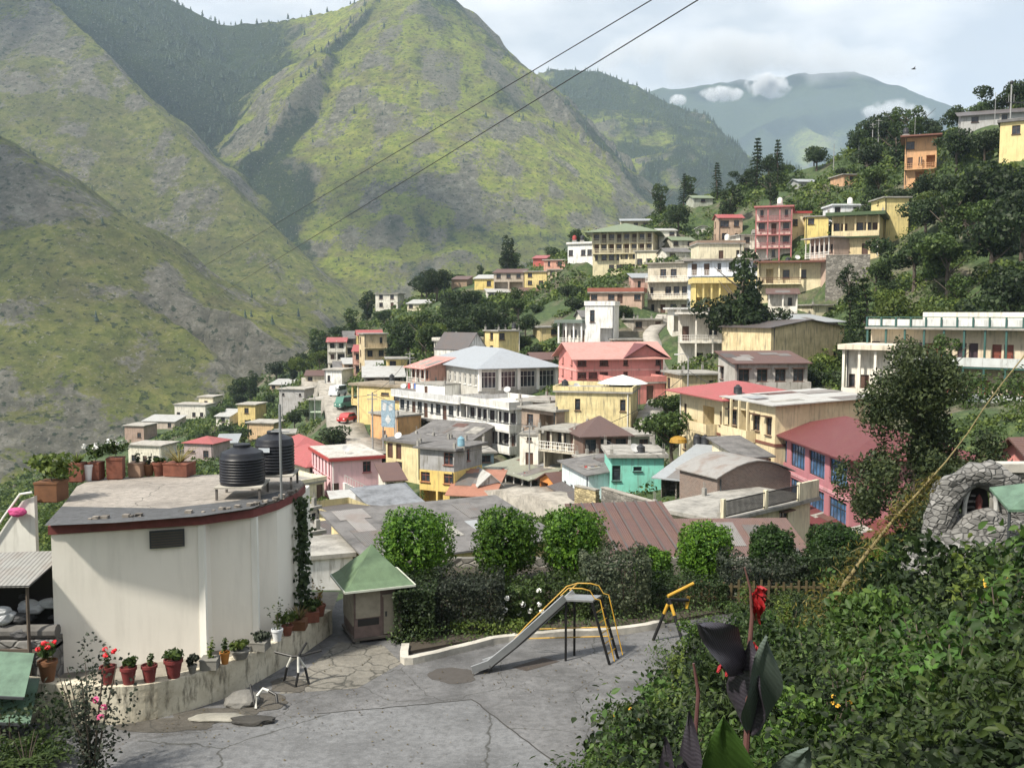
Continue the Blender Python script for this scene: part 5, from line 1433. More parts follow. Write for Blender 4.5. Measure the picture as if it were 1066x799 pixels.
# undergrowth over the slope
def undergrowth():
    rng = np.random.default_rng(21)
    N = 30000
    px = rng.uniform(-60, 1090, N); Y = np.exp(rng.uniform(np.log(52), np.log(335), N))
    X = (px - 533) / 1000 * Y
    ok = np.ones(N, bool)
    for f in FOOT:
        c = np.array(f); ins = np.ones(N, bool)
        for i in range(4):
            a, b = c[i], c[(i + 1) % 4]; e = b - a; L = np.hypot(*e) + 1e-9
            ins &= ((X - a[0]) * e[1] - (Y - a[1]) * e[0]) / L < 1.3
        ok &= ~ins
    for q, w in PATHS:
        for p in q: ok &= (X - p[0]) ** 2 + (Y - p[1]) ** 2 > (w / 2 + .9) ** 2
    cover = fbm(X / 22, Y / 22, 4)
    town = (px > 300) & (px < 620) & (Y < 125)
    ok &= (cover > .38) & ~(town & (rng.random(N) < .75))
    X, Y = X[ok], Y[ok]; n = len(X)
    Z = ground_z(X, Y)
    sz = rng.uniform(.5, 1.6, n) * np.clip(Y / 150, .6, 1.5) * (.6 + cover[ok])
    for tag_, sel, mat in (('undergrowth', rng.random(n) < .55, MIDL), ('scrub', None, YELL)):
        if sel is None: sel = ~last
        last = sel
        k = 26
        idx = np.where(sel)[0]
        d = rng.normal(0, 1, (len(idx), k, 3)); d /= np.linalg.norm(d, axis=2)[..., None]; d[..., 2] = np.abs(d[..., 2])
        C = np.stack([X[idx], Y[idx], Z[idx]], 1)[:, None] + d * (sz[idx][:, None, None] * np.array([1, 1, .85])) * rng.uniform(.6, 1.05, (len(idx), k, 1))
        L = np.repeat(sz[idx] * .40, k) * rng.uniform(.6, 1.2, len(idx) * k)
        put(inst(tag_, leaves(tag_, C.reshape(-1, 3), d.reshape(-1, 3), L, L * .65, mat, rng, .6)), kind='stuff')
undergrowth()
# ------------------------------------------------------------------ the yard in front
def sheet(name, pts, z, mat, lift=0.0):
    m = MB(); m.poly([(p.x, p.y, z + lift) for p in pts]); return m.build(name, mat)
def slab_mat(c, name, cracks=1.2, crack_w=.018, stone_var=.5):
    m = NT(name)
    v = m.coord()
    ve = m.n('ShaderNodeTexVoronoi', feature='DISTANCE_TO_EDGE'); ve.inputs['Scale'].default_value = cracks
    wv = m.n('ShaderNodeVectorMath', operation='ADD')
    nz = m.n('ShaderNodeTexNoise'); nz.inputs['Scale'].default_value = 2.2; m.l(v, nz.inputs['Vector'])
    sc_ = m.n('ShaderNodeVectorMath', operation='SCALE'); sc_.inputs['Scale'].default_value = .35
    m.l(nz.outputs['Color'], sc_.inputs[0]); m.l(v, wv.inputs[0]); m.l(sc_.outputs[0], wv.inputs[1])
    m.l(wv.outputs[0], ve.inputs['Vector'])
    n1 = m.noise(v, .45, 6, .62); n2 = m.noise(v, 5.0, 6, .7); n3 = m.noise(v, 28, 3, .6)
    b = m.ramp(n1, [(.30, mul(c, 1 - stone_var)), (.5, c), (.72, mul(c, 1 + stone_var * .7))])
    b = m.mix(m.ramp(n2, [(.42, 0.0), (.66, .7)]), b, mul(c, .5))
    b = m.mix(m.ramp(m.noise(m.coord(scale=(1, 2.6, 1)), 3.4, 6, .75), [(.55, 0.0), (.70, .7)]), b, mul(c, 1.55))
    b = m.mix(m.ramp(n3, [(.58, 0.0), (.72, .5)]), b, mul(c, 1.5))
    b = m.mix(m.ramp(n3, [(.30, .5), (.42, 0.0)]), b, mul(c, .35))
    b = m.mix(m.ramp(ve.outputs[0], [(0.0, .9), (crack_w, 0.0)]), b, (.03, .03, .026))
    m.col(b); m.rough(.88)
    m.bump(n2, .5, .03)
    return m.mat
YARD = slab_mat((.118, .118, .122), 'rough_yard_concrete', .40, .006, .7)
SMOOTH = slab_mat((.135, .138, .145), 'smooth_yard_concrete', .12, .003, .4)
FLAG = slab_mat((.17, .16, .14), 'flagstones', 1.35, .045, .4)
yd = [G(-60, 830), G(600, 860), G(650, 770), G(705, 690), G(765, 640), G(850, 600), G(850, 592), G(380, 592), G(330, 640)]
m = MB()
ypoly = [(-13.5, 17.5), (1.6, 17.5), (2.4, 22), (4.6, 25), (7.6, 30), (11.5, 35.2), (-4.0, 35.2), (-6.2, 30), (-10.8, 24)]
m.prism(ypoly, -.8, 0.0); o = m.build('yard', YARD); put(o, kind='structure')
o = sheet('pavement', [G(100, 800), G(132, 772), G(245, 757), (G(330, 743)), G(420, 733), G(492, 728), G(540, 765), G(590, 805)], .004, SMOOTH); put(o, kind='structure')
o = sheet('footpath', [G(290, 722), G(352, 668), G(400, 672), G(418, 690), G(372, 716)], .004, FLAG); put(o, kind='structure')
# joint cut in the slab, dark patch under the slide
def patch(name, cx, cy, rx, ry, z, mat, seed, n=40):
    m = MB(); pts = []
    for i in range(n):
        a = -2 * math.pi * i / n; k = .65 + .7 * fbm(np.array([math.cos(a) * 1.6 + seed]), np.array([math.sin(a) * 1.6]), 4)[0]
        p = G(cx + rx * k * math.cos(a), cy + ry * k * math.sin(a), z); pts.append(tuple(p))
    m.poly(pts); return m.build(name, mat)
o = patch('worn_hollow', 471, 703, 24, 8, .006, flat((.06, .054, .05), .95, 'bare_earth'), 3); put(o, 'dark worn hollow in the concrete at the foot of the slide', 'hollow')
m = MB(); m.poly([G(533, 694, .005), G(566, 684, .005), G(583, 688, .005), G(548, 698, .005)]); o = m.build('drain_cover', flat((.05, .04, .035), .9, 'damp_dirt')); put(o, 'dark four sided patch in the yard under the slide', 'drain cover')  # flat darker patch laid on the yard
# kerb of the flower bed
def strip_wall(name, base, hts, th, mat, z0=-.2, jit=0.0):
    """wall that follows a line; th is thickness away from the viewer"""
    m = MB(); n = len(base)
    B = [Vector((p[0], p[1])) for p in base]
    off = []
    for i in range(n):
        d = (B[min(i + 1, n - 1)] - B[max(i - 1, 0)]).normalized()
        off.append(B[i] + Vector((-d.y, d.x)) * th)
    def pt(p, z): return (p.x, p.y, z)
    for i in range(n - 1):
        a, b, c, d = B[i], B[i + 1], off[i + 1], off[i]
        ha, hb = hts[i], hts[i + 1]
        m.quad(pt(a, z0), pt(b, z0), pt(b, hb), pt(a, ha))
        m.quad(pt(a, ha), pt(b, hb), pt(c, hb), pt(d, ha))
        m.quad(pt(d, ha), pt(c, hb), pt(c, z0), pt(d, z0))
    m.quad(pt(B[0], z0), pt(B[0], hts[0]), pt(off[0], hts[0]), pt(off[0], z0))
    m.quad(pt(B[-1], z0), pt(off[-1], z0), pt(off[-1], hts[-1]), pt(B[-1], hts[-1]))
    return m.build(name, mat)
def smooth_line(P, k=5):
    out = []
    for i in range(len(P) - 1):
        p0, p1, p2, p3 = P[max(i - 1, 0)], P[i], P[i + 1], P[min(i + 2, len(P) - 1)]
        for j in range(k):
            t = j / k
            out.append(.5 * ((2 * p1) + (p2 - p0) * t + (2 * p0 - 5 * p1 + 4 * p2 - p3) * t * t + (3 * p1 - p0 - 3 * p2 + p3) * t ** 3))
    return out + [P[-1]]
KP = smooth_line([G(418, 676), G(421, 692), G(470, 682), G(530, 668), G(600, 663), G(650, 660), G(692, 653)], 4)
o = strip_wall('kerb', KP, [.17 + .03 * R.random() for _ in KP], .22, concrete((.40, .38, .34), 'worn_kerb')); put(o, 'worn pale stone kerb along the flower bed behind the slide', 'kerb')
# bed soil
m = MB(); m.prism([(p.x, p.y) for p in (G(425, 681), G(530, 662), G(600, 657), G(700, 648), G(830, 625))] + [(11.0, 34.9), (-3.4, 34.9)], -.3, .1); o = m.build('bed_ground', flat((.045, .036, .026), .95, 'garden_soil')); put(o, kind='structure')
o = None
# garden boundary wall at the drop
m = MB(); m.prism([(-4.2, 35.2), (12.0, 35.2), (12.0, 35.45), (-4.2, 35.45)], -7, .35); put(m.build('garden_wall', stone((.2, .19, .17))), 'low stone garden wall behind the clipped trees', 'wall')

# low curved wall with pots
WB = smooth_line([G(-40, 748), G(20, 752), G(60, 753), G(100, 754), G(140, 752), G(190, 741), G(240, 724), G(280, 703), G(312, 683), G(346, 659)], 4)
nW = len(WB)
WH = [1.0 - .28 * i / (nW - 1) for i in range(nW)]
def wall_mat():
    m = NT('stained_limewash')
    v = m.coord()
    b = m.ramp(m.noise(v, 1.1, 6, .65), [(.3, (.20, .17, .12)), (.46, (.46, .42, .33)), (.62, (.58, .54, .44))])
    v2 = m.coord(scale=(2, 2, .5))
    b = m.mix(m.ramp(m.noise(v2, 2.4, 5, .7), [(.52, 0.0), (.66, .8)]), b, (.09, .08, .06))
    b = m.mix(m.ramp(m.noise(v, 7, 4), [(.6, 0.0), (.75, .7)]), b, (.2, .18, .14))
    m.col(b); m.rough(.95); m.bump(m.noise(v, 5, 6), .5, .05)
    return m.mat
o = strip_wall('retaining_wall', WB, WH, .38, wall_mat()); put(o, 'low curved lime washed wall with dark stains, flower pots along its top', 'wall')
m = MB(); m.poly([(p.x, p.y, .62) for p in WB[::4]] + [(p.x, p.y, .62) for p in (Vector((-5.5, 30)), Vector((-12.5, 30)), Vector((-13.5, 23)))]); o = m.build('ledge_ground', concrete((.2, .18, .15), 'ledge_earth')); put(o, kind='structure')

# white building
def wp(i_frac):
    i = min(int(i_frac * (nW - 1)), nW - 2); t = i_frac * (nW - 1) - i
    return WB[i] + (WB[i + 1] - WB[i]) * t, WH[i] + (WH[i + 1] - WH[i]) * t
WP = plaster((.80, .765, .70), .10)
bt = thing('white_building', 'single storey white building with bulging right end and maroon edged concrete roof terrace', 'building', (G(130, 556, 4.1).x, 24, 0))
def L(p): return (p.x - bt.location.x, p.y - bt.location.y)
P0, P1 = G(53, 556, 4.1), G(209, 545, 4.1)
P1b = P1 + Vector((.10, .42, 0)); P2, P2b = G(264, 537.5, 4.1), G(266.5, 532.5, 4.1)
Pm, P3 = G(288, 530, 4.1), G(306, 522, 4.1)
plan = [L(P0), L(P1), L(P1b), L(P2), L(P2b), L(Pm), L(P3)] + [(L(P3)[0] - .1, L(P3)[1] + 2.6), (L(P0)[0] + .7, L(P3)[1] + 2.9)]
m = MB(); m.prism(plan, -2.0, 4.1); m.build('wall', WP, bt)
m = MB()
for p in (P1, P3, P2):
    x, y = L(p); m.box(x - .07, x + .09, y - .05, y + .1, .3, 4.09)
m.build('corner_strip', plaster((.80, .79, .75), .1), bt)
ro = [G(50, 556.6, 4.1), G(120, 552.2, 4.1), G(209, 546.2, 4.1), G(264, 538.4, 4.1), G(290, 530.3, 4.1), G(310, 520.5, 4.1)]
rbk = [G(318, 502, 4.4), G(303, 491, 4.4), G(200, 494, 4.4), G(97, 497, 4.4), G(78, 506, 4.4)]
rp = [L(p) for p in ro + rbk]
m = MB(); m.prism(rp, 4.103, 4.31); m.build('roof_edge', flat((.19, .05, .048), .75, 'maroon_edge', var=.6), bt)
cx = sum(p[0] for p in rp) / len(rp); cy = sum(p[1] for p in rp) / len(rp)
m = MB(); m.prism([(cx + (p[0] - cx) * .985, cy + (p[1] - cy) * .985) for p in rp], 4.312, 4.40); m.build('roof', slab_mat((.27, .245, .22), 'roof_screed', .3, .006, .4), bt)
m = MB(); m.poly([L(p) + (4.404,) for p in (G(46, 547, 4.4), G(120, 544, 4.4), G(209, 537, 4.4), G(262, 529, 4.4), G(300, 515, 4.4), G(292, 511, 4.4), G(246, 521, 4.4), G(175, 529, 4.4), G(64, 527, 4.4))]); m.build('tar_patch', slab_mat((.075, .078, .085), 'roof_tar', .8, .01, .3), bt)
RBM = stone((.2, .18, .16))
for i in range(26):                                    # broken stones along the roof edge
    t = R.random(); k = min(int(t * 5), 4); a, b = L(ro[k]), L(ro[k + 1]); u = t * 5 - k
    x, y = a[0] + (b[0] - a[0]) * u, a[1] + (b[1] - a[1]) * u
    s_ = R.uniform(.03, .085); m = MB(); m.box(x - s_, x + s_, y + .06, y + .06 + s_ * 2, 4.35, 4.40 + s_ * .9); m.build('edge_stone', RBM, bt)
d0, d1 = P0.lerp(P1, .645) + Vector((.02, -.06, 0)), P0.lerp(P1, .885) + Vector((.02, -.06, 0))
ang = math.atan2(P1.y - P0.y, P1.x - P0.x)
m = MB(); wv = (d1 - d0).length
m.box(0, wv, -.05, .02, -.40, .04); v_ = m.build('vent', FRAME_D, bt, loc=L(d0) + (3.98,), rz=ang)
m = MB()
for i in range(6): m.box(.04, wv - .04, -.075, -.055, -.36 + i * .065, -.33 + i * .065)
m.build('louvre', flat((.09, .075, .06), .8, 'louvre_wood'), v_)
m = MB(); m.box(0, .05, -.16, -.13, 0, .02, Matrix.Rotation(.6, 4, 'Y')); 

# water tanks
def tank(loc, r, h, label, ribs=9):
    t = thing('water_tank', label, 'water tank', loc, R.random(), 'ribbed black tanks on the white building')
    prof = [(r, 0)]
    for i in range(ribs):
        z = .06 + (h - .12) * i / ribs; dz = (h - .12) / ribs
        prof += [(r, z), (r * 1.03, z + dz * .25), (r * 1.03, z + dz * .55), (r, z + dz * .8)]
    prof += [(r * .99, h), (r * .93, h + .08), (r * .45, h + .2), (r * .42, h + .21)]
    bk = flat((.007, .008, .014), .42, 'black_plastic', var=.3)
    m = MB(); m.lathe(prof, 28); m.build('body', bk, t, True)
    m = MB(); m.lathe([(r * .40, h + .19), (r * .40, h + .28), (r * .36, h + .30)], 18); m.build('lid', bk, t, True)
    m = MB(); m.box(-.02, .30, -r * 1.045, -r * 1.035, h * .62, h * .74); m.box(.34, .42, -r * 1.045, -r * 1.035, h * .64, h * .73); 
    return t
def stand(loc, w, h, label):
    t = thing('tank_stand', label, 'stand', loc, .06, 'steel stands under the black tanks')
    m = MB()
    for x in (-w / 2, w / 2):
        for y in (-w / 2, w / 2): 
            l = MB(); l.box(x - .03, x + .03, y - .03, y + .03, 0, h - .05); l.build('leg', flat((.1, .09, .085), .6, 'stand_steel'), t)
    m.box(-w / 2 - .06, w / 2 + .06, -w / 2 - .06, w / 2 + .06, h - .048, h); m.build('platform', concrete((.36, .34, .30), 'stand_board'), t)
A = G(247, 520, 4.4); stand((A.x, A.y + .55, 4.4), 1.15, .36, 'steel stand carrying the front black tank')
tank((A.x, A.y + .55, 4.765), .60, .80, 'black ribbed plastic water tank in front, nearer the roof edge')
Bq = G(283, 512, 4.4); stand((Bq.x - .12, Bq.y + .9, 4.4), 1.1, .42, 'taller steel stand carrying the rear black tank')
tk_ = tank((Bq.x - .12, Bq.y + .9, 4.825), .55, .92, 'black ribbed water tank standing higher behind, with pale sticker')
m = MB(); m.box(-.16, .16, -.002, .004, 0, .13); m.build('sticker', flat((.55, .6, .66), .5, 'pale_sticker'), tk_, loc=(-.16 * 1, -.60, .66)); tk_.rotation_euler.z = 0
# pole on the roof
pp = G(292, 520, 4.4)
t = thing('roof_pole', 'thin grey metal pole standing on the white roof before the tanks', 'pole', (pp.x, pp.y + .1, 4.4))
m = MB(); m.tube([(0, 0, 0), (0, 0, 2.6)], .035, 8); m.build('post', flat((.33, .34, .36), .4, 'galvanised', .6), t)
m = MB(); m.tube([(-.25, 0, 1.85), (.25, 0, 1.85)], .02, 6); m.build('crossbar', flat((.33, .34, .36), .4, 'galvanised', .6), t)

# plants in pots
RNG = np.random.default_rng(77)
TERRA = flat((.19, .065, .04), .85, 'terracotta', var=.7); DKRED = flat((.15, .022, .022), .65, 'dark_red_pot', var=.4); GREYP = concrete((.17, .165, .15), 'cement_pot'); AMBER = flat((.42, .17, .03), .5, 'amber_pot')
BROWNB = flat((.15, .065, .028), .8, 'brown_pot', var=.5)
FLW = {'red': flat((.72, .02, .035), .5, 'red_petals'), 'white': flat((.82, .82, .80), .5, 'white_petals'), 'yellow': flat((.75, .45, .06), .5, 'yellow_petals'), 'pink': flat((.65, .10, .25), .5, 'pink_petals')}
def spiky(n, h, r, rng):
    C, N, V, Q = None, None, [], []
    for i in range(n):
        a = rng.uniform(0, 6.28); l = h * rng.uniform(.6, 1.1); w = .022
        o = len(V)
        for k in range(4):
            t = k / 3; x = r * t * math.cos(a) * 1.2; y = r * t * math.sin(a) * 1.2; z = l * (t - .35 * t * t)
            ww = w * (1 - t * .9)
            V += [(x - math.sin(a) * ww, y + math.cos(a) * ww, z), (x + math.sin(a) * ww, y - math.cos(a) * ww, z)]
        for k in range(3): Q.append((o + 2 * k, o + 2 * k + 1, o + 2 * k + 3, o + 2 * k + 2))
    return np.array(V), np.array(Q)
def potted(loc, label, shape, d, h, pm, plant, ph, pr, mat, flower=None, nf=10, rz=0.0, group=None):
    t = thing('potted_plant', label, 'potted plant', loc, rz, group)
    m = MB()
    if shape == 'round':
        m.lathe([(d * .33, 0), (d * .48, h * .82), (d * .54, h * .83), (d * .54, h), (d * .47, h), (d * .45, h * .9), (.01, h * .9)], 16)
    else:
        a, b = d / 2, (d / 2 if shape == 'box' else d * .35)
        m.prism([(-a * .88, -b * .88), (a * .88, -b * .88), (a * .88, b * .88), (-a * .88, b * .88)], 0, h * .05)
        n = len(m.v); m.box(-a, a, -b, b, h * .05, h * .9); m.box(-a * 1.05, a * 1.05, -b * 1.05, b * 1.05, h * .902, h)
    m.build('pot', pm, t, shape == 'round')
    rng = RNG
    if plant == 'leafy':
        n = int(110 + 260 * pr); B = [((rng.normal(0, pr * .35), rng.normal(0, pr * .35), h + ph * rng.uniform(.3, .75)), (pr * .55, pr * .55, ph * .35)) for _ in range(6)]
        C, N = blobs(rng, n, B, .3); Ls = rng.uniform(.07, .13, len(C)) * (1 + pr)
        me = leaves('plant', C, N, Ls, Ls * .62, mat, rng, .6)
    elif plant == 'spiky':
        V, Q = spiky(60, ph, pr, rng); V[:, 2] += h * .9; me = np_mesh('plant', V, Q, mat)
    else:                                                   # upright stems with leaves
        C, N = [], []
        for i in range(7):
            a = rng.uniform(0, 6.28); k = np.linspace(.05, 1, 12); rr = pr * rng.uniform(.2, .9); hh = ph * rng.uniform(.6, 1.05)
            p = np.stack([math.cos(a) * rr * k, math.sin(a) * rr * k, h * .9 + hh * k], 1) + rng.normal(0, .03, (12, 3)); C.append(p); N.append(np.tile([0, 0, 1.0], (12, 1)))
        C, N = np.concatenate(C), np.concatenate(N); Ls = rng.uniform(.07, .12, len(C)); me = leaves('plant', C, N, Ls, Ls * .6, mat, rng, .7)
    inst('plant', me, t)
    m = MB(); m.tube([(0, 0, h * .5), (.01, .01, h + ph * .45)], .012, 5); m.build('stem', BARK, t)
    if flower:
        a = rng.uniform(0, 6.28, nf); rr = pr * rng.uniform(.2, .95, nf)
        for i in range(min(nf, 8)):
            c = np.array([math.cos(a[i]) * rr[i], math.sin(a[i]) * rr[i], h + ph * rng.uniform(.75, 1.08)])
            C, N = shell(rng, 14, c, (.055, .055, .045)); me = leaves('flower', C, N, .075, .06, FLW[flower], rng, .3); inst('flower', me, t)
    return t
def wall_pos(px):
    for k in range(400):
        p, h = wp(k / 399)
        q = proj((p.x, p.y + .19, h))
        if q[0] >= px: return (p.x, p.y + .19, h)
    p, h = wp(1.0); return (p.x, p.y + .19, h)
GW = 'potted plants along the curved wall'
for (px, lab, shp, d, h, pm, pl, ph, pr, mt, fl, nf) in [
        (50, 'large brown pot of red flowers at the left end of the curved wall', 'round', .42, .48, BROWNB, 'leafy', .42, .26, MIDL, 'red', 6),
        (112, 'dark red pot with pinkish red bloom half behind the dark shrub', 'round', .36, .42, DKRED, 'stems', .35, .2, MIDL, 'red', 4),
        (134, 'dark red pot with low leafy plant, first right of the dark shrub', 'round', .36, .40, DKRED, 'leafy', .22, .18, MIDL, None, 0),
        (155, 'dark red pot with one curling sprig', 'round', .35, .40, DKRED, 'stems', .30, .12, MIDL, None, 0),
        (180, 'tapered dark red pot with wide drooping leaves', 'round', .42, .44, DKRED, 'leafy', .20, .26, MIDL, None, 0),
        (200, 'little grey cement pot with ball of grey green leaves', 'round', .22, .20, GREYP, 'leafy', .24, .15, HEDGEL, None, 0),
        (218, 'square cement pot with tall leafy green plant', 'box', .40, .26, GREYP, 'stems', .55, .24, YELL, None, 0),
        (234, 'orange amber jar with single thin sprig', 'round', .24, .30, AMBER, 'stems', .36, .05, MIDL, None, 0),
        (250, 'broad planter of yellow green cushion leaves', 'round', .48, .22, GREYP, 'leafy', .20, .28, YELL, None, 0),
        (270, 'grey planter of dark trailing leaves right of the yellow green cushion', 'box', .44, .24, GREYP, 'leafy', .22, .26, HEDGEL, None, 0),
        (288, 'white tin pot with wild bright green stems', 'round', .30, .32, flat((.6, .62, .65), .5, 'white_tin_pot'), 'stems', .8, .35, YELL, None, 0),
        (299, 'terracotta pot with spreading bright leaves by the white tin pot', 'round', .30, .28, TERRA, 'leafy', .4, .32, YELL, None, 0),
        (311, 'brown box planter near the right end of the curved wall', 'box', .42, .26, BROWNB, 'spiky', .5, .3, leafmat((.06, .05, .02), (.14, .11, .04), (.2, .17, .06), 'dry_leaves'), None, 0),
        (324, 'terracotta box planter of mixed leaves at the right end of the curved wall', 'box', .40, .30, TERRA, 'leafy', .3, .24, MIDL, None, 0),
        (333, 'tall terracotta pot of dry orange leaves last on the curved wall', 'round', .32, .34, TERRA, 'stems', .7, .28, leafmat((.10, .05, .02), (.2, .12, .03), (.16, .16, .05), 'autumn_leaves'), None, 0)]:
    potted(wall_pos(px), lab, shp, d, h, pm, pl, ph, pr, mt, fl, nf, R.uniform(-.4, .4), GW)
GR = 'potted plants along the roof edge'
for (px, py, lab, shp, d, h, pm, pl, ph, pr, mt, fl, nf) in [
        (54, 521, 'large brown tub of yellow green bush on the near left roof corner', 'box', .62, .55, BROWNB, 'leafy', .72, .80, YELL, None, 0),
        (81, 501, 'terracotta box pot with yellow green spikes, leftmost on the far roof edge', 'box', .40, .58, TERRA, 'spiky', .55, .32, YELL, None, 0),
        (100, 499, 'terracotta box pot with white flowers beside a white pot', 'box', .38, .55, TERRA, 'leafy', .52, .36, MIDL, 'white', 8),
        (121, 498, 'tall terracotta box pot crowned by white flowers', 'box', .46, .66, TERRA, 'leafy', .52, .42, MIDL, 'white', 8),
        (143, 496, 'cluster of pale terracotta pots with dry stems', 'box', .40, .45, concrete((.26, .17, .12), 'pale_terracotta'), 'stems', .4, .2, DARKL, None, 0),
        (155, 495, 'small brown pot with dry twigs between the white flowers and spiky plant', 'round', .36, .38, BROWNB, 'stems', .3, .18, HEDGEL, None, 0),
        (166, 495, 'round terracotta pot on the far roof edge with little growth', 'round', .42, .44, TERRA, 'leafy', .15, .16, MIDL, None, 0),
        (187, 495, 'low terracotta pots with big spiky yellow plant', 'long', .80, .42, TERRA, 'spiky', .80, .55, leafmat((.12, .11, .03), (.26, .22, .07), (.36, .30, .12), 'straw_leaves'), None, 0)]:
    p = G(px, py, 4.4); potted((p.x, p.y, 4.402), lab, shp, d, h, pm, pl, ph, pr, mt, fl, nf, R.uniform(-.2, .2), GR)
t = G(88, 500, 4.4); tt = thing('white_pot', 'empty white pot between two terracotta box pots on the roof', 'pot', (t.x + .12, t.y, 4.402)); m = MB(); m.lathe([(.1, 0), (.15, .42), (.17, .43), (.17, .5), (.14, .5), (.13, .4), (.01, .4)], 14); m.build('body', flat((.7, .7, .72), .5, 'white_glaze'), tt, True)

# white stair parapet and pink cloth left of the building
c_ = W(18, 533, 25.0)
t = thing('stair_parapet', 'white stepped stair parapet left of the roof terrace', 'stairs', (W(24, 545, 25.2).x, 25.2, 0))
sp = [(-1.5, 1.5), (-1.5, 2.7), (-1.0, 3.1), (-.45, 3.9), (.0, 4.5), (.32, 4.62), (.32, 1.5)]
m = MB(); a = [(x, 0, z) for x, z in sp]; b = [(x, .16, z) for x, z in sp]
m.poly(a[::-1]); m.poly(b)
for i in range(len(sp)): m.quad(a[i], a[(i + 1) % len(sp)], b[(i + 1) % len(sp)], b[i])
m.build('parapet', plaster((.66, .66, .62), .4), t)
m = MB(); m.tube([(-1.5, -.1, 2.9), (-1.0, -.1, 3.3), (-.45, -.1, 4.1), (0, -.1, 4.7), (.32, -.1, 4.75)], .03, 6); m.build('handrail', FRAME_W, t)
# junk shed, rubble pillar, green panels at the left edge
t = thing('lean_to_shed', 'ramshackle lean-to with pale tin roof full of junk at the left edge', 'shed', (-12.05, 23.2, 0.75))
m = MB(); m.quad((-3, -.9, 2.25), (.62, -.9, 2.3), (.8, .8, 2.72), (-3, .8, 2.6)); m.quad((-3, .8, 2.56), (.8, .8, 2.68), (.62, -.9, 2.26), (-3, -.9, 2.21)); m.build('roof', tin((.24, .24, .23), 'shed_tin', rust=.6), t)
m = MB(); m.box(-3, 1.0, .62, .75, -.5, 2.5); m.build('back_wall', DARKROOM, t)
for x in (-1.4, .5):
    m = MB(); m.tube([(x, -.75, -.2), (x, -.75, 2.26)], .04, 6); m.build('post', BARK, t)
m = MB(); m.box(-3, 1.0, -.75, .6, .62, .70); m.build('shelf', BARK, t)
t = thing('junk_heap', 'heap of scrap, cans and pale rags under the tin lean-to', 'junk', (-12.05, 23.2, 1.455))
SCM, RGM = flat((.05, .05, .055), .7, 'dark_scrap'), flat((.5, .52, .55), .8, 'pale_rags')
JUNK = []; junk_t = t
for i in range(40):
    x, y, z = R.uniform(-2.4, .85), R.uniform(-.6, .45), R.uniform(0, .95)
    Mx = Matrix.Translation((x, y, z + .12)) @ Matrix.Rotation(R.uniform(0, 3), 4, 'Z') @ Matrix.Rotation(R.uniform(-.6, .6), 4, 'X')
    s_ = R.uniform(.1, .26); JUNK.append((x, y, z, s_, i))
t = thing('stone_pillar', 'grey rubble stone pier with rounded slab cap at the left edge', 'wall', (-12.0, 22.6, -.1))
m = MB(); m.box(-3, .95, -.1, .5, -.5, 1.72); m.build('body', stone((.17, .165, .16), 2.6), t)
m = MB(); m.tube([(-3, .15, 1.86), (1.0, .15, 1.9)], .17, 10); m.build('cap', concrete((.12, .115, .11), 'cap_cement'), t)
t = thing('green_canopy', 'faded green fibreglass canopy in two tilted sheets at the left edge', 'canopy', (-11.4, 21.0, -.1))
gm = flat((.10, .17, .12), .4, 'green_sheet', var=.6)
for (z, x) in ((1.35, .2), (.75, .3)):
    m = MB(); m.quad((-2, -.5, z - .05), (x + .5, -.5, z - .18), (x + .2, .6, z + .42), (-2, .6, z + .55)); m.quad((-2, .6, z + .53), (x + .2, .6, z + .40), (x + .5, -.5, z - .2), (-2, -.5, z - .07)); m.build('sheet', gm, t)
    m = MB(); m.bar((-2, -.52, z - .05), (x + .5, -.52, z - .19), .05); m.build('edge_rail', FRAME_D, t)
m = MB()
for x in (-1.4, .3): m.tube([(x, .3, -.3), (x, .3, 1.6)], .03, 6)
m.build('post', FRAME_D, t)

# kiosk
kb = G(384, 668, 0)
t = thing('kiosk', 'small shuttered wooden kiosk with flared green pyramid roof', 'kiosk', (kb.x, kb.y + .75, 0), math.radians(22))
w = .70; wd_ = flat((.16, .115, .105), .75, 'weathered_boards', var=.5); bd = flat((.30, .27, .215), .85, 'pale_ply', var=.4)
m = MB(); m.box(-w, w, -w, w, .16, 1.66); m.build('body', wd_, t)
m = MB(); m.box(-w - .06, w + .06, -w - .06, w + .06, .09, .158); m.build('base', flat((.10, .085, .075), .9, 'base_boards'), t)
for x in (-.6, .6):
    for y in (-.6, .6):
        m = MB(); m.box(x - .06, x + .06, y - .06, y + .06, -.1, .09); m.build('leg', CONC, t)
m = MB(); m.box(-w + .04, .06, -w - .03, -w - .004, .74, 1.60); m.build('shutter', bd, t)
m = MB(); m.box(.16, w - .02, -w - .035, -w - .004, .20, 1.32); m.box(.12, w, -w - .05, -w - .036, 1.30, 1.36); d_ = m.build('door', bd, t)
m = MB(); m.box(.2, .24, -w - .07, -w - .036, .72, .86); m.build('handle', FRAME_D, d_)
m = MB(); m.box(-w + .10, .02, -w - .012, -w - .002, .50, .70); m.build('counter_opening', BLACK, t)
m = MB(); m.box(-w - .03, -w - .004, -w + .05, w - .05, .5, 1.58); m.build('side_panel', bd, t)
prof = [(1.02, 1.62), (.80, 1.80), (.54, 2.10), (.28, 2.34), (.015, 2.68)]
m = MB(); n = len(m.v)
for (r_, z) in prof: m.v += [(-r_, -r_, z), (r_, -r_, z), (r_, r_, z), (-r_, r_, z)]
for i in range(4):
    for j in range(4): m.f.append((4 * i + j, 4 * i + (j + 1) % 4, 4 * i + 4 + (j + 1) % 4, 4 * i + 4 + j)); m.m.append(0)
m.f.append((3, 2, 1, 0)); m.m.append(0); m.f.append((16, 17, 18, 19)); m.m.append(0)
m.build('roof', flat((.105, .165, .092), .55, 'green_roof_sheet', var=.4), t)
m = MB()
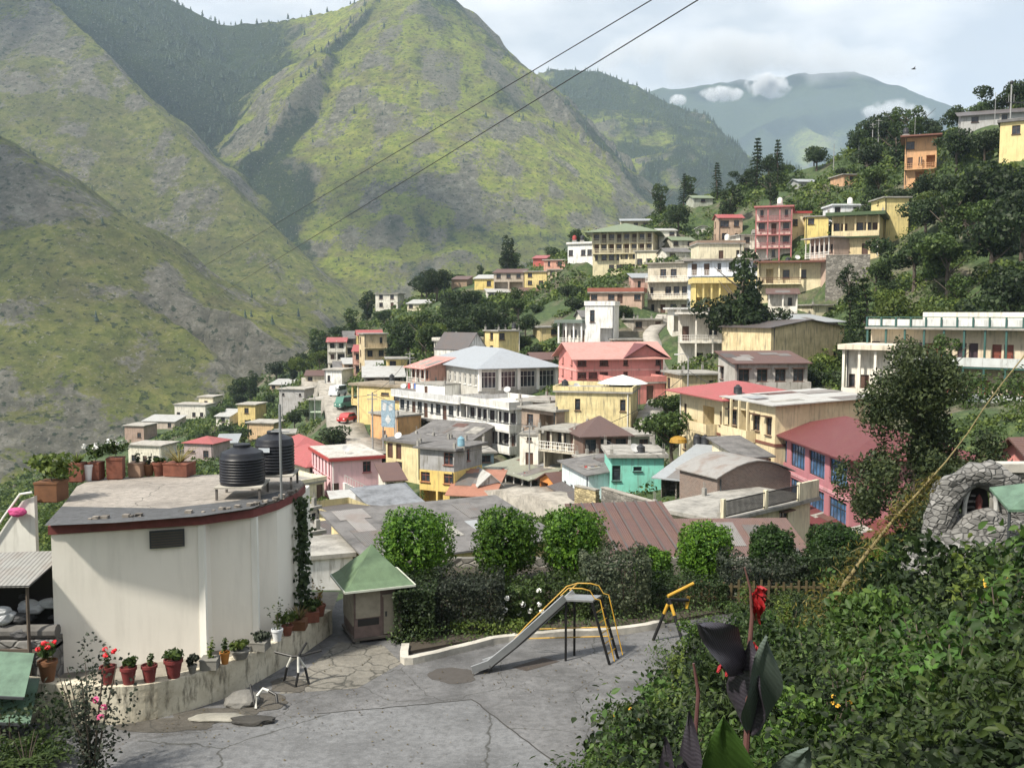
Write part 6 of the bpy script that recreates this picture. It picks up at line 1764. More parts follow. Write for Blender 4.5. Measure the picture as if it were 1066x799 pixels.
for s_ in (-1, 1): m.box(-1.03, 1.03, s_ * 1.035 - .012, s_ * 1.035 + .012, 1.585, 1.645); m.box(s_ * 1.035 - .012, s_ * 1.035 + .012, -1.022, 1.022, 1.585, 1.645)
m.build('eave_trim', flat((.55, .58, .50), .6, 'pale_trim'), t)

# slide
def pipe(name, pts, r, mat, par): m = MB(); m.tube(pts, r, 8); return m.build(name, mat, par, True)
SY = flat((.50, .29, .03), .5, 'yellow_orange_paint', var=.6); SB = flat((.006, .006, .007), .5, 'slide_black')
org = G(600, 684, 0)
t = thing('playground_slide', 'metal playground slide with grey chute, black legs and yellow rails', 'slide', (org.x, org.y, 0))
def S(px, py, Y): q = W(px, py, Y); return (q.x - org.x, q.y - org.y, q.z)
x1, yy = S(592, 626, org.y)[0], 0.0
zt = 1.72
e0 = G(492, 702, 0); ex, ey = e0.x - org.x, e0.y - org.y
wv = Vector((.30, .52, 0)).normalized() * .56                  # across the chute
def chute(pt, zoff): return [Vector((p[0], p[1], p[2] + zoff)) for p in pt]
top = Vector((x1 - .12, -.28, zt)); bot = Vector((ex + .42, ey + .12, .20)); end = Vector((ex - .02, ey - .05, .10))
line = [top, top + (bot - top) * .33 + Vector((0, 0, -.03)), top + (bot - top) * .66 + Vector((0, 0, -.05)), bot, end]
m = MB()
for a, b in zip(line[:-1], line[1:]):
    m.quad(a, b, b + wv, a + wv); m.quad(a + wv - Vector((0, 0, .03)), b + wv - Vector((0, 0, .03)), b - Vector((0, 0, .03)), a - Vector((0, 0, .03)))
m.build('chute', flat((.50, .51, .53), .33, 'worn_steel', .55, .25), t)
for s_ in (0, 1):
    m = MB()
    for a, b in zip(line[:-1], line[1:]):
        o_ = wv * s_
        m.bar(a + o_ + Vector((0, 0, .05)), b + o_ + Vector((0, 0, .05)), .045, .20)
    m.build('side_board', flat((.36, .37, .38), .4, 'steel_edge', .5), t)
pipe('chute_brace', [line[0] - Vector((0, 0, .09)), line[2] - Vector((0, 0, .09)), bot - Vector((0, 0, .09)), Vector((bot.x, bot.y, 0))], .035, SB, t)
pl0, pl1 = top + Vector((.0, 0, 0)), top + Vector((.75, -.10, 0))
m = MB(); m.prism([(p.x, p.y) for p in (pl0, pl1, pl1 + wv, pl0 + wv)], zt - .05, zt); m.build('platform', flat((.3, .31, .32), .45, 'platform_steel', .5), t)
for p in (pl0 + Vector((.03, .03, 0)), pl0 + wv * .94 + Vector((.03, 0, 0))):
    pipe('leg', [(p.x, p.y, -.05), (p.x, p.y, zt - .05)], .034, SB, t)
ft = [Vector((pl1.x + .46, pl1.y - .16, 0)), Vector((pl1.x + .46, pl1.y - .16, 0)) + wv]
for p, q in zip((pl1, pl1 + wv), ft):
    pipe('ladder_rail', [(q.x, q.y, -.04), (p.x - .02, p.y, zt - .06)], .04, SB, t)
for k in range(1, 6):
    u = k / 6; a = ft[0].lerp(pl1 + Vector((0, 0, -.06)), u); b = ft[1].lerp(pl1 + wv + Vector((0, 0, -.06)), u)
    pipe('rung', [a, b], .016, SY, t)
for s_ in (0.0, 1.0):
    o_ = wv * s_
    pipe('handrail', [ft[1 if s_ else 0] + Vector((.12, 0, .1)), pl1 + o_ + Vector((.2, 0, zt * .5 - .85)), pl1 + o_ + Vector((.05, 0, .05)), pl1 + o_ + Vector((-.08, 0, .27)), pl1 + o_ + Vector((-.3, 0, .33)), pl0 + o_ + Vector((.1, 0, .31)), pl0 + o_ + Vector((-.12, 0, .10))], .016, SY, t)
pipe('handrail', [pl0 + wv + Vector((.1, 0, .31)), pl0 + wv + Vector((-.2, 0, .22)), line[2] + wv * 1.12 + Vector((0, 0, .34)), bot + wv * 1.1 + Vector((0, 0, .12))], .016, SY, t)
for z in (.62, .88):
    pipe('stay', [(pl0.x - 1.0, pl0.y + .5, z - .16), (ft[1].x - .28, ft[1].y, z)], .017, SY, t)

# swing frame half hidden by plants
sf = G(694, 668, 0)
t = thing('seesaw_frame', 'black and yellow seesaw frame with splayed legs, right of the slide', 'seesaw', (sf.x, sf.y, 0))
def S2(px, py, Y): q = W(px, py, Y); return Vector((q.x - sf.x, q.y - sf.y, q.z))
apx = S2(697, 624, sf.y + .1)
for foot in (G(680, 666), G(712, 672), G(706, 652)):
    f = Vector((foot.x - sf.x, foot.y - sf.y, 0)); k = apx + (f - apx) * .30
    pipe('leg', [f, f + (apx - f) * .66], .045, SB, t); pipe('leg_collar', [f + (apx - f) * .66, f + (apx - f) * .9], .047, SY, t)
    pipe('leg_top', [f + (apx - f) * .9, apx], .045, SB, t)
pipe('beam', [apx + Vector((-.06, -.05, .12)), apx + Vector((.75, .35, .38))], .05, SY, t)
pipe('hanger', [apx + Vector((.55, .3, -.35)), apx + Vector((.62, .35, .0))], .05, SY, t)
pipe('pivot', [apx + Vector((-.1, 0, 0)), apx + Vector((.6, .3, -.1))], .05, SB, t)

# broken striped metal frame by the wall
bf = G(303, 712, 0)
t = thing('broken_frame', 'broken black and white striped metal frame lying by the curved wall', 'metal frame', (bf.x, bf.y, 0))
SW = flat((.62, .62, .58), .5, 'chipped_white_paint', var=.7)
segs = [((-.22, .15, 0), (-.12, .12, .42), SB), ((-.12, .12, .42), (.02, .05, .72), SW), ((.02, .05, .72), (.2, -.02, .74), SB), ((.2, -.02, .74), (.22, -.12, .36), SW), ((.22, -.12, .36), (.16, -.2, 0), SB),
        ((.2, -.02, .74), (.34, .1, .42), SW), ((.34, .1, .42), (.46, .0, .0), SB), ((.02, .05, .72), (-.45, .2, .78), SB), ((.2, -.02, .74), (.38, .16, 1.05), SB), ((-.22, .15, .02), (.16, -.2, .02), SB), ((.2, 0, .74), (.75, .2, .82), SB)]
for a, b, mt in segs: pipe('bar', [a, b], .032, mt, t)
bf = G(266, 738, 0)
t = thing('bent_hoop', 'bent striped metal hoop lying on a flat stone by the wall', 'metal hoop', (bf.x, bf.y, 0))
pipe('hoop', [(0, 0, .03), (.02, .1, .3), (.15, .16, .45), (.3, .1, .42)], .035, SW, t); pipe('hoop', [(.3, .1, .42), (.5, .0, .36), (.55, -.1, .2)], .035, SB, t); pipe('spike', [(0, 0, .03), (-.2, .3, .5)], .025, SB, t)
def rock(name, c, s, label, mat, seed=0, cat='stone'):
    bm = bmesh.new(); bmesh.ops.create_icosphere(bm, subdivisions=3, radius=1)
    for v in bm.verts:
        n = fbm(np.array([v.co.x * 1.3 + seed]), np.array([v.co.y * 1.3 + v.co.z * 1.7]), 4)[0]
        v.co *= .7 + .6 * n
        v.co = Vector((v.co.x * s[0], v.co.y * s[1], v.co.z * s[2]))
    me = bpy.data.meshes.new(name); bm.to_mesh(me); bm.free(); me.materials.append(mat)
    o = inst(name, me, None, c); 
    return put(o, label, cat) if label else o
rock('cloth', (c_.x, 25.0, c_.z), (.24, .14, .12), 'bright pink cloth bundle hung over the white stair parapet', flat((.50, .06, .20), .8, 'pink_cloth', var=.6), 21, 'cloth')
for (x, y, z, s_, i) in JUNK:
    o = rock('scrap' if i % 4 else 'rag', (x, y, z), (s_ * 1.3, s_ * .8, s_ * .7), None, SCM if i % 4 else RGM, i); o.parent = junk_t
q = G(259, 733, 0); rock('flat_stone', (q.x - .2, q.y + .1, .08), (.42, .36, .2), 'flat grey stone under the bent hoop', concrete((.15, .145, .135), 'grey_rock'), 3)
q = G(232, 748, 0); rock('stone_slab', (q.x, q.y, .03), (.75, .24, .09), 'long pale stone slab lying at the foot of the curved wall', concrete((.24, .23, .2), 'pale_rock'), 5)
q = G(252, 752, 0); rock('rubble_clod', (q.x + .25, q.y, .05), (.5, .2, .12), 'dark clod of rubble at the end of the pale slab', concrete((.04, .038, .035), 'dark_rock'), 8)
DIRT = slab_mat((.075, .068, .058), 'gutter_dirt', .9, .02, .5)
for k_, (cx_, cy_, rx_, ry_) in enumerate(((170, 754, 55, 8), (225, 744, 45, 8), (265, 730, 32, 10), (300, 712, 18, 8))): put(patch('dirt_ground', cx_, cy_, rx_, ry_, .008 + .002 * k_, DIRT, 5 + k_), kind='structure')

# creeper on the end of the white building
C, N = [], []
for i in range(900):
    z = RNG.uniform(.6, 4.2); C.append((P3.x + .16 + RNG.normal(0, .12), P3.y + .1 + RNG.normal(0, .15), z)); N.append((.5, -.8, .2))
o = inst('creeper', leaves('creeper', np.array(C), np.array(N), .15, .11, DARKL, RNG, .6)); put(o, 'dark leafy creeper climbing the right end of the white building', 'creeper')

def bed_weeds():
    rng = np.random.default_rng(64); n = 15000
    X = rng.uniform(-3.6, 9, n); Y = rng.uniform(26.6, 34, n)
    kx = np.array([p.x for p in KP]); ky = np.array([p.y for p in KP]); o = np.argsort(kx)
    lim = np.interp(X, kx[o], ky[o]) + .22
    ok = (Y > lim) & (X < edge_x(Y)); X, Y = X[ok], Y[ok]; n = len(X)
    Z = .08 + rng.random(n) ** 1.5 * .45 * np.clip(fbm(X, Y, 3) * 2.4 - .5, .1, 1)
    L_ = rng.uniform(.06, .13, n); N = np.stack([rng.normal(0, .5, n), -.4 + rng.normal(0, .4, n), np.ones(n)], 1)
    put(inst('bed_weeds', leaves('bed_weeds', np.stack([X, Y, Z], 1), N, L_, L_ * .5, MIDL, rng, .5)), kind='stuff')
bed_weeds()

# fallen leaves, grit and weeds on the paving
def litter():
    rng = np.random.default_rng(66); n = 2600
    X = rng.uniform(-10, 8, n); Y = rng.uniform(18.5, 30, n); d = fbm(X / 2.2, Y / 2.2, 4)
    ok = (X < edge_x(Y) + .2) & (X > -8.6 + (Y - 22) * .45) & (rng.random(n) < np.clip((d - .42) * 5, .04, 1)); X, Y = X[ok], Y[ok]; n = len(X)
    L_ = rng.uniform(.02, .07, n); N = np.tile([0, 0, 1.0], (n, 1))
    put(inst('leaf_litter', leaves('leaf_litter', np.stack([X, Y, np.full(n, .022)], 1), N, L_, L_ * .7, leafmat((.03, .022, .012), (.08, .06, .03), (.16, .13, .06), 'dry_litter', .1), rng, .25)), kind='stuff')
litter()
JM = flat((.035, .034, .032), .95, 'joint_dirt')
for k_, (a_, b_) in enumerate((((492, 728), (590, 804)), ((330, 743), (492, 728)))):
    p, q = G(*a_), G(*b_); d_ = (q - p).normalized(); w_ = Vector((-d_.y, d_.x, 0)) * .018
    m = MB(); P_ = [p.lerp(q, i / 24) + w_ * (vnoise(np.array([i * .6 + k_ * 9]), np.array([.5]))[0] - .5) * 4 for i in range(25)]
    for a, b in zip(P_[:-1], P_[1:]): m.quad(a - w_ + Vector((0, 0, .009)), b - w_ + Vector((0, 0, .009)), b + w_ + Vector((0, 0, .009)), a + w_ + Vector((0, 0, .009)))
    put(m.build('pavement_joint', JM), kind='structure')
# ------------------------------------------------------------------ garden: clipped trees, hedges, beds, bank
def ball_cloud(rng, n, c, r, sq=1.0, lo=.8):
    d = rng.normal(0, 1, (n, 3)); d /= np.linalg.norm(d, axis=1)[:, None]
    e = np.sign(d) * np.abs(d) ** sq; e /= np.linalg.norm(e, axis=1)[:, None] ** .8
    lump = 1 + .28 * (fbm(d[:, 0] * 2.6 + c[0] * 3.1 + 5, d[:, 1] * 2.6 + d[:, 2] * 1.9, 3) - .5) * 2
    k = rng.uniform(lo, 1.0, n) ** .7 * lump
    return np.array(c) + e * np.array(r) * k[:, None], d
CT = [(432, 567, 86, 84, 31.6, 'largest round clipped tree, just right of the green roofed kiosk'), (527, 563, 72, 76, 32.2, 'round clipped tree left of the pair that touches, above the slide chute'),
      (597, 562, 72, 76, 32.4, 'round clipped tree touching its left neighbour, above the slide ladder'), (679, 591, 40, 46, 32.0, 'smallest clipped tree, low beside the grey leaved shrub'),
      (734, 573, 60, 66, 33.0, 'egg shaped clipped tree with bright top behind the seesaw frame'), (803, 575, 48, 62, 33.2, 'narrow darker clipped tree between two clipped trees on the right'),
      (869, 571, 60, 58, 33.0, 'dark round clipped tree left of the dry leaning stalk'), (932, 592, 58, 46, 30.0, 'low clipped dome with bright top before the stone grotto')]
for i, (px, py, dw, dh, Y, lab) in enumerate(CT):
    rng = np.random.default_rng(100 + i)
    p = W(px, py, Y); g = gz(p.x, p.y)
    a, b = dw / 2 * Y / F, dh / 2 * Y / F
    t = thing('clipped_tree', lab, 'tree', (p.x, p.y, min(g, 0.05) if g < 1 else g), 0, 'round clipped trees along the flower bed')
    h = p.z - t.location.z
    C, N = ball_cloud(rng, 5600, (0, 0, h), (a, a, b), .8, .78)
    C2, N2 = ball_cloud(rng, 900, (0, 0, h), (a * .74, a * .74, b * .74), .8, .7)
    Ls = np.concatenate([rng.uniform(.07, .13, len(C)), rng.uniform(.25, .4, len(C2))])
    Ls[:500] *= 1.5; C[:500] += N[:500] * .05
    me = leaves('crown', np.concatenate([C, C2]), np.concatenate([N, N2]), Ls, Ls * .55, CLIPL if i not in (5, 6) else leafmat((.008, .02, .008), (.02, .05, .012), (.05, .10, .02), 'dark_clipped_leaves'), rng, .75)
    inst('crown', me, t)
    m = MB(); m.tube([(0, 0, -.4), (.04, 0, h - b * .8), (0, 0, h)], [.10, .08, .05], 7)
    for k in range(4): aa = k * 1.7; m.tube([(.03, 0, h - b * .9), (math.cos(aa) * a * .5, math.sin(aa) * a * .5, h - b * .3)], [.05, .02], 5)
    m.build('trunk', BARK, t)

def hedge_thing(name, cat, label, x0, x1, y0, y1, z1, n, mat, s, seed, wob=.30, fl=None, z0=0.0):
    rng = np.random.default_rng(seed)
    cx, cy = (x0 + x1) / 2, (y0 + y1) / 2
    t = thing(name, label, cat, (cx, cy, z0))
    u = rng.uniform(-1, 1, (n, 3)); f = rng.integers(0, 3, n); keep = rng.random(n) < .75
    for k in range(3): sel = keep & (f == k); u[sel, k] = np.sign(u[sel, k]) * rng.uniform(.82, 1.03, sel.sum())
    N = u / np.linalg.norm(u, axis=1)[:, None]
    N = np.sign(u) * np.abs(u) ** 3 + .01
    N /= np.linalg.norm(N, axis=1)[:, None]
    X = u[:, 0] * (x1 - x0) / 2; Yv = u[:, 1] * (y1 - y0) / 2; Zv = (u[:, 2] + 1) / 2 * z1
    wv_ = (fbm(X * 1.1 + seed, Zv * 1.1 + Yv, 3) - .5) * 2 * wob
    C = np.stack([X, Yv + wv_, Zv * (1 + wv_ * .8)], 1)
    Ls = rng.uniform(.6, 1.25, n) * s
    inst('foliage', leaves('foliage', C, N, Ls, Ls * .6, mat, rng, .8), t)
    m = MB()
    for k in range(6):
        x = rng.uniform(x0 - cx, x1 - cx) * .8; m.tube([(x, 0, -.2), (x + rng.normal(0, .15), rng.normal(0, .1), z1 * .75)], [.03, .012], 5)
    m.build('stem', BARK, t)
    if fl:
        for k in range(fl[1]):
            c = np.array([rng.uniform(x0 - cx, x1 - cx), (y0 - y1) / 2 - .08, rng.uniform(.35, 1.0) * z1]); Cc, Nc = shell(rng, 14, c, (.07, .05, .07)); inst('flower', leaves('flower', Cc, Nc, .09, .07, FLW[fl[0]], rng, .3), t)
    return t
def xat(px, Y): return (px - 533) / F * Y * 1.02
hedge_thing('hedge', 'hedge', 'dense dark grey green hedge between kiosk and slide', xat(450, 28.4), xat(524, 28.4), 27.5, 29.5, 1.5, 9500, HEDGEL, .10, 31)
hedge_thing('shrub', 'shrub', 'dark leafy shrub touching the right side of the kiosk', xat(415, 28.2), xat(455, 28.2), 26.9, 28.8, 1.55, 6200, DARKL, .11, 32, .25)
hedge_thing('flower_bush', 'bush', 'green bush with scattered white flowers behind the slide chute', xat(520, 28.8), xat(566, 28.8), 28.3, 29.9, 1.2, 4500, MIDL, .12, 33, .3, ('white', 9))
hedge_thing('shrub', 'shrub', 'thicket of dull green leaves seen through the slide legs', xat(560, 29.2), xat(612, 29.2), 28.8, 30.2, 1.2, 4600, MIDL, .10, 34, .3)
hedge_thing('shrub', 'shrub', 'big grey leaved shrub between slide and seesaw frame', xat(606, 29.4), xat(676, 29.4), 28.9, 30.9, 1.75, 9000, leafmat((.018, .034, .018), (.05, .075, .04), (.15, .17, .10), 'variegated_leaves'), .11, 35, .35)
hedge_thing('shrub', 'shrub', 'low bush under the egg shaped clipped tree', xat(670, 30.5), xat(752, 30.5), 29.6, 31.2, .95, 5500, DARKL, .10, 36, .3)
hedge_thing('shrub', 'shrub', 'dark shrub mass below the narrow clipped tree', xat(752, 31), xat(836, 31), 30.6, 32.0, 1.3, 6500, HEDGEL, .10, 37, .35)
hedge_thing('shrub', 'shrub', 'shaded shrub below the dark round clipped tree', xat(832, 31), xat(906, 31), 30.6, 32.2, .9, 5500, DARKL, .10, 38, .35, None, .6)
hedge_thing('ground_herb', 'plant', 'low bright herbs at the foot of the dark hedge behind the kerb', xat(470, 27.6), xat(545, 27.6), 27.35, 27.95, .42, 1500, YELL, .10, 39, .2)
# picket fence behind the bed
t = thing('picket_fence', 'low weathered picket fence with yellowed rails behind the seesaw frame', 'fence', (xat(770, 30.2), 30.2, 0))
pk = flat((.10, .075, .035), .9, 'weathered_pickets', var=.6)
for z in (.35, .70): m = MB(); m.bar((-2.1, 0, z + .05), (3.2, 0, z), .05, .06); m.build('rail', pk, t)
for i in range(22):
    x = -2.0 + i * .24; m = MB(); m.box(x, x + .07, -.05, -.026, .05, .85 + .12 * R.random()); m.build('picket', pk, t)

# --- bank on the right
def hit(px, py, far=60):
    d = ray(px, py); t = 2.5
    while t < far:
        p = Vector((0, 0, CZ)) + d * t
        if gz(p.x, p.y) >= p.z: return p
        t += .25
    return None
FERNL = leafmat((.020, .05, .012), (.055, .11, .022), (.11, .18, .035), 'fern_leaves')
def bank_cover():
    """loose layered planting: clumps of several kinds with dark gaps between"""
    rng = np.random.default_rng(55)
    bm_ = lambda k: leafmat(mul((.014, .032, .009), k), mul((.040, .078, .018), k), mul((.10, .145, .034), k), 'bank_leaf')  # leaf colours darkened by k to stand in for shade on the bank
    kinds = [('bank_undergrowth', bm_(.62), (.05, .10), .55, .8), ('bank_ivy', leafmat((.006, .014, .006), (.016, .032, .011), (.045, .07, .022), 'bank_dark'), (.06, .12), .75, .6), ('bank_weeds', bm_(.85), (.08, .17), .30, .5), ('bank_broad_leaves', leafmat((.010, .026, .007), (.026, .062, .012), (.07, .13, .025), 'bank_broad'), (.11, .20), .55, .45), ('bank_tips', FERNL, (.045, .08), .5, .7)]
    acc = {k[0]: ([], [], []) for k in kinds}
    pts = []
    tries = 0
    while len(pts) < 1150 and tries < 30000:
        tries += 1
        Y = math.exp(rng.uniform(math.log(3.6), math.log(34))); px = rng.uniform(580, 1480); X = (px - 533) / 1000 * Y
        if X < edge_x(np.array(Y)) + .1 + (vnoise(Y * .9, 3.0) - .5) * .9 and Y > 16.5: continue
        r = rng.uniform(.30, .75) * min(1.0, .35 + Y / 18)
        if any((X - a) ** 2 + (Y - b) ** 2 < ((r + c) * .74) ** 2 for a, b, c in pts): continue
        pts.append((X, Y, r))
    for (X, Y, r) in pts:
        k = kinds[rng.choice(5, p=[.30, .27, .19, .12, .12])]
        h = r * rng.uniform(.5, 2.3) * (1 if Y < 17 else .6); g = gz(X, Y)
        ns = int(rng.uniform(120, 300) * (.09 / np.mean(k[2])) ** .8 * (1 if Y > 7 else 1.3))
        C, N = [], []
        nst = rng.integers(5, 12)
        st_a = rng.uniform(0, 6.28, nst); st_r = rng.uniform(.2, 1.0, nst) * r; st_h = rng.uniform(.5, 1.1, nst) * h
        q = rng.integers(0, nst, ns); u = rng.uniform(.15, 1, ns) ** .7
        w = .16 * r + .05
        C = np.stack([X + np.cos(st_a[q]) * st_r[q] * u + rng.normal(0, w, ns), Y + np.sin(st_a[q]) * st_r[q] * u + rng.normal(0, w, ns), g + st_h[q] * u + rng.normal(0, w * .5, ns)], 1)
        N = np.stack([np.cos(st_a[q]) * .5, np.sin(st_a[q]) * .5 - .25, np.full(ns, k[4])], 1)
        sc_ = min(1.1, .42 + Y / 24)
        acc[k[0]][0].append(C); acc[k[0]][1].append(N); acc[k[0]][2].append(rng.uniform(k[2][0], k[2][1], ns) * sc_)
    n = 70000                                                   # low cover between the clumps
    Y = np.exp(rng.uniform(np.log(3.4), np.log(33), n)); X = (rng.uniform(600, 1500, n) - 533) / 1000 * Y
    ok = (X > edge_x(Y) + .3) | (Y < 16.5); X, Y = X[ok], Y[ok]; n = len(X)
    acc['bank_ivy'][0].append(np.stack([X, Y, ground_z(X, Y) + rng.random(n) * .09], 1)); acc['bank_ivy'][1].append(np.tile([0, -.2, 1.], (n, 1))); acc['bank_ivy'][2].append(rng.uniform(.05, .13, n) * np.clip(.35 + Y / 20, 0, 1.2))
    for nm, mt, sz_, asp, up in kinds:
        C, N, L_ = (np.concatenate(a) for a in acc[nm])
        put(inst(nm, leaves(nm, C, N, L_ * .95, L_ * asp * .9, mt, rng, .6, 2)), kind='stuff')
bank_cover()
BANKP = {}
def fern(rng, n, L, w):
    C, N = [], []
    for i in range(n):
        a = rng.uniform(0, 6.28); l = L * rng.uniform(.6, 1.1); k = np.linspace(.12, 1, 22)
        x = l * k * .8; z = l * (1.0 * k - .75 * k * k)
        for sd in (-1, 1):
            off = sd * w * np.sin(k * 2.9) * .5
            C.append(np.stack([np.cos(a) * x - np.sin(a) * off, np.sin(a) * x + np.cos(a) * off, z], 1)); N.append(np.tile([0, 0, 1.], (22, 1)))
    return np.concatenate(C), np.concatenate(N)
def bank_mesh(kind):
    rng = np.random.default_rng(abs(hash(kind)) % 1000 if False else sum(map(ord, kind)))
    if kind == 'fern': C, N = fern(rng, 16, .95, .22); return leaves('foliage', C, N, .14, .05, FERNL, rng, .25)
    if kind == 'bush':
        B = [((rng.normal(0, .35), rng.normal(0, .35), rng.uniform(.25, .85)), (.32, .32, .26)) for _ in range(11)]; C, N = blobs(rng, 2000, B, .4)
        L_ = rng.uniform(.06, .12, len(C)); return leaves('foliage', C, N, L_, L_ * .6, DARKL, rng, .7, 2)
    if kind == 'lightbush':
        B = [((rng.normal(0, .35), rng.normal(0, .35), rng.uniform(.2, .75)), (.30, .30, .24)) for _ in range(10)]; C, N = blobs(rng, 1500, B, .4)
        L_ = rng.uniform(.07, .14, len(C)); return leaves('foliage', C, N, L_, L_ * .55, FERNL, rng, .6, 2)
    if kind == 'stems':
        C, N = [], []
        for i in range(11):
            a = rng.uniform(0, 6.28); k = np.linspace(.08, 1, 20); rr = rng.uniform(.05, .45); hh = rng.uniform(.8, 1.5)
            for q in range(2): C.append(np.stack([math.cos(a) * rr * k, math.sin(a) * rr * k, hh * k], 1) + rng.normal(0, .045, (20, 3))); N.append(np.tile([0, -.2, 1.], (20, 1)))
        C, N = np.concatenate(C), np.concatenate(N); L_ = rng.uniform(.07, .13, len(C)); return leaves('foliage', C, N, L_, L_ * .5, YELL, rng, .7, 2)
    C, N = [], []                                                 # broad leaved herb
    for i in range(190):
        a = rng.uniform(0, 6.28); rr = rng.uniform(.05, .6); C.append((math.cos(a) * rr, math.sin(a) * rr, .15 + .7 * rng.random() * (1.1 - rr))); N.append((math.cos(a) * .8, math.sin(a) * .8, .8))
    L_ = rng.uniform(.10, .22, len(C)); return leaves('foliage', np.array(C), np.array(N), L_, L_ * .55, leafmat((.02, .05, .012), (.045, .11, .02), (.09, .19, .03), 'broad_leaves'), rng, .3, 2)
def stem_mesh():
    m = MB()
    for k in range(5): a = k * 1.3; m.tube([(0, 0, -.15), (math.cos(a) * .12, math.sin(a) * .12, .35), (math.cos(a) * .25, math.sin(a) * .25, .75)], [.018, .012, .006], 5)
    return m.mesh('stem', BARK)
STM = stem_mesh()
for k in ('fern', 'bush', 'lightbush', 'stems', 'herb'): BANKP[k] = bank_mesh(k)
BP = [('lightbush', 640, 790, 17.0, 1.0, 'bright weed clump at the very edge of the paving, bottom centre', None), ('stems', 700, 700, 21, 1.1, 'thin weeds rising before the seesaw legs', None), ('stems', 690, 745, 16, 1.0, 'straggly weeds at the paving edge left of the dark canna', None),
      ('lightbush', 752, 665, 24, 1.0, 'bright trailing plant right of the seesaw frame', None), ('lightbush', 735, 650, 26, .95, 'pale leaved plant just behind the top canna leaf', None), ('stems', 820, 640, 22, 1.2, 'fresh green stalks behind the red canna flower', None), ('bush', 845, 690, 15, 1.2, 'dark bush right of the grey canna leaf', None), ('lightbush', 885, 650, 18, 1.2, 'sunlit bush below the foot of the dry stalk', None),
      ('bush', 935, 640, 21, 1.4, 'dark bush under the low clipped dome', None), ('lightbush', 905, 700, 13, 1.1, 'light green bush in the middle of the bank', None), ('bush', 985, 655, 17, 1.5, 'dark bush below the stone grotto', None), ('lightbush', 1010, 600, 23, 1.5, 'fresh green bush growing before the grotto base', None), ('stems', 1045, 640, 16, 1.4, 'tall stalks at the right edge below the grotto', None),
      ('bush', 1045, 700, 11, 1.2, 'dark leafy bush at the right edge of the bank', None), ('fern', 960, 730, 9.0, .9, 'feathery fern left of the tall green reed', None), ('herb', 930, 760, 7.5, .9, 'broad leaved herb at the bottom of the bank', None), ('herb', 1040, 765, 7.0, .85, 'broad leaved herb in the bottom right corner', None), ('fern', 880, 775, 7.2, .8, 'low fern right of the big green canna leaf', None),
      ('herb', 985, 785, 6.0, .7, 'broad leaves at the foot of the tall green reed', None), ('lightbush', 860, 790, 6.2, .5, 'small pale sprig with a yellow flower near the canna', 'yellow'), ('stems', 1020, 735, 8.5, .9, 'stalks with small yellow flowers in the bank', 'yellow'), ('herb', 655, 775, 15.5, .9, 'yellow flowered herb at the paving edge', 'yellow'), ('bush', 715, 770, 9.0, .8, 'dark tangle of leaves left of the canna', None), ('bush', 800, 745, 8.5, .9, 'dark shaded bush behind the canna leaves', None),
      ('lightbush', 1060, 590, 22, 1.2, 'green bush at the right edge beside the grotto', None), ('stems', 780, 600, 29.0, 1.1, 'green sprouts in front of the picket fence', None)]
for kind, px, py, Y, s, lab, fl in BP:
    p = W(px, py, Y); g = gz(p.x, p.y)
    t = thing({'fern': 'fern', 'bush': 'bush', 'lightbush': 'bush', 'stems': 'weed', 'herb': 'herb'}[kind], lab, {'fern': 'fern', 'bush': 'bush', 'lightbush': 'bush', 'stems': 'weeds', 'herb': 'plant'}[kind], (p.x, p.y, g), R.uniform(0, 6.28), 'plants on the garden bank', s * (.8 if Y > 17 else 1.05 if Y > 10 else .85))
    inst('foliage', BANKP[kind], t); inst('stem', STM, t)
    if fl:
        for k in range(5):
            c = np.array([R.uniform(-.3, .3), R.uniform(-.4, .2), R.uniform(.75, 1.1)]); Cc, Nc = shell(RNG, 10, c, (.03, .03, .02)); inst('flower', leaves('flower', Cc, Nc, .05, .035, FLW[fl], RNG, .5), t)
# shaggy dark shrub, bottom left, and grassy clump
def left_shrub():
    rng = np.random.default_rng(91)
    p = G(96, 812, 0)
    t = thing('shrub', 'tall dark small leaved shrub in front of the curved wall, bottom left', 'shrub', (p.x, p.y, 0))
    C, N = [], []
    for i in range(46):
        a = rng.uniform(0, 6.28); k = np.linspace(.1, 1, 34); rr = rng.uniform(.1, .95); hh = rng.uniform(1.2, 3.05) * (1.15 - rr * .45)
        C.append(np.stack([math.cos(a) * rr * k ** .8, math.sin(a) * rr * k ** .8, hh * k], 1) + rng.normal(0, .07, (34, 3))); N.append(np.tile([math.cos(a) * .5, math.sin(a) * .5 - .2, .8], (34, 1)))
    C, N = np.concatenate(C), np.concatenate(N); L_ = rng.uniform(.06, .12, len(C))
    inst('foliage', leaves('foliage', C, N, L_, L_ * .7, HEDGEL, rng, .7), t)
    m = MB()
    for k in range(9): a = k * .7; m.tube([(0, 0, -.2), (math.cos(a) * .25, math.sin(a) * .25, 1.1), (math.cos(a) * .55, math.sin(a) * .55, 2.3)], [.025, .018, .008], 5)
    m.build('stem', BARK, t)
    for q in ((.35, 1.9), (.5, 1.75), (.42, 1.55)):
        Cc, Nc = shell(rng, 14, np.array([q[0], -.5, q[1]]), (.06, .06, .05)); inst('flower', leaves('flower', Cc, Nc, .08, .06, FLW['pink'], rng, .3), t)
    p = G(28, 800, 0); C, N = fern(rng, 46, 1.5, .2)
    t = thing('fern', 'grassy green fern clump in the bottom left corner', 'fern', (p.x, p.y, 0)); inst('foliage', leaves('foliage', C, N, .18, .05, MIDL, rng, .3), t); inst('stem', STM, t)
    hedge_thing('shrub', 'shrub', 'low dark shrub at the left edge below the green canopy', G(0, 790).x - 1.5, G(45, 790).x, p.y + .6, p.y + 1.8, .9, 1600, DARKL, .11, 92, .3)
left_shrub()

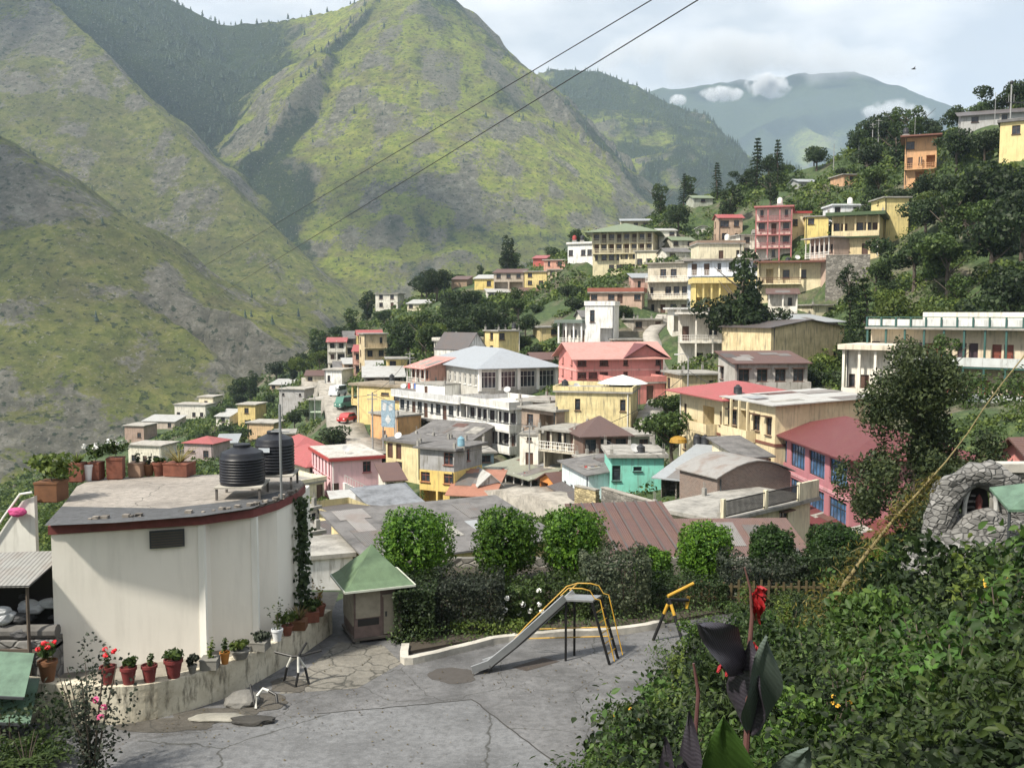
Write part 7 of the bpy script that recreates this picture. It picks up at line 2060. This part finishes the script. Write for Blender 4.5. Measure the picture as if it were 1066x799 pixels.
# --- canna close to the camera
def blade(base, tip, width, up, fold=.25, droop=.0, mats=None, n=10, k=6, wave=.02):
    base, tip, up = Vector(base), Vector(tip), Vector(up)
    ax = (tip - base); Ln = ax.length; ax.normalize(); sd = ax.cross(up).normalized(); nr = sd.cross(ax).normalized()
    m = MB()
    V = []
    for i in range(n + 1):
        t = i / n; w = width * max(.02, math.sin(math.pi * min(1, .06 + t * .94) ** .85)) * .5
        c = base + ax * (Ln * t) - nr * (droop * t * t)
        for j in range(-k, k + 1):
            u = j / k
            V.append(tuple(c + sd * (w * u) + nr * (fold * w * abs(u) + wave * math.sin(9 * t + 3 * u) * abs(u))))
    m.v = V; q = 2 * k + 1
    for i in range(n):
        for j in range(2 * k): m.f.append((i * q + j, i * q + j + 1, (i + 1) * q + j + 1, (i + 1) * q + j)); m.m.append(0)
    return m
def canna_mat(c, name):
    m = NT(name); v = m.coord()
    w = m.n('ShaderNodeTexWave', wave_type='BANDS', bands_direction='DIAGONAL'); w.inputs['Scale'].default_value = 14; w.inputs['Distortion'].default_value = 1.5; m.l(v, w.inputs['Vector']); w.inputs['Scale'].default_value = 34
    m.col(m.mix(m.ramp(w.outputs['Fac'], [(.3, 0.0), (.7, .18)]), c, mul(c, .6))); m.rough(.32); m.bump(w.outputs['Fac'], .25, .004)
    return m.mat
cb = W(772, 980, 4.3)
t = thing('canna_plant', 'large purple black leaved canna with red flower close to the viewer', 'canna', (cb.x, cb.y, gz(cb.x, cb.y)))
def K(px, py, Y=4.3): q = W(px, py, Y); return Vector((q.x, q.y, q.z)) - t.location
CD = canna_mat((.040, .035, .046), 'dark_canna_leaf'); CGY = canna_mat((.09, .115, .10), 'grey_canna_leaf'); CG = canna_mat((.045, .09, .02), 'green_canna_leaf')
bl = blade(K(781, 762), K(778, 668, 4.25), .20, (-.75, -.65, .1), .25, .02); bl.build('leaf', CD, t, True)
bl = blade(K(784, 764), K(801, 664, 4.15), .20, (.35, -.93, .1), .2, .02); bl.build('leaf', CGY, t, True)  # right half of the same leaf, its light put into the paler colour
bl = blade(K(777, 694), K(733, 650, 4.05), .21, (.1, -.85, .5), .12, .03); bl.build('leaf', CD, t, True)
bl = blade(K(764, 860, 4.2), K(752, 742, 4.0), .27, (-.2, -.85, .5), .2, -.03); bl.build('leaf', CG, t, True)
bl = blade(K(790, 860, 4.1), K(842, 778, 3.8), .25, (.15, -.6, .8), .2, .0); bl.build('leaf', CGY, t, True)
bl = blade(K(726, 880, 4.3), K(716, 742, 4.25), .15, (-.4, -.85, .2), .3, .02); bl.build('leaf', CD, t, True)
bl = blade(K(704, 840, 4.5), K(690, 770, 4.4), .10, (-.5, -.75, .3), .3, .02); bl.build('leaf', CD, t, True)
pipe('stem', [K(770, 900), K(778, 760), K(779, 690), K(783, 640), K(781, 612), K(775, 590)], [.017, .015, .013, .009, .006, .003], flat((.12, .055, .05), .5, 'canna_stem'), t)
pipe('stem', [K(727, 900, 4.6), K(722, 790, 4.6), K(727, 720, 4.6), K(722, 690, 4.6)], [.014, .012, .010, .006], flat((.10, .045, .045), .5, 'dark_canna_stem'), t)
RP = flat((.30, .012, .016), .45, 'red_canna_petals', var=.5)
for (a, b, w) in ((K(788, 612), K(792, 650), .045), (K(786, 614), K(797, 636), .04), (K(784, 616), K(787, 646), .04), (K(788, 610), K(799, 622), .045)): blade(a, b, w, (.2, -1, .1), .3, .01, n=6, k=3).build('petal', RP, t, True)
for (a, b, w) in ((K(768, 672), K(748, 700, 4.25), .05), (K(770, 675), K(757, 704, 4.25), .05), (K(785, 668), K(790, 690, 4.25), .04)): blade(a, b, w, (.2, -1, .1), .3, .01, n=6, k=3).build('petal', RP, t, True)
# reed and dry stalk
p = W(997, 820, 6.5)
t = thing('reed', 'single tall pale green reed standing in the bank at bottom right', 'reed', (p.x, p.y, gz(p.x, p.y)))
q0, q1 = W(996, 800, 6.5) - t.location, W(994, 675, 6.5) - t.location
pipe('stem', [(q0.x, q0.y, -.2), q0, (q0 + q1) / 2 + Vector((.008, 0, 0)), q1], [.014, .012, .010, .004], flat((.14, .20, .06), .5, 'reed_green'), t)
bl = blade(tuple(q1 + Vector((0, 0, -.15))), tuple(q1 + Vector((.1, -.05, .08))), .03, (0, -1, .3), .2, .02, n=6, k=2); bl.build('leaf', CG, t, True)
f0 = W(868, 618, 20)
t = thing('dry_stalk', 'long leaning dry flower stalk overgrown with yellow moss, crossing the dark tree', 'dry stalk', (f0.x, f0.y, gz(f0.x, f0.y)))
def DS(px, py, Y): return W(px, py, Y) - t.location
DP = [DS(858, 640, 20), DS(880, 606, 20), DS(905, 572, 20), DS(935, 535, 20), DS(960, 508, 20), DS(985, 480, 20), DS(1008, 450, 20), DS(1024, 425, 20), DS(1044, 398, 20), DS(1068, 368, 20)]
pipe('stem', DP, [.045, .045, .04, .03, .022, .016, .012, .012, .014, .014], flat((.20, .16, .07), .8, 'dry_stalk_skin', var=.6), t)
C, N = [], []
for i in range(1500):
    u = RNG.random() ** 1.6 * 4.6; k = int(u); a = DP[k].lerp(DP[k + 1], u - k); w_ = .30 * (1 - u / 5.2) + .03
    C.append((a.x + RNG.normal(0, w_), a.y + RNG.normal(0, w_ * .6), a.z + RNG.normal(0, w_) - .08)); N.append((RNG.normal(), RNG.normal(), RNG.normal()))
inst('moss', leaves('moss', np.array(C), np.array(N), .13, .03, leafmat((.05, .045, .012), (.12, .10, .02), (.20, .17, .04), 'yellow_moss'), RNG, .4), t)
for k in range(9):
    a = DP[k // 3 + 1]; b = a + Vector((R.uniform(-.5, .5), R.uniform(-.3, .3), R.uniform(-.2, .5))); pipe('twig', [a, (a + b) / 2 + Vector((0, 0, .08)), b], [.012, .009, .004], flat((.20, .16, .07), .8, 'dry_stalk_skin', var=.6), t)

# --- big dark tree
def dark_tree():
    rng = np.random.default_rng(404)
    p = W(950, 585, 43); g = gz(p.x, p.y)
    t = thing('weeping_tree', 'big dark drooping tree standing before the magenta house', 'tree', (p.x, p.y, g))
    B = []
    H = W(938, 366, 43).z - g
    for i in range(52):
        z = rng.uniform(.12, .97) * H; r = 4.0 * math.sin(math.pi * min(.97, (z / H) ** .8 * .9 + .06)) ** .7
        a = rng.uniform(0, 6.28); rr = rng.uniform(.1, .85) * r
        B.append(((math.cos(a) * rr, math.sin(a) * rr, z), (rng.uniform(.6, 1.0), rng.uniform(.6, 1.0), rng.uniform(.7, 1.3))))
    C, N = blobs(rng, 32000, B, .35); N[:, 2] -= .2
    L_ = rng.uniform(.13, .26, len(C))
    half = len(C) // 5
    C2 = C[:half] + rng.normal(0, .25, (half, 3))
    inst('crown', leaves('crown', C, N, L_, L_ * .5, leafmat((.010, .020, .009), (.028, .044, .018), (.075, .095, .035), 'olive_dark_leaves'), rng, .8), t)
    m = MB(); m.tube([(0, 0, -.6), (.1, 0, H * .2), (-.1, .1, H * .5), (.05, 0, H * .85)], [.24, .19, .12, .04], 8)
    for k in range(11):
        a = rng.uniform(0, 6.28); z = H * rng.uniform(.18, .7); l = rng.uniform(1.4, 2.8); m.tube([(0, 0, z), (math.cos(a) * l * .5, math.sin(a) * l * .5, z + l * .5), (math.cos(a) * l, math.sin(a) * l, z + l * .55)], [.07, .05, .02], 5)
    m.build('trunk', BARK, t)
dark_tree()
hedge_thing('shrub', 'shrub', 'thick shrubs filling the slope below the hillside hotel at the right edge', xat(1005, 52), xat(1090, 52), 50, 56, 4.2, 6000, MIDL, .26, 70, .7, None, gz(xat(1040, 52), 52) - 1.8)
hedge_thing('shrub', 'shrub', 'bright shrubs under the verandah of the hillside hotel', xat(985, 84), xat(1100, 84), 80, 86, 4.0, 6000, MIDL, .36, 71, .8, None, gz(xat(1040, 82), 82) - 2.6)

# --- stone grotto
def grotto():
    c = W(1020, 530, 24.2); base = gz(c.x, c.y)
    t = thing('stone_grotto', 'grey rockwork grotto with white rimmed oval niche at the right edge', 'grotto', (c.x, c.y, base))
    h = c.z - base
    rk = stone((.175, .172, .168), 4.6, 'rockwork', .3)
    rng = np.random.default_rng(17)
    def lumpy(name, pts, rad, amp, seed, n=16):
        m = MB(); m.tube(pts, rad, n)
        V = np.array(m.v); ctr = np.array(pts[len(pts) // 2])
        nz = fbm(V[:, 0] * 2.4 + seed, V[:, 2] * 2.4 + V[:, 1] * 1.7, 4) - .5
        d = V - np.array([ctr[0], ctr[1], ctr[2] - .4]); d /= np.linalg.norm(d, axis=1)[:, None] + 1e-6
        V = V + d * (nz * amp)[:, None]; m.v = [tuple(v) for v in V]
        return m.build(name, rk, t, False)
    arch = smooth_line([Vector((-1.05, .1, h - 1.5)), Vector((-1.0, .1, h - .5)), Vector((-.72, .1, h + .45)), Vector((-.15, .1, h + .92)), Vector((.5, .1, h + .72)), Vector((.95, .15, h + .1)), Vector((1.1, .15, h - 1.3))], 4)
    lumpy('arch', arch, [.36] * len(arch), .5, 2)
    base_ = smooth_line([Vector((-1.9, .1, -1.0)), Vector((-1.3, 0, .1)), Vector((-.3, -.1, h - 1.0)), Vector((.8, 0, h - .95)), Vector((1.9, .2, h - 1.0))], 5)
    lumpy('mound', base_, [.55 + .3 * math.sin(i / len(base_) * 3.1) for i in range(len(base_))], .7, 5)
    lumpy('mound', [Vector((-1.5, .2, -.9)), Vector((-.9, .1, 0)), Vector((-.3, .1, .6)), Vector((.2, .2, .9))], [.5, .6, .6, .4], .6, 9)
    m = MB(); m.prism([(.95, .0), (2.6, .3), (2.6, .9), (.95, .8)], -1, h - .1); m.build('side_wall', rk, t)
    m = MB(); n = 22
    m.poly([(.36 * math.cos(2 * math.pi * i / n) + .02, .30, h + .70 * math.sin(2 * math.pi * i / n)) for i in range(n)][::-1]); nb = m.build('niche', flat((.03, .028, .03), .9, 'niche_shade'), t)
    for i in range(6):
        z = h - .5 + i * .16; w_ = .33 * math.sqrt(max(.05, 1 - ((z - h) / .7) ** 2)); m = MB(); m.box(-w_ * .9, -w_ * .1, .18, .28, z, z + .05); m.build('step', rk, nb)
    m = MB(); m.lathe([(.10, -.5), (.11, -.2), (.075, .05), (.09, .2), (.05, .3), (.01, .36)], 10, (.06, .18, h)); m.build('figure', flat((.15, .045, .04), .8, 'reddish_stone'), nb)
    pts = [(.40 * math.cos(2 * math.pi * i / 26) + .02, .02, h + .76 * math.sin(2 * math.pi * i / 26)) for i in range(27)]
    m = MB(); m.tube(pts, .055, 8, False); m.build('rim', flat((.50, .50, .49), .7, 'rim_plaster', var=.5), t, True)
grotto()
p = W(1054, 518, 23.2)
t = thing('green_sheet_roof', 'tilted pale green sheet roof on thin posts right of the grotto niche', 'roof', (p.x, p.y, gz(p.x, p.y)))
a, b, c, d = [W(*q) - t.location for q in ((1030, 507, 23.0), (1090, 500, 22.6), (1090, 530, 21.9), (1050, 530, 22.0))]
m = MB(); m.poly([d, c, b, a]); m.poly([a - Vector((0, 0, .06)), b - Vector((0, 0, .06)), c - Vector((0, 0, .06)), d - Vector((0, 0, .06))]); m.quad(d, d - Vector((0, 0, .06)), c - Vector((0, 0, .06)), c); m.quad(a, a - Vector((0, 0, .06)), d - Vector((0, 0, .06)), d); m.build('sheet', gm, t)
m = MB(); m.tube([(d.x + .05, d.y + .05, -.3), (d.x + .05, d.y + .05, d.z - .06)], .035, 6); m.build('post', FRAME_D, t)
p = W(1050, 486, 26.5)
t = thing('stone_parapet', 'weathered pale slab parapet above the grotto at the right edge', 'wall', (p.x, p.y, gz(p.x, p.y)))
z = p.z - t.location.z
m = MB(); m.box(-.55, 1.6, -.2, .3, z - .12, z + .12); m.build('slab', concrete((.42, .40, .36), 'pale_slab'), t)
m = MB(); m.box(-.4, 1.5, -.1, .2, -1, z - .123); m.build('support', RUB, t)
p = W(968, 540, 24.5)
t = thing('white_garden_chair', 'small white metal scroll seat left of the grotto', 'chair', (p.x, p.y, gz(p.x, p.y)))
z = p.z - t.location.z
for x in (-.18, .05): pipe('leg', [(x, 0, -.1), (x + .05, 0, z - .15), (x + .2, 0, z), (x + .32, 0, z - .2)], .025, FRAME_W, t)
pipe('seat', [(-.12, 0, z - .12), (.25, 0, z - .12)], .03, FRAME_W, t)

# --- stone walls round the lanes below
def lane_wall(name, label, A, B, top, h, th, mat, drop=4):
    a, b = W(A[0], top, A[1]), XY(B[0], B[1], top)
    d = Vector((b.x - a.x, b.y - a.y)); t = thing(name, label, 'wall', (a.x, a.y, a.z - h), math.atan2(d.y, d.x))
    m = MB(); m.box(0, d.length, 0, th, -drop, h); m.build('body', mat, t)
    m = MB(); m.box(-.04, d.length + .04, -.05, th + .05, h + .003, h + .1); m.build('coping', concrete((.28, .26, .23), 'coping'), t); return t
lane_wall('stone_wall', 'long rubble stone wall below the turquoise house', (626, 75), (756, 62), 508, 2.0, .4, stone((.20, .185, .165), 2.4))
lane_wall('stone_wall', 'short yellowish stone wall at the market corner', (598, 78), (620, 76), 506, 1.9, .4, stone((.40, .33, .19), 2.8))
lane_wall('retaining_wall', 'grey retaining wall under the green banded house', (860, 152), (906, 150), 266, 4, .5, RUB)
lane_wall('garden_wall', 'pale wall above the slope right of the pink hotel steps', (700, 118), (722, 118), 398, 1.4, .3, plaster((.55, .5, .42), .8))

# --- poles, cables, masts
POLE = flat((.30, .30, .30), .6, 'pole_grey', var=.5); CAB = flat((.02, .02, .022), .6, 'cable_black')
def pole(px, Y, py0, py1, label, arm=True, r=.09, lamp=False):
    p = W(px, py0, Y); t = thing('utility_pole' if not lamp else 'street_lamp', label, 'pole' if not lamp else 'street lamp', (p.x, p.y, p.z - .5)); h = W(px, py1, Y).z - t.location.z
    m = MB(); m.tube([(0, 0, -2), (0, 0, h)], [r * 1.2, r * .8], 8); m.build('post', POLE, t)
    if arm and not lamp:
        for z in (h - .4, h - 1.0): m = MB(); m.box(-.7, .7, -.05, .05, z, z + .1); m.build('crossarm', POLE, t)
    if lamp:
        m = MB(); m.tube([(0, 0, h), (-.3, 0, h + .3), (-1.0, 0, h + .25)], .04, 6); m.build('arm', POLE, t); m = MB(); m.box(-1.5, -.95, -.13, .13, h + .17, h + .3); m.build('lamp_head', flat((.6, .6, .6), .5, 'lamp_white'), t)
pole(294, 215, 440, 398, 'thin pole before the grey concrete block house', False)
pole(427, 150, 400, 366, 'dark pole left of the little salmon roof house', True)
pole(716, 104, 412, 371, 'street lamp on a tall pole behind the bright red roof', lamp=True)
pole(388, 128, 462, 408, 'brown pole beside the orange house front', True, .11)
pole(551, 104, 487, 440, 'pole at the market lane before the brown houses', True)
pole(617, 99, 478, 444, 'pole by the dark brown pyramid roof hut', False)
pole(908, 222, 156, 128, 'left one of two tall pale posts beside the dark hilltop tree', True, .12)
pole(914, 222, 156, 124, 'right one of two tall pale posts beside the dark hilltop tree', True, .12)
pole(894, 224, 162, 146, 'short pale post left of the orange tall house', False)
pole(868, 228, 166, 150, 'short pale post above the bushy slope', False)
pole(952, 200, 150, 121, 'thin mast behind the orange tall house roof', False, .05)
pole(1036, 168, 114, 96, 'thin mast on the hilltop hall', False, .05)
pole(350, 170, 432, 402, 'pole on the road bend left of the yellow corner house', True)
pole(328, 180, 438, 412, 'pale pole left of the road bend', False)
# relay mast on the hilltop
p = W(1052, 118, 168); t = thing('relay_mast', 'hilltop mast with cross beam and round drum on the skyline', 'mast', (p.x, p.y, p.z))
m = MB(); m.tube([(0, 0, -3), (0, 0, 5.0)], .12, 8); m.build('post', POLE, t)
m = MB(); m.box(-.8, 4.5, -.08, .08, 1.7, 1.9); m.build('beam', CAB, t)
m = MB(); m.ball((0, 0, 5.2), .33, 10, 6); m.build('drum', CAB, t)
for x in (-.4, .5): m = MB(); m.tube([(x, 0, 1.9), (x, 0, 3.2)], .04, 6); m.build('rod', POLE, t)
def cable(label, A, B, r, sag):
    a, b = W(*A), W(*B); t0 = thing('power_line', label, 'power line', tuple(a), 0, 'power lines across the valley')
    pts = []
    for i in range(60):
        u = (i / 59) ** 2.2; q = a.lerp(b, u) - a; pts.append((q.x, q.y, q.z - sag * 4 * u * (1 - u)))
    m = MB(); m.tube(pts, r, 6); m.build('wire', CAB, t0)
cable('upper power line crossing the valley and the sky', (690, -7, 24), (60, 348, 760), .015, 4)
cable('lower power line crossing the valley and the sky', (738, -7, 24), (80, 378, 760), .017, 4)
# bird
p = W(951, 72, 70)
t = thing('bird', 'small dark bird gliding in the pale sky', 'bird', tuple(p))
m = MB(); m.tube([(-.16, 0, 0), (-.06, 0, .01), (.08, 0, .01), (.2, 0, -.01)], [.01, .045, .04, .006], 8); m.build('body', CAB, t, True)
m = MB(); m.poly([(-.05, .0, .03), (.07, 0, .03), (.03, .28, .10), (-.03, .30, .09)]); m.poly([(.07, 0, .03), (-.05, 0, .03), (-.03, -.30, .09), (.03, -.28, .10)]); m.build('wing', CAB, t)

# --- vehicles on the road and bits in the market
def car(px, py, Y, rz, c, label, van=False):
    p = W(px, py, Y); z = gz(p.x, p.y) + .25
    for q, w in PATHS:
        pass
    zq = min(PZ, key=lambda q: (q[0] - p.x) ** 2 + (q[1] - p.y) ** 2)
    t = thing('parked_van' if van else 'parked_car', label, 'van' if van else 'car', (zq[0] + (p.x - zq[0]) * .3, zq[1] + (p.y - zq[1]) * .3, zq[2]), rz)
    L_, w_, h1, h2 = (4.2, .85, 1.0, 1.95) if van else (3.6, .78, .85, 1.45)
    pr = [(-L_ / 2, .32), (-L_ / 2, h1), (-L_ * .30 if not van else -L_ * .42, h1 + .06), (-L_ * .16 if not van else -L_ * .34, h2), (L_ * .30 if not van else L_ * .44, h2), (L_ * .46, h1 + .04), (L_ / 2, h1 - .05), (L_ / 2, .32)]
    m = MB(); a = [(x, -w_, z_) for x, z_ in pr]; b = [(x, w_, z_) for x, z_ in pr]; m.poly(a); m.poly(b[::-1])
    for i in range(len(pr)): j = (i + 1) % len(pr); m.quad(a[i], b[i], b[j], a[j])
    m.build('body', flat(c, .35, 'car_paint'), t)
    m = MB(); gp = [(pr[2][0] + .12, h1 + .1), (pr[3][0] + .06, h2 - .12), (pr[4][0] - .06, h2 - .12), (pr[5][0] - .14, h1 + .1)]
    for s_ in (-1, 1): q = [(x, s_ * (w_ + .006), z_) for x, z_ in gp]; m.poly(q if s_ < 0 else q[::-1])
    m.build('side_window', GLASS, t)
    for x in (-L_ * .3, L_ * .3):
        for s_ in (-1, 1):
            m = MB(); m.tube([(x, s_ * (w_ - .16), .32), (x, s_ * (w_ + .03), .32)], .32, 14); m.build('wheel', CAB, t)
    for s_ in (-.5, .5): m = MB(); m.box(-L_ / 2 - .02, -L_ / 2 - .002, s_ - .12, s_ + .12, .62, .8); m.build('headlight', flat((.8, .8, .75), .2, 'lamp_glass'), t)
car(352, 434, 172, 1.3, (.62, .66, .70), 'white van parked at the road bend', True)
car(361, 446, 152, 1.2, (.40, .03, .035), 'red car parked behind the white van on the road')
car(373, 441, 163, 1.0, (.08, .20, .16), 'green truck like van beside the yellow corner house', True)
# blue and white painted panel above the hotel road
p = W(397, 444, 127); t = thing('painted_panel', 'tall pale blue and white painted board left of the white hotel wing', 'sign board', tuple(p), -.5)
m = MB(); m.box(0, 2.2, 0, .1, 0, 3.6); m.build('board', flat((.26, .36, .44), .8, 'pale_blue_board', var=.7), t)
m = MB(); m.poly([(.6, -.01, 1.0), (1.1, -.01, .4), (1.6, -.01, 1.0), (1.1, -.01, 1.7)]); m.poly([(.2, -.01, 2.3), (.7, -.01, 2.1), (.9, -.01, 3.2), (.3, -.01, 3.3)]); m.poly([(1.3, -.01, 2.1), (1.9, -.01, 2.4), (1.8, -.01, 3.2), (1.2, -.01, 2.9)]); m.build('painted_shape', flat((.55, .57, .58), .8, 'white_board_paint', var=.7), t)
for x in (.1, 2.0): m = MB(); m.box(x, x + .12, .1, .22, -3, 3.6); m.build('post', POLE, t)
# white canopy in front of the pink hotel
p = W(648, 412, 112); t = thing('white_canopy', 'big white tent canopy on poles in front of the pink hotel', 'canopy', tuple(p))
m = MB(); pr_ = [(3.0, 1.5), (2.2, 1.85), (1.1, 2.2), (.02, 2.5)]; m.lathe(pr_, 12); m.build('cover', flat((.62, .64, .62), .6, 'white_canvas', var=.3), t)
for a in (0.6, 2.2, 3.7, 5.3): m = MB(); m.tube([(2.7 * math.cos(a), 2.7 * math.sin(a), -1.5), (2.7 * math.cos(a), 2.7 * math.sin(a), 1.6)], .05, 6); m.build('pole', POLE, t)
# yellow shade umbrella by the tin shed
p = W(706, 470, 90); t = thing('yellow_umbrella', 'round yellow shade umbrella behind the broad white tin roof', 'umbrella', tuple(p))
m = MB(); m.lathe([(.85, .9), (.75, 1.25), (.4, 1.45), (.02, 1.52)], 14); m.build('cover', flat((.34, .19, .02), .7, 'mustard_cloth', var=.6), t)
m = MB(); m.tube([(0, 0, -1.5), (0, 0, 1.45)], .03, 6); m.build('pole', POLE, t)

# --- roof clutter: little tanks, stair boxes, washing lines, start bars
def near(px, py, Y): return W(px, py, Y)
BTK = flat((.02, .021, .025), .45, 'small_tank_plastic')
def small_tank(px, py, Y, label, c=None, r=.5, h=1.1):
    p = W(px, py, Y); t = thing('rooftop_tank', label, 'water tank', tuple(p), 0, 'small tanks on town roofs')
    m = MB(); m.lathe([(r, 0), (r * 1.03, h * .3), (r, h * .32), (r * 1.03, h * .65), (r, h * .68), (r, h), (r * .4, h + .18), (r * .38, h + .24)], 14); m.build('body', c or BTK, t, True)
    m = MB(); m.box(-r, r, -r, r, -.9, -.004); m.build('plinth', CONC, t)
for (px, py, Y, lab, c) in [(588, 404, 111, 'black tank on the pale yellow flat roof, left end', None), (768, 412, 88, 'black tank behind the pale cream row house roof', None), (726, 463, 88, 'black tank among pipes behind the white tin roof', None), (734, 464, 87.5, 'second black tank beside it behind the white tin roof', None),
                            (598, 250, 236, 'bright red square based tank on the white house left of the green hipped roof', REDP), (606, 250, 236, 'grey tank beside the bright red roof tank', None), (812, 212, 188, 'white tank on the pink framed house', WHITE), (885, 212, 188, 'white tank on the white house above the green bands', WHITE), (408, 396, 150, 'black tank on the yellow corner house roof', None), (475, 352, 161, 'white tank above the white house with open stair', WHITE), (535, 342, 166, 'black tank on the yellow cube house', None),
                            (480, 464, 101, 'pale blue drum right of the grey rendered storey', flat((.16, .30, .38), .5, 'pale_blue_plastic')), (667, 474, 85, 'black drum on the turquoise house roof', None), (820, 274, 160, 'small tank on the brown edged roof', None), (757, 250, 193, 'white tank on the brick parapet roof', WHITE), (943, 140, 178, 'dark tank on the orange tall house', None)]:
    small_tank(px, py, Y, lab, c, .38 if Y < 170 else .5, .8 if Y < 170 else .95)
CL = [flat(c, .9, 'washing') for c in ((.55, .06, .06), (.7, .7, .7), (.12, .2, .5), (.6, .35, .08), (.15, .35, .2))]
def washing(px0, px1, py, Y, label):
    a, b = W(px0, py, Y), W(px1, py, Y); t = thing('washing_line', label, 'washing line', tuple(a)); d = b - a
    pipe('line', [(0, 0, 0), tuple(d * .5 + Vector((0, 0, -.1))), tuple(d)], .02, CAB, t)
    for q in (Vector((0, 0, 0)), d): pipe('post', [q + Vector((0, 0, -1.8)), q + Vector((0, 0, .1))], .04, POLE, t)
    n = 5
    for i in range(n):
        q = d * ((i + .5) / n); w_ = d.length / n * .36; m = MB(); m.quad(q + Vector((-w_, 0, -.9)), q + Vector((w_, 0, -.95)), q + Vector((w_, 0, -.08)), q + Vector((-w_, 0, -.08))); m.build('garment', CL[i % 5], t)
washing(586, 604, 409, 109, 'washing line on the pale yellow flat roof')
washing(424, 440, 398, 141, 'washing line beside the plain white block')
washing(522, 540, 487, 106, 'row of coloured clothes hung at the market shops')
washing(545, 556, 491, 103, 'bright clothes hung at the right end of the market shops')
washing(608, 626, 484, 88, 'washing hung before the pale blue house')


# tangle of thin cables over the town
def span(px0, py0, Y0, px1, py1, Y1, label, sag=.8):
    a, b = W(px0, py0, Y0), W(px1, py1, Y1); t = thing('town_cable', label, 'cable', tuple(a)); d = b - a
    pipe('wire', [Vector((d.x * u, d.y * u, d.z * u - sag * 4 * u * (1 - u))) for u in np.linspace(0, 1, 14)], .03, CAB, t)
for q in [(551, 441, 104, 617, 446, 99, 'cable from the market lane pole to the brown hut pole'), (388, 409, 128, 427, 368, 150, 'cable climbing from the orange house pole to the dark pole'), (388, 411, 128, 551, 442, 104, 'long cable over the white hotel front'), (617, 446, 99, 716, 388, 104, 'cable from the brown hut pole to the street lamp'),
          (350, 404, 170, 388, 410, 128, 'cable along the road with vehicles'), (328, 414, 180, 294, 400, 215, 'cable to the thin pole by the grey block house'), (551, 443, 104, 470, 470, 100, 'cable to the grey rendered storey'), (617, 448, 99, 690, 470, 82, 'cable to the broad white tin roof'), (716, 385, 104, 800, 410, 84, 'cable over the cream row house roof')]:
    span(*q)
def dish(px, py, Y, label):
    p = W(px, py, Y); t = thing('satellite_dish', label, 'satellite dish', tuple(p), R.uniform(-.6, .6))
    m = MB(); m.tube([(0, 0, -.9), (0, 0, .3)], .03, 6); m.build('mount', POLE, t)
    m = MB(); m.lathe([(.02, 0), (.22, .03), (.42, .12), (.44, .13), (.02, .02)], 14); o = m.build('reflector', flat((.5, .5, .5), .5, 'dish_grey'), t, True, (0, -.05, .3)); o.rotation_euler = (.9, 0, 0)
for q in [(600, 405, 109, 'dish on the pale yellow flat roof'), (770, 268, 190, 'dish on the brick parapet roof'), (830, 270, 160, 'dish on the brown edged roof'), (420, 404, 143, 'dish at the left end of the white hotel roof'), (528, 408, 122, 'dish at the right end of the white hotel roof'), (660, 470, 85, 'dish on the turquoise house roof'), (415, 456, 113, 'dish on the pale yellow stair house'), (360, 470, 110, 'dish on the pale pink house roof')]:
    dish(*q)
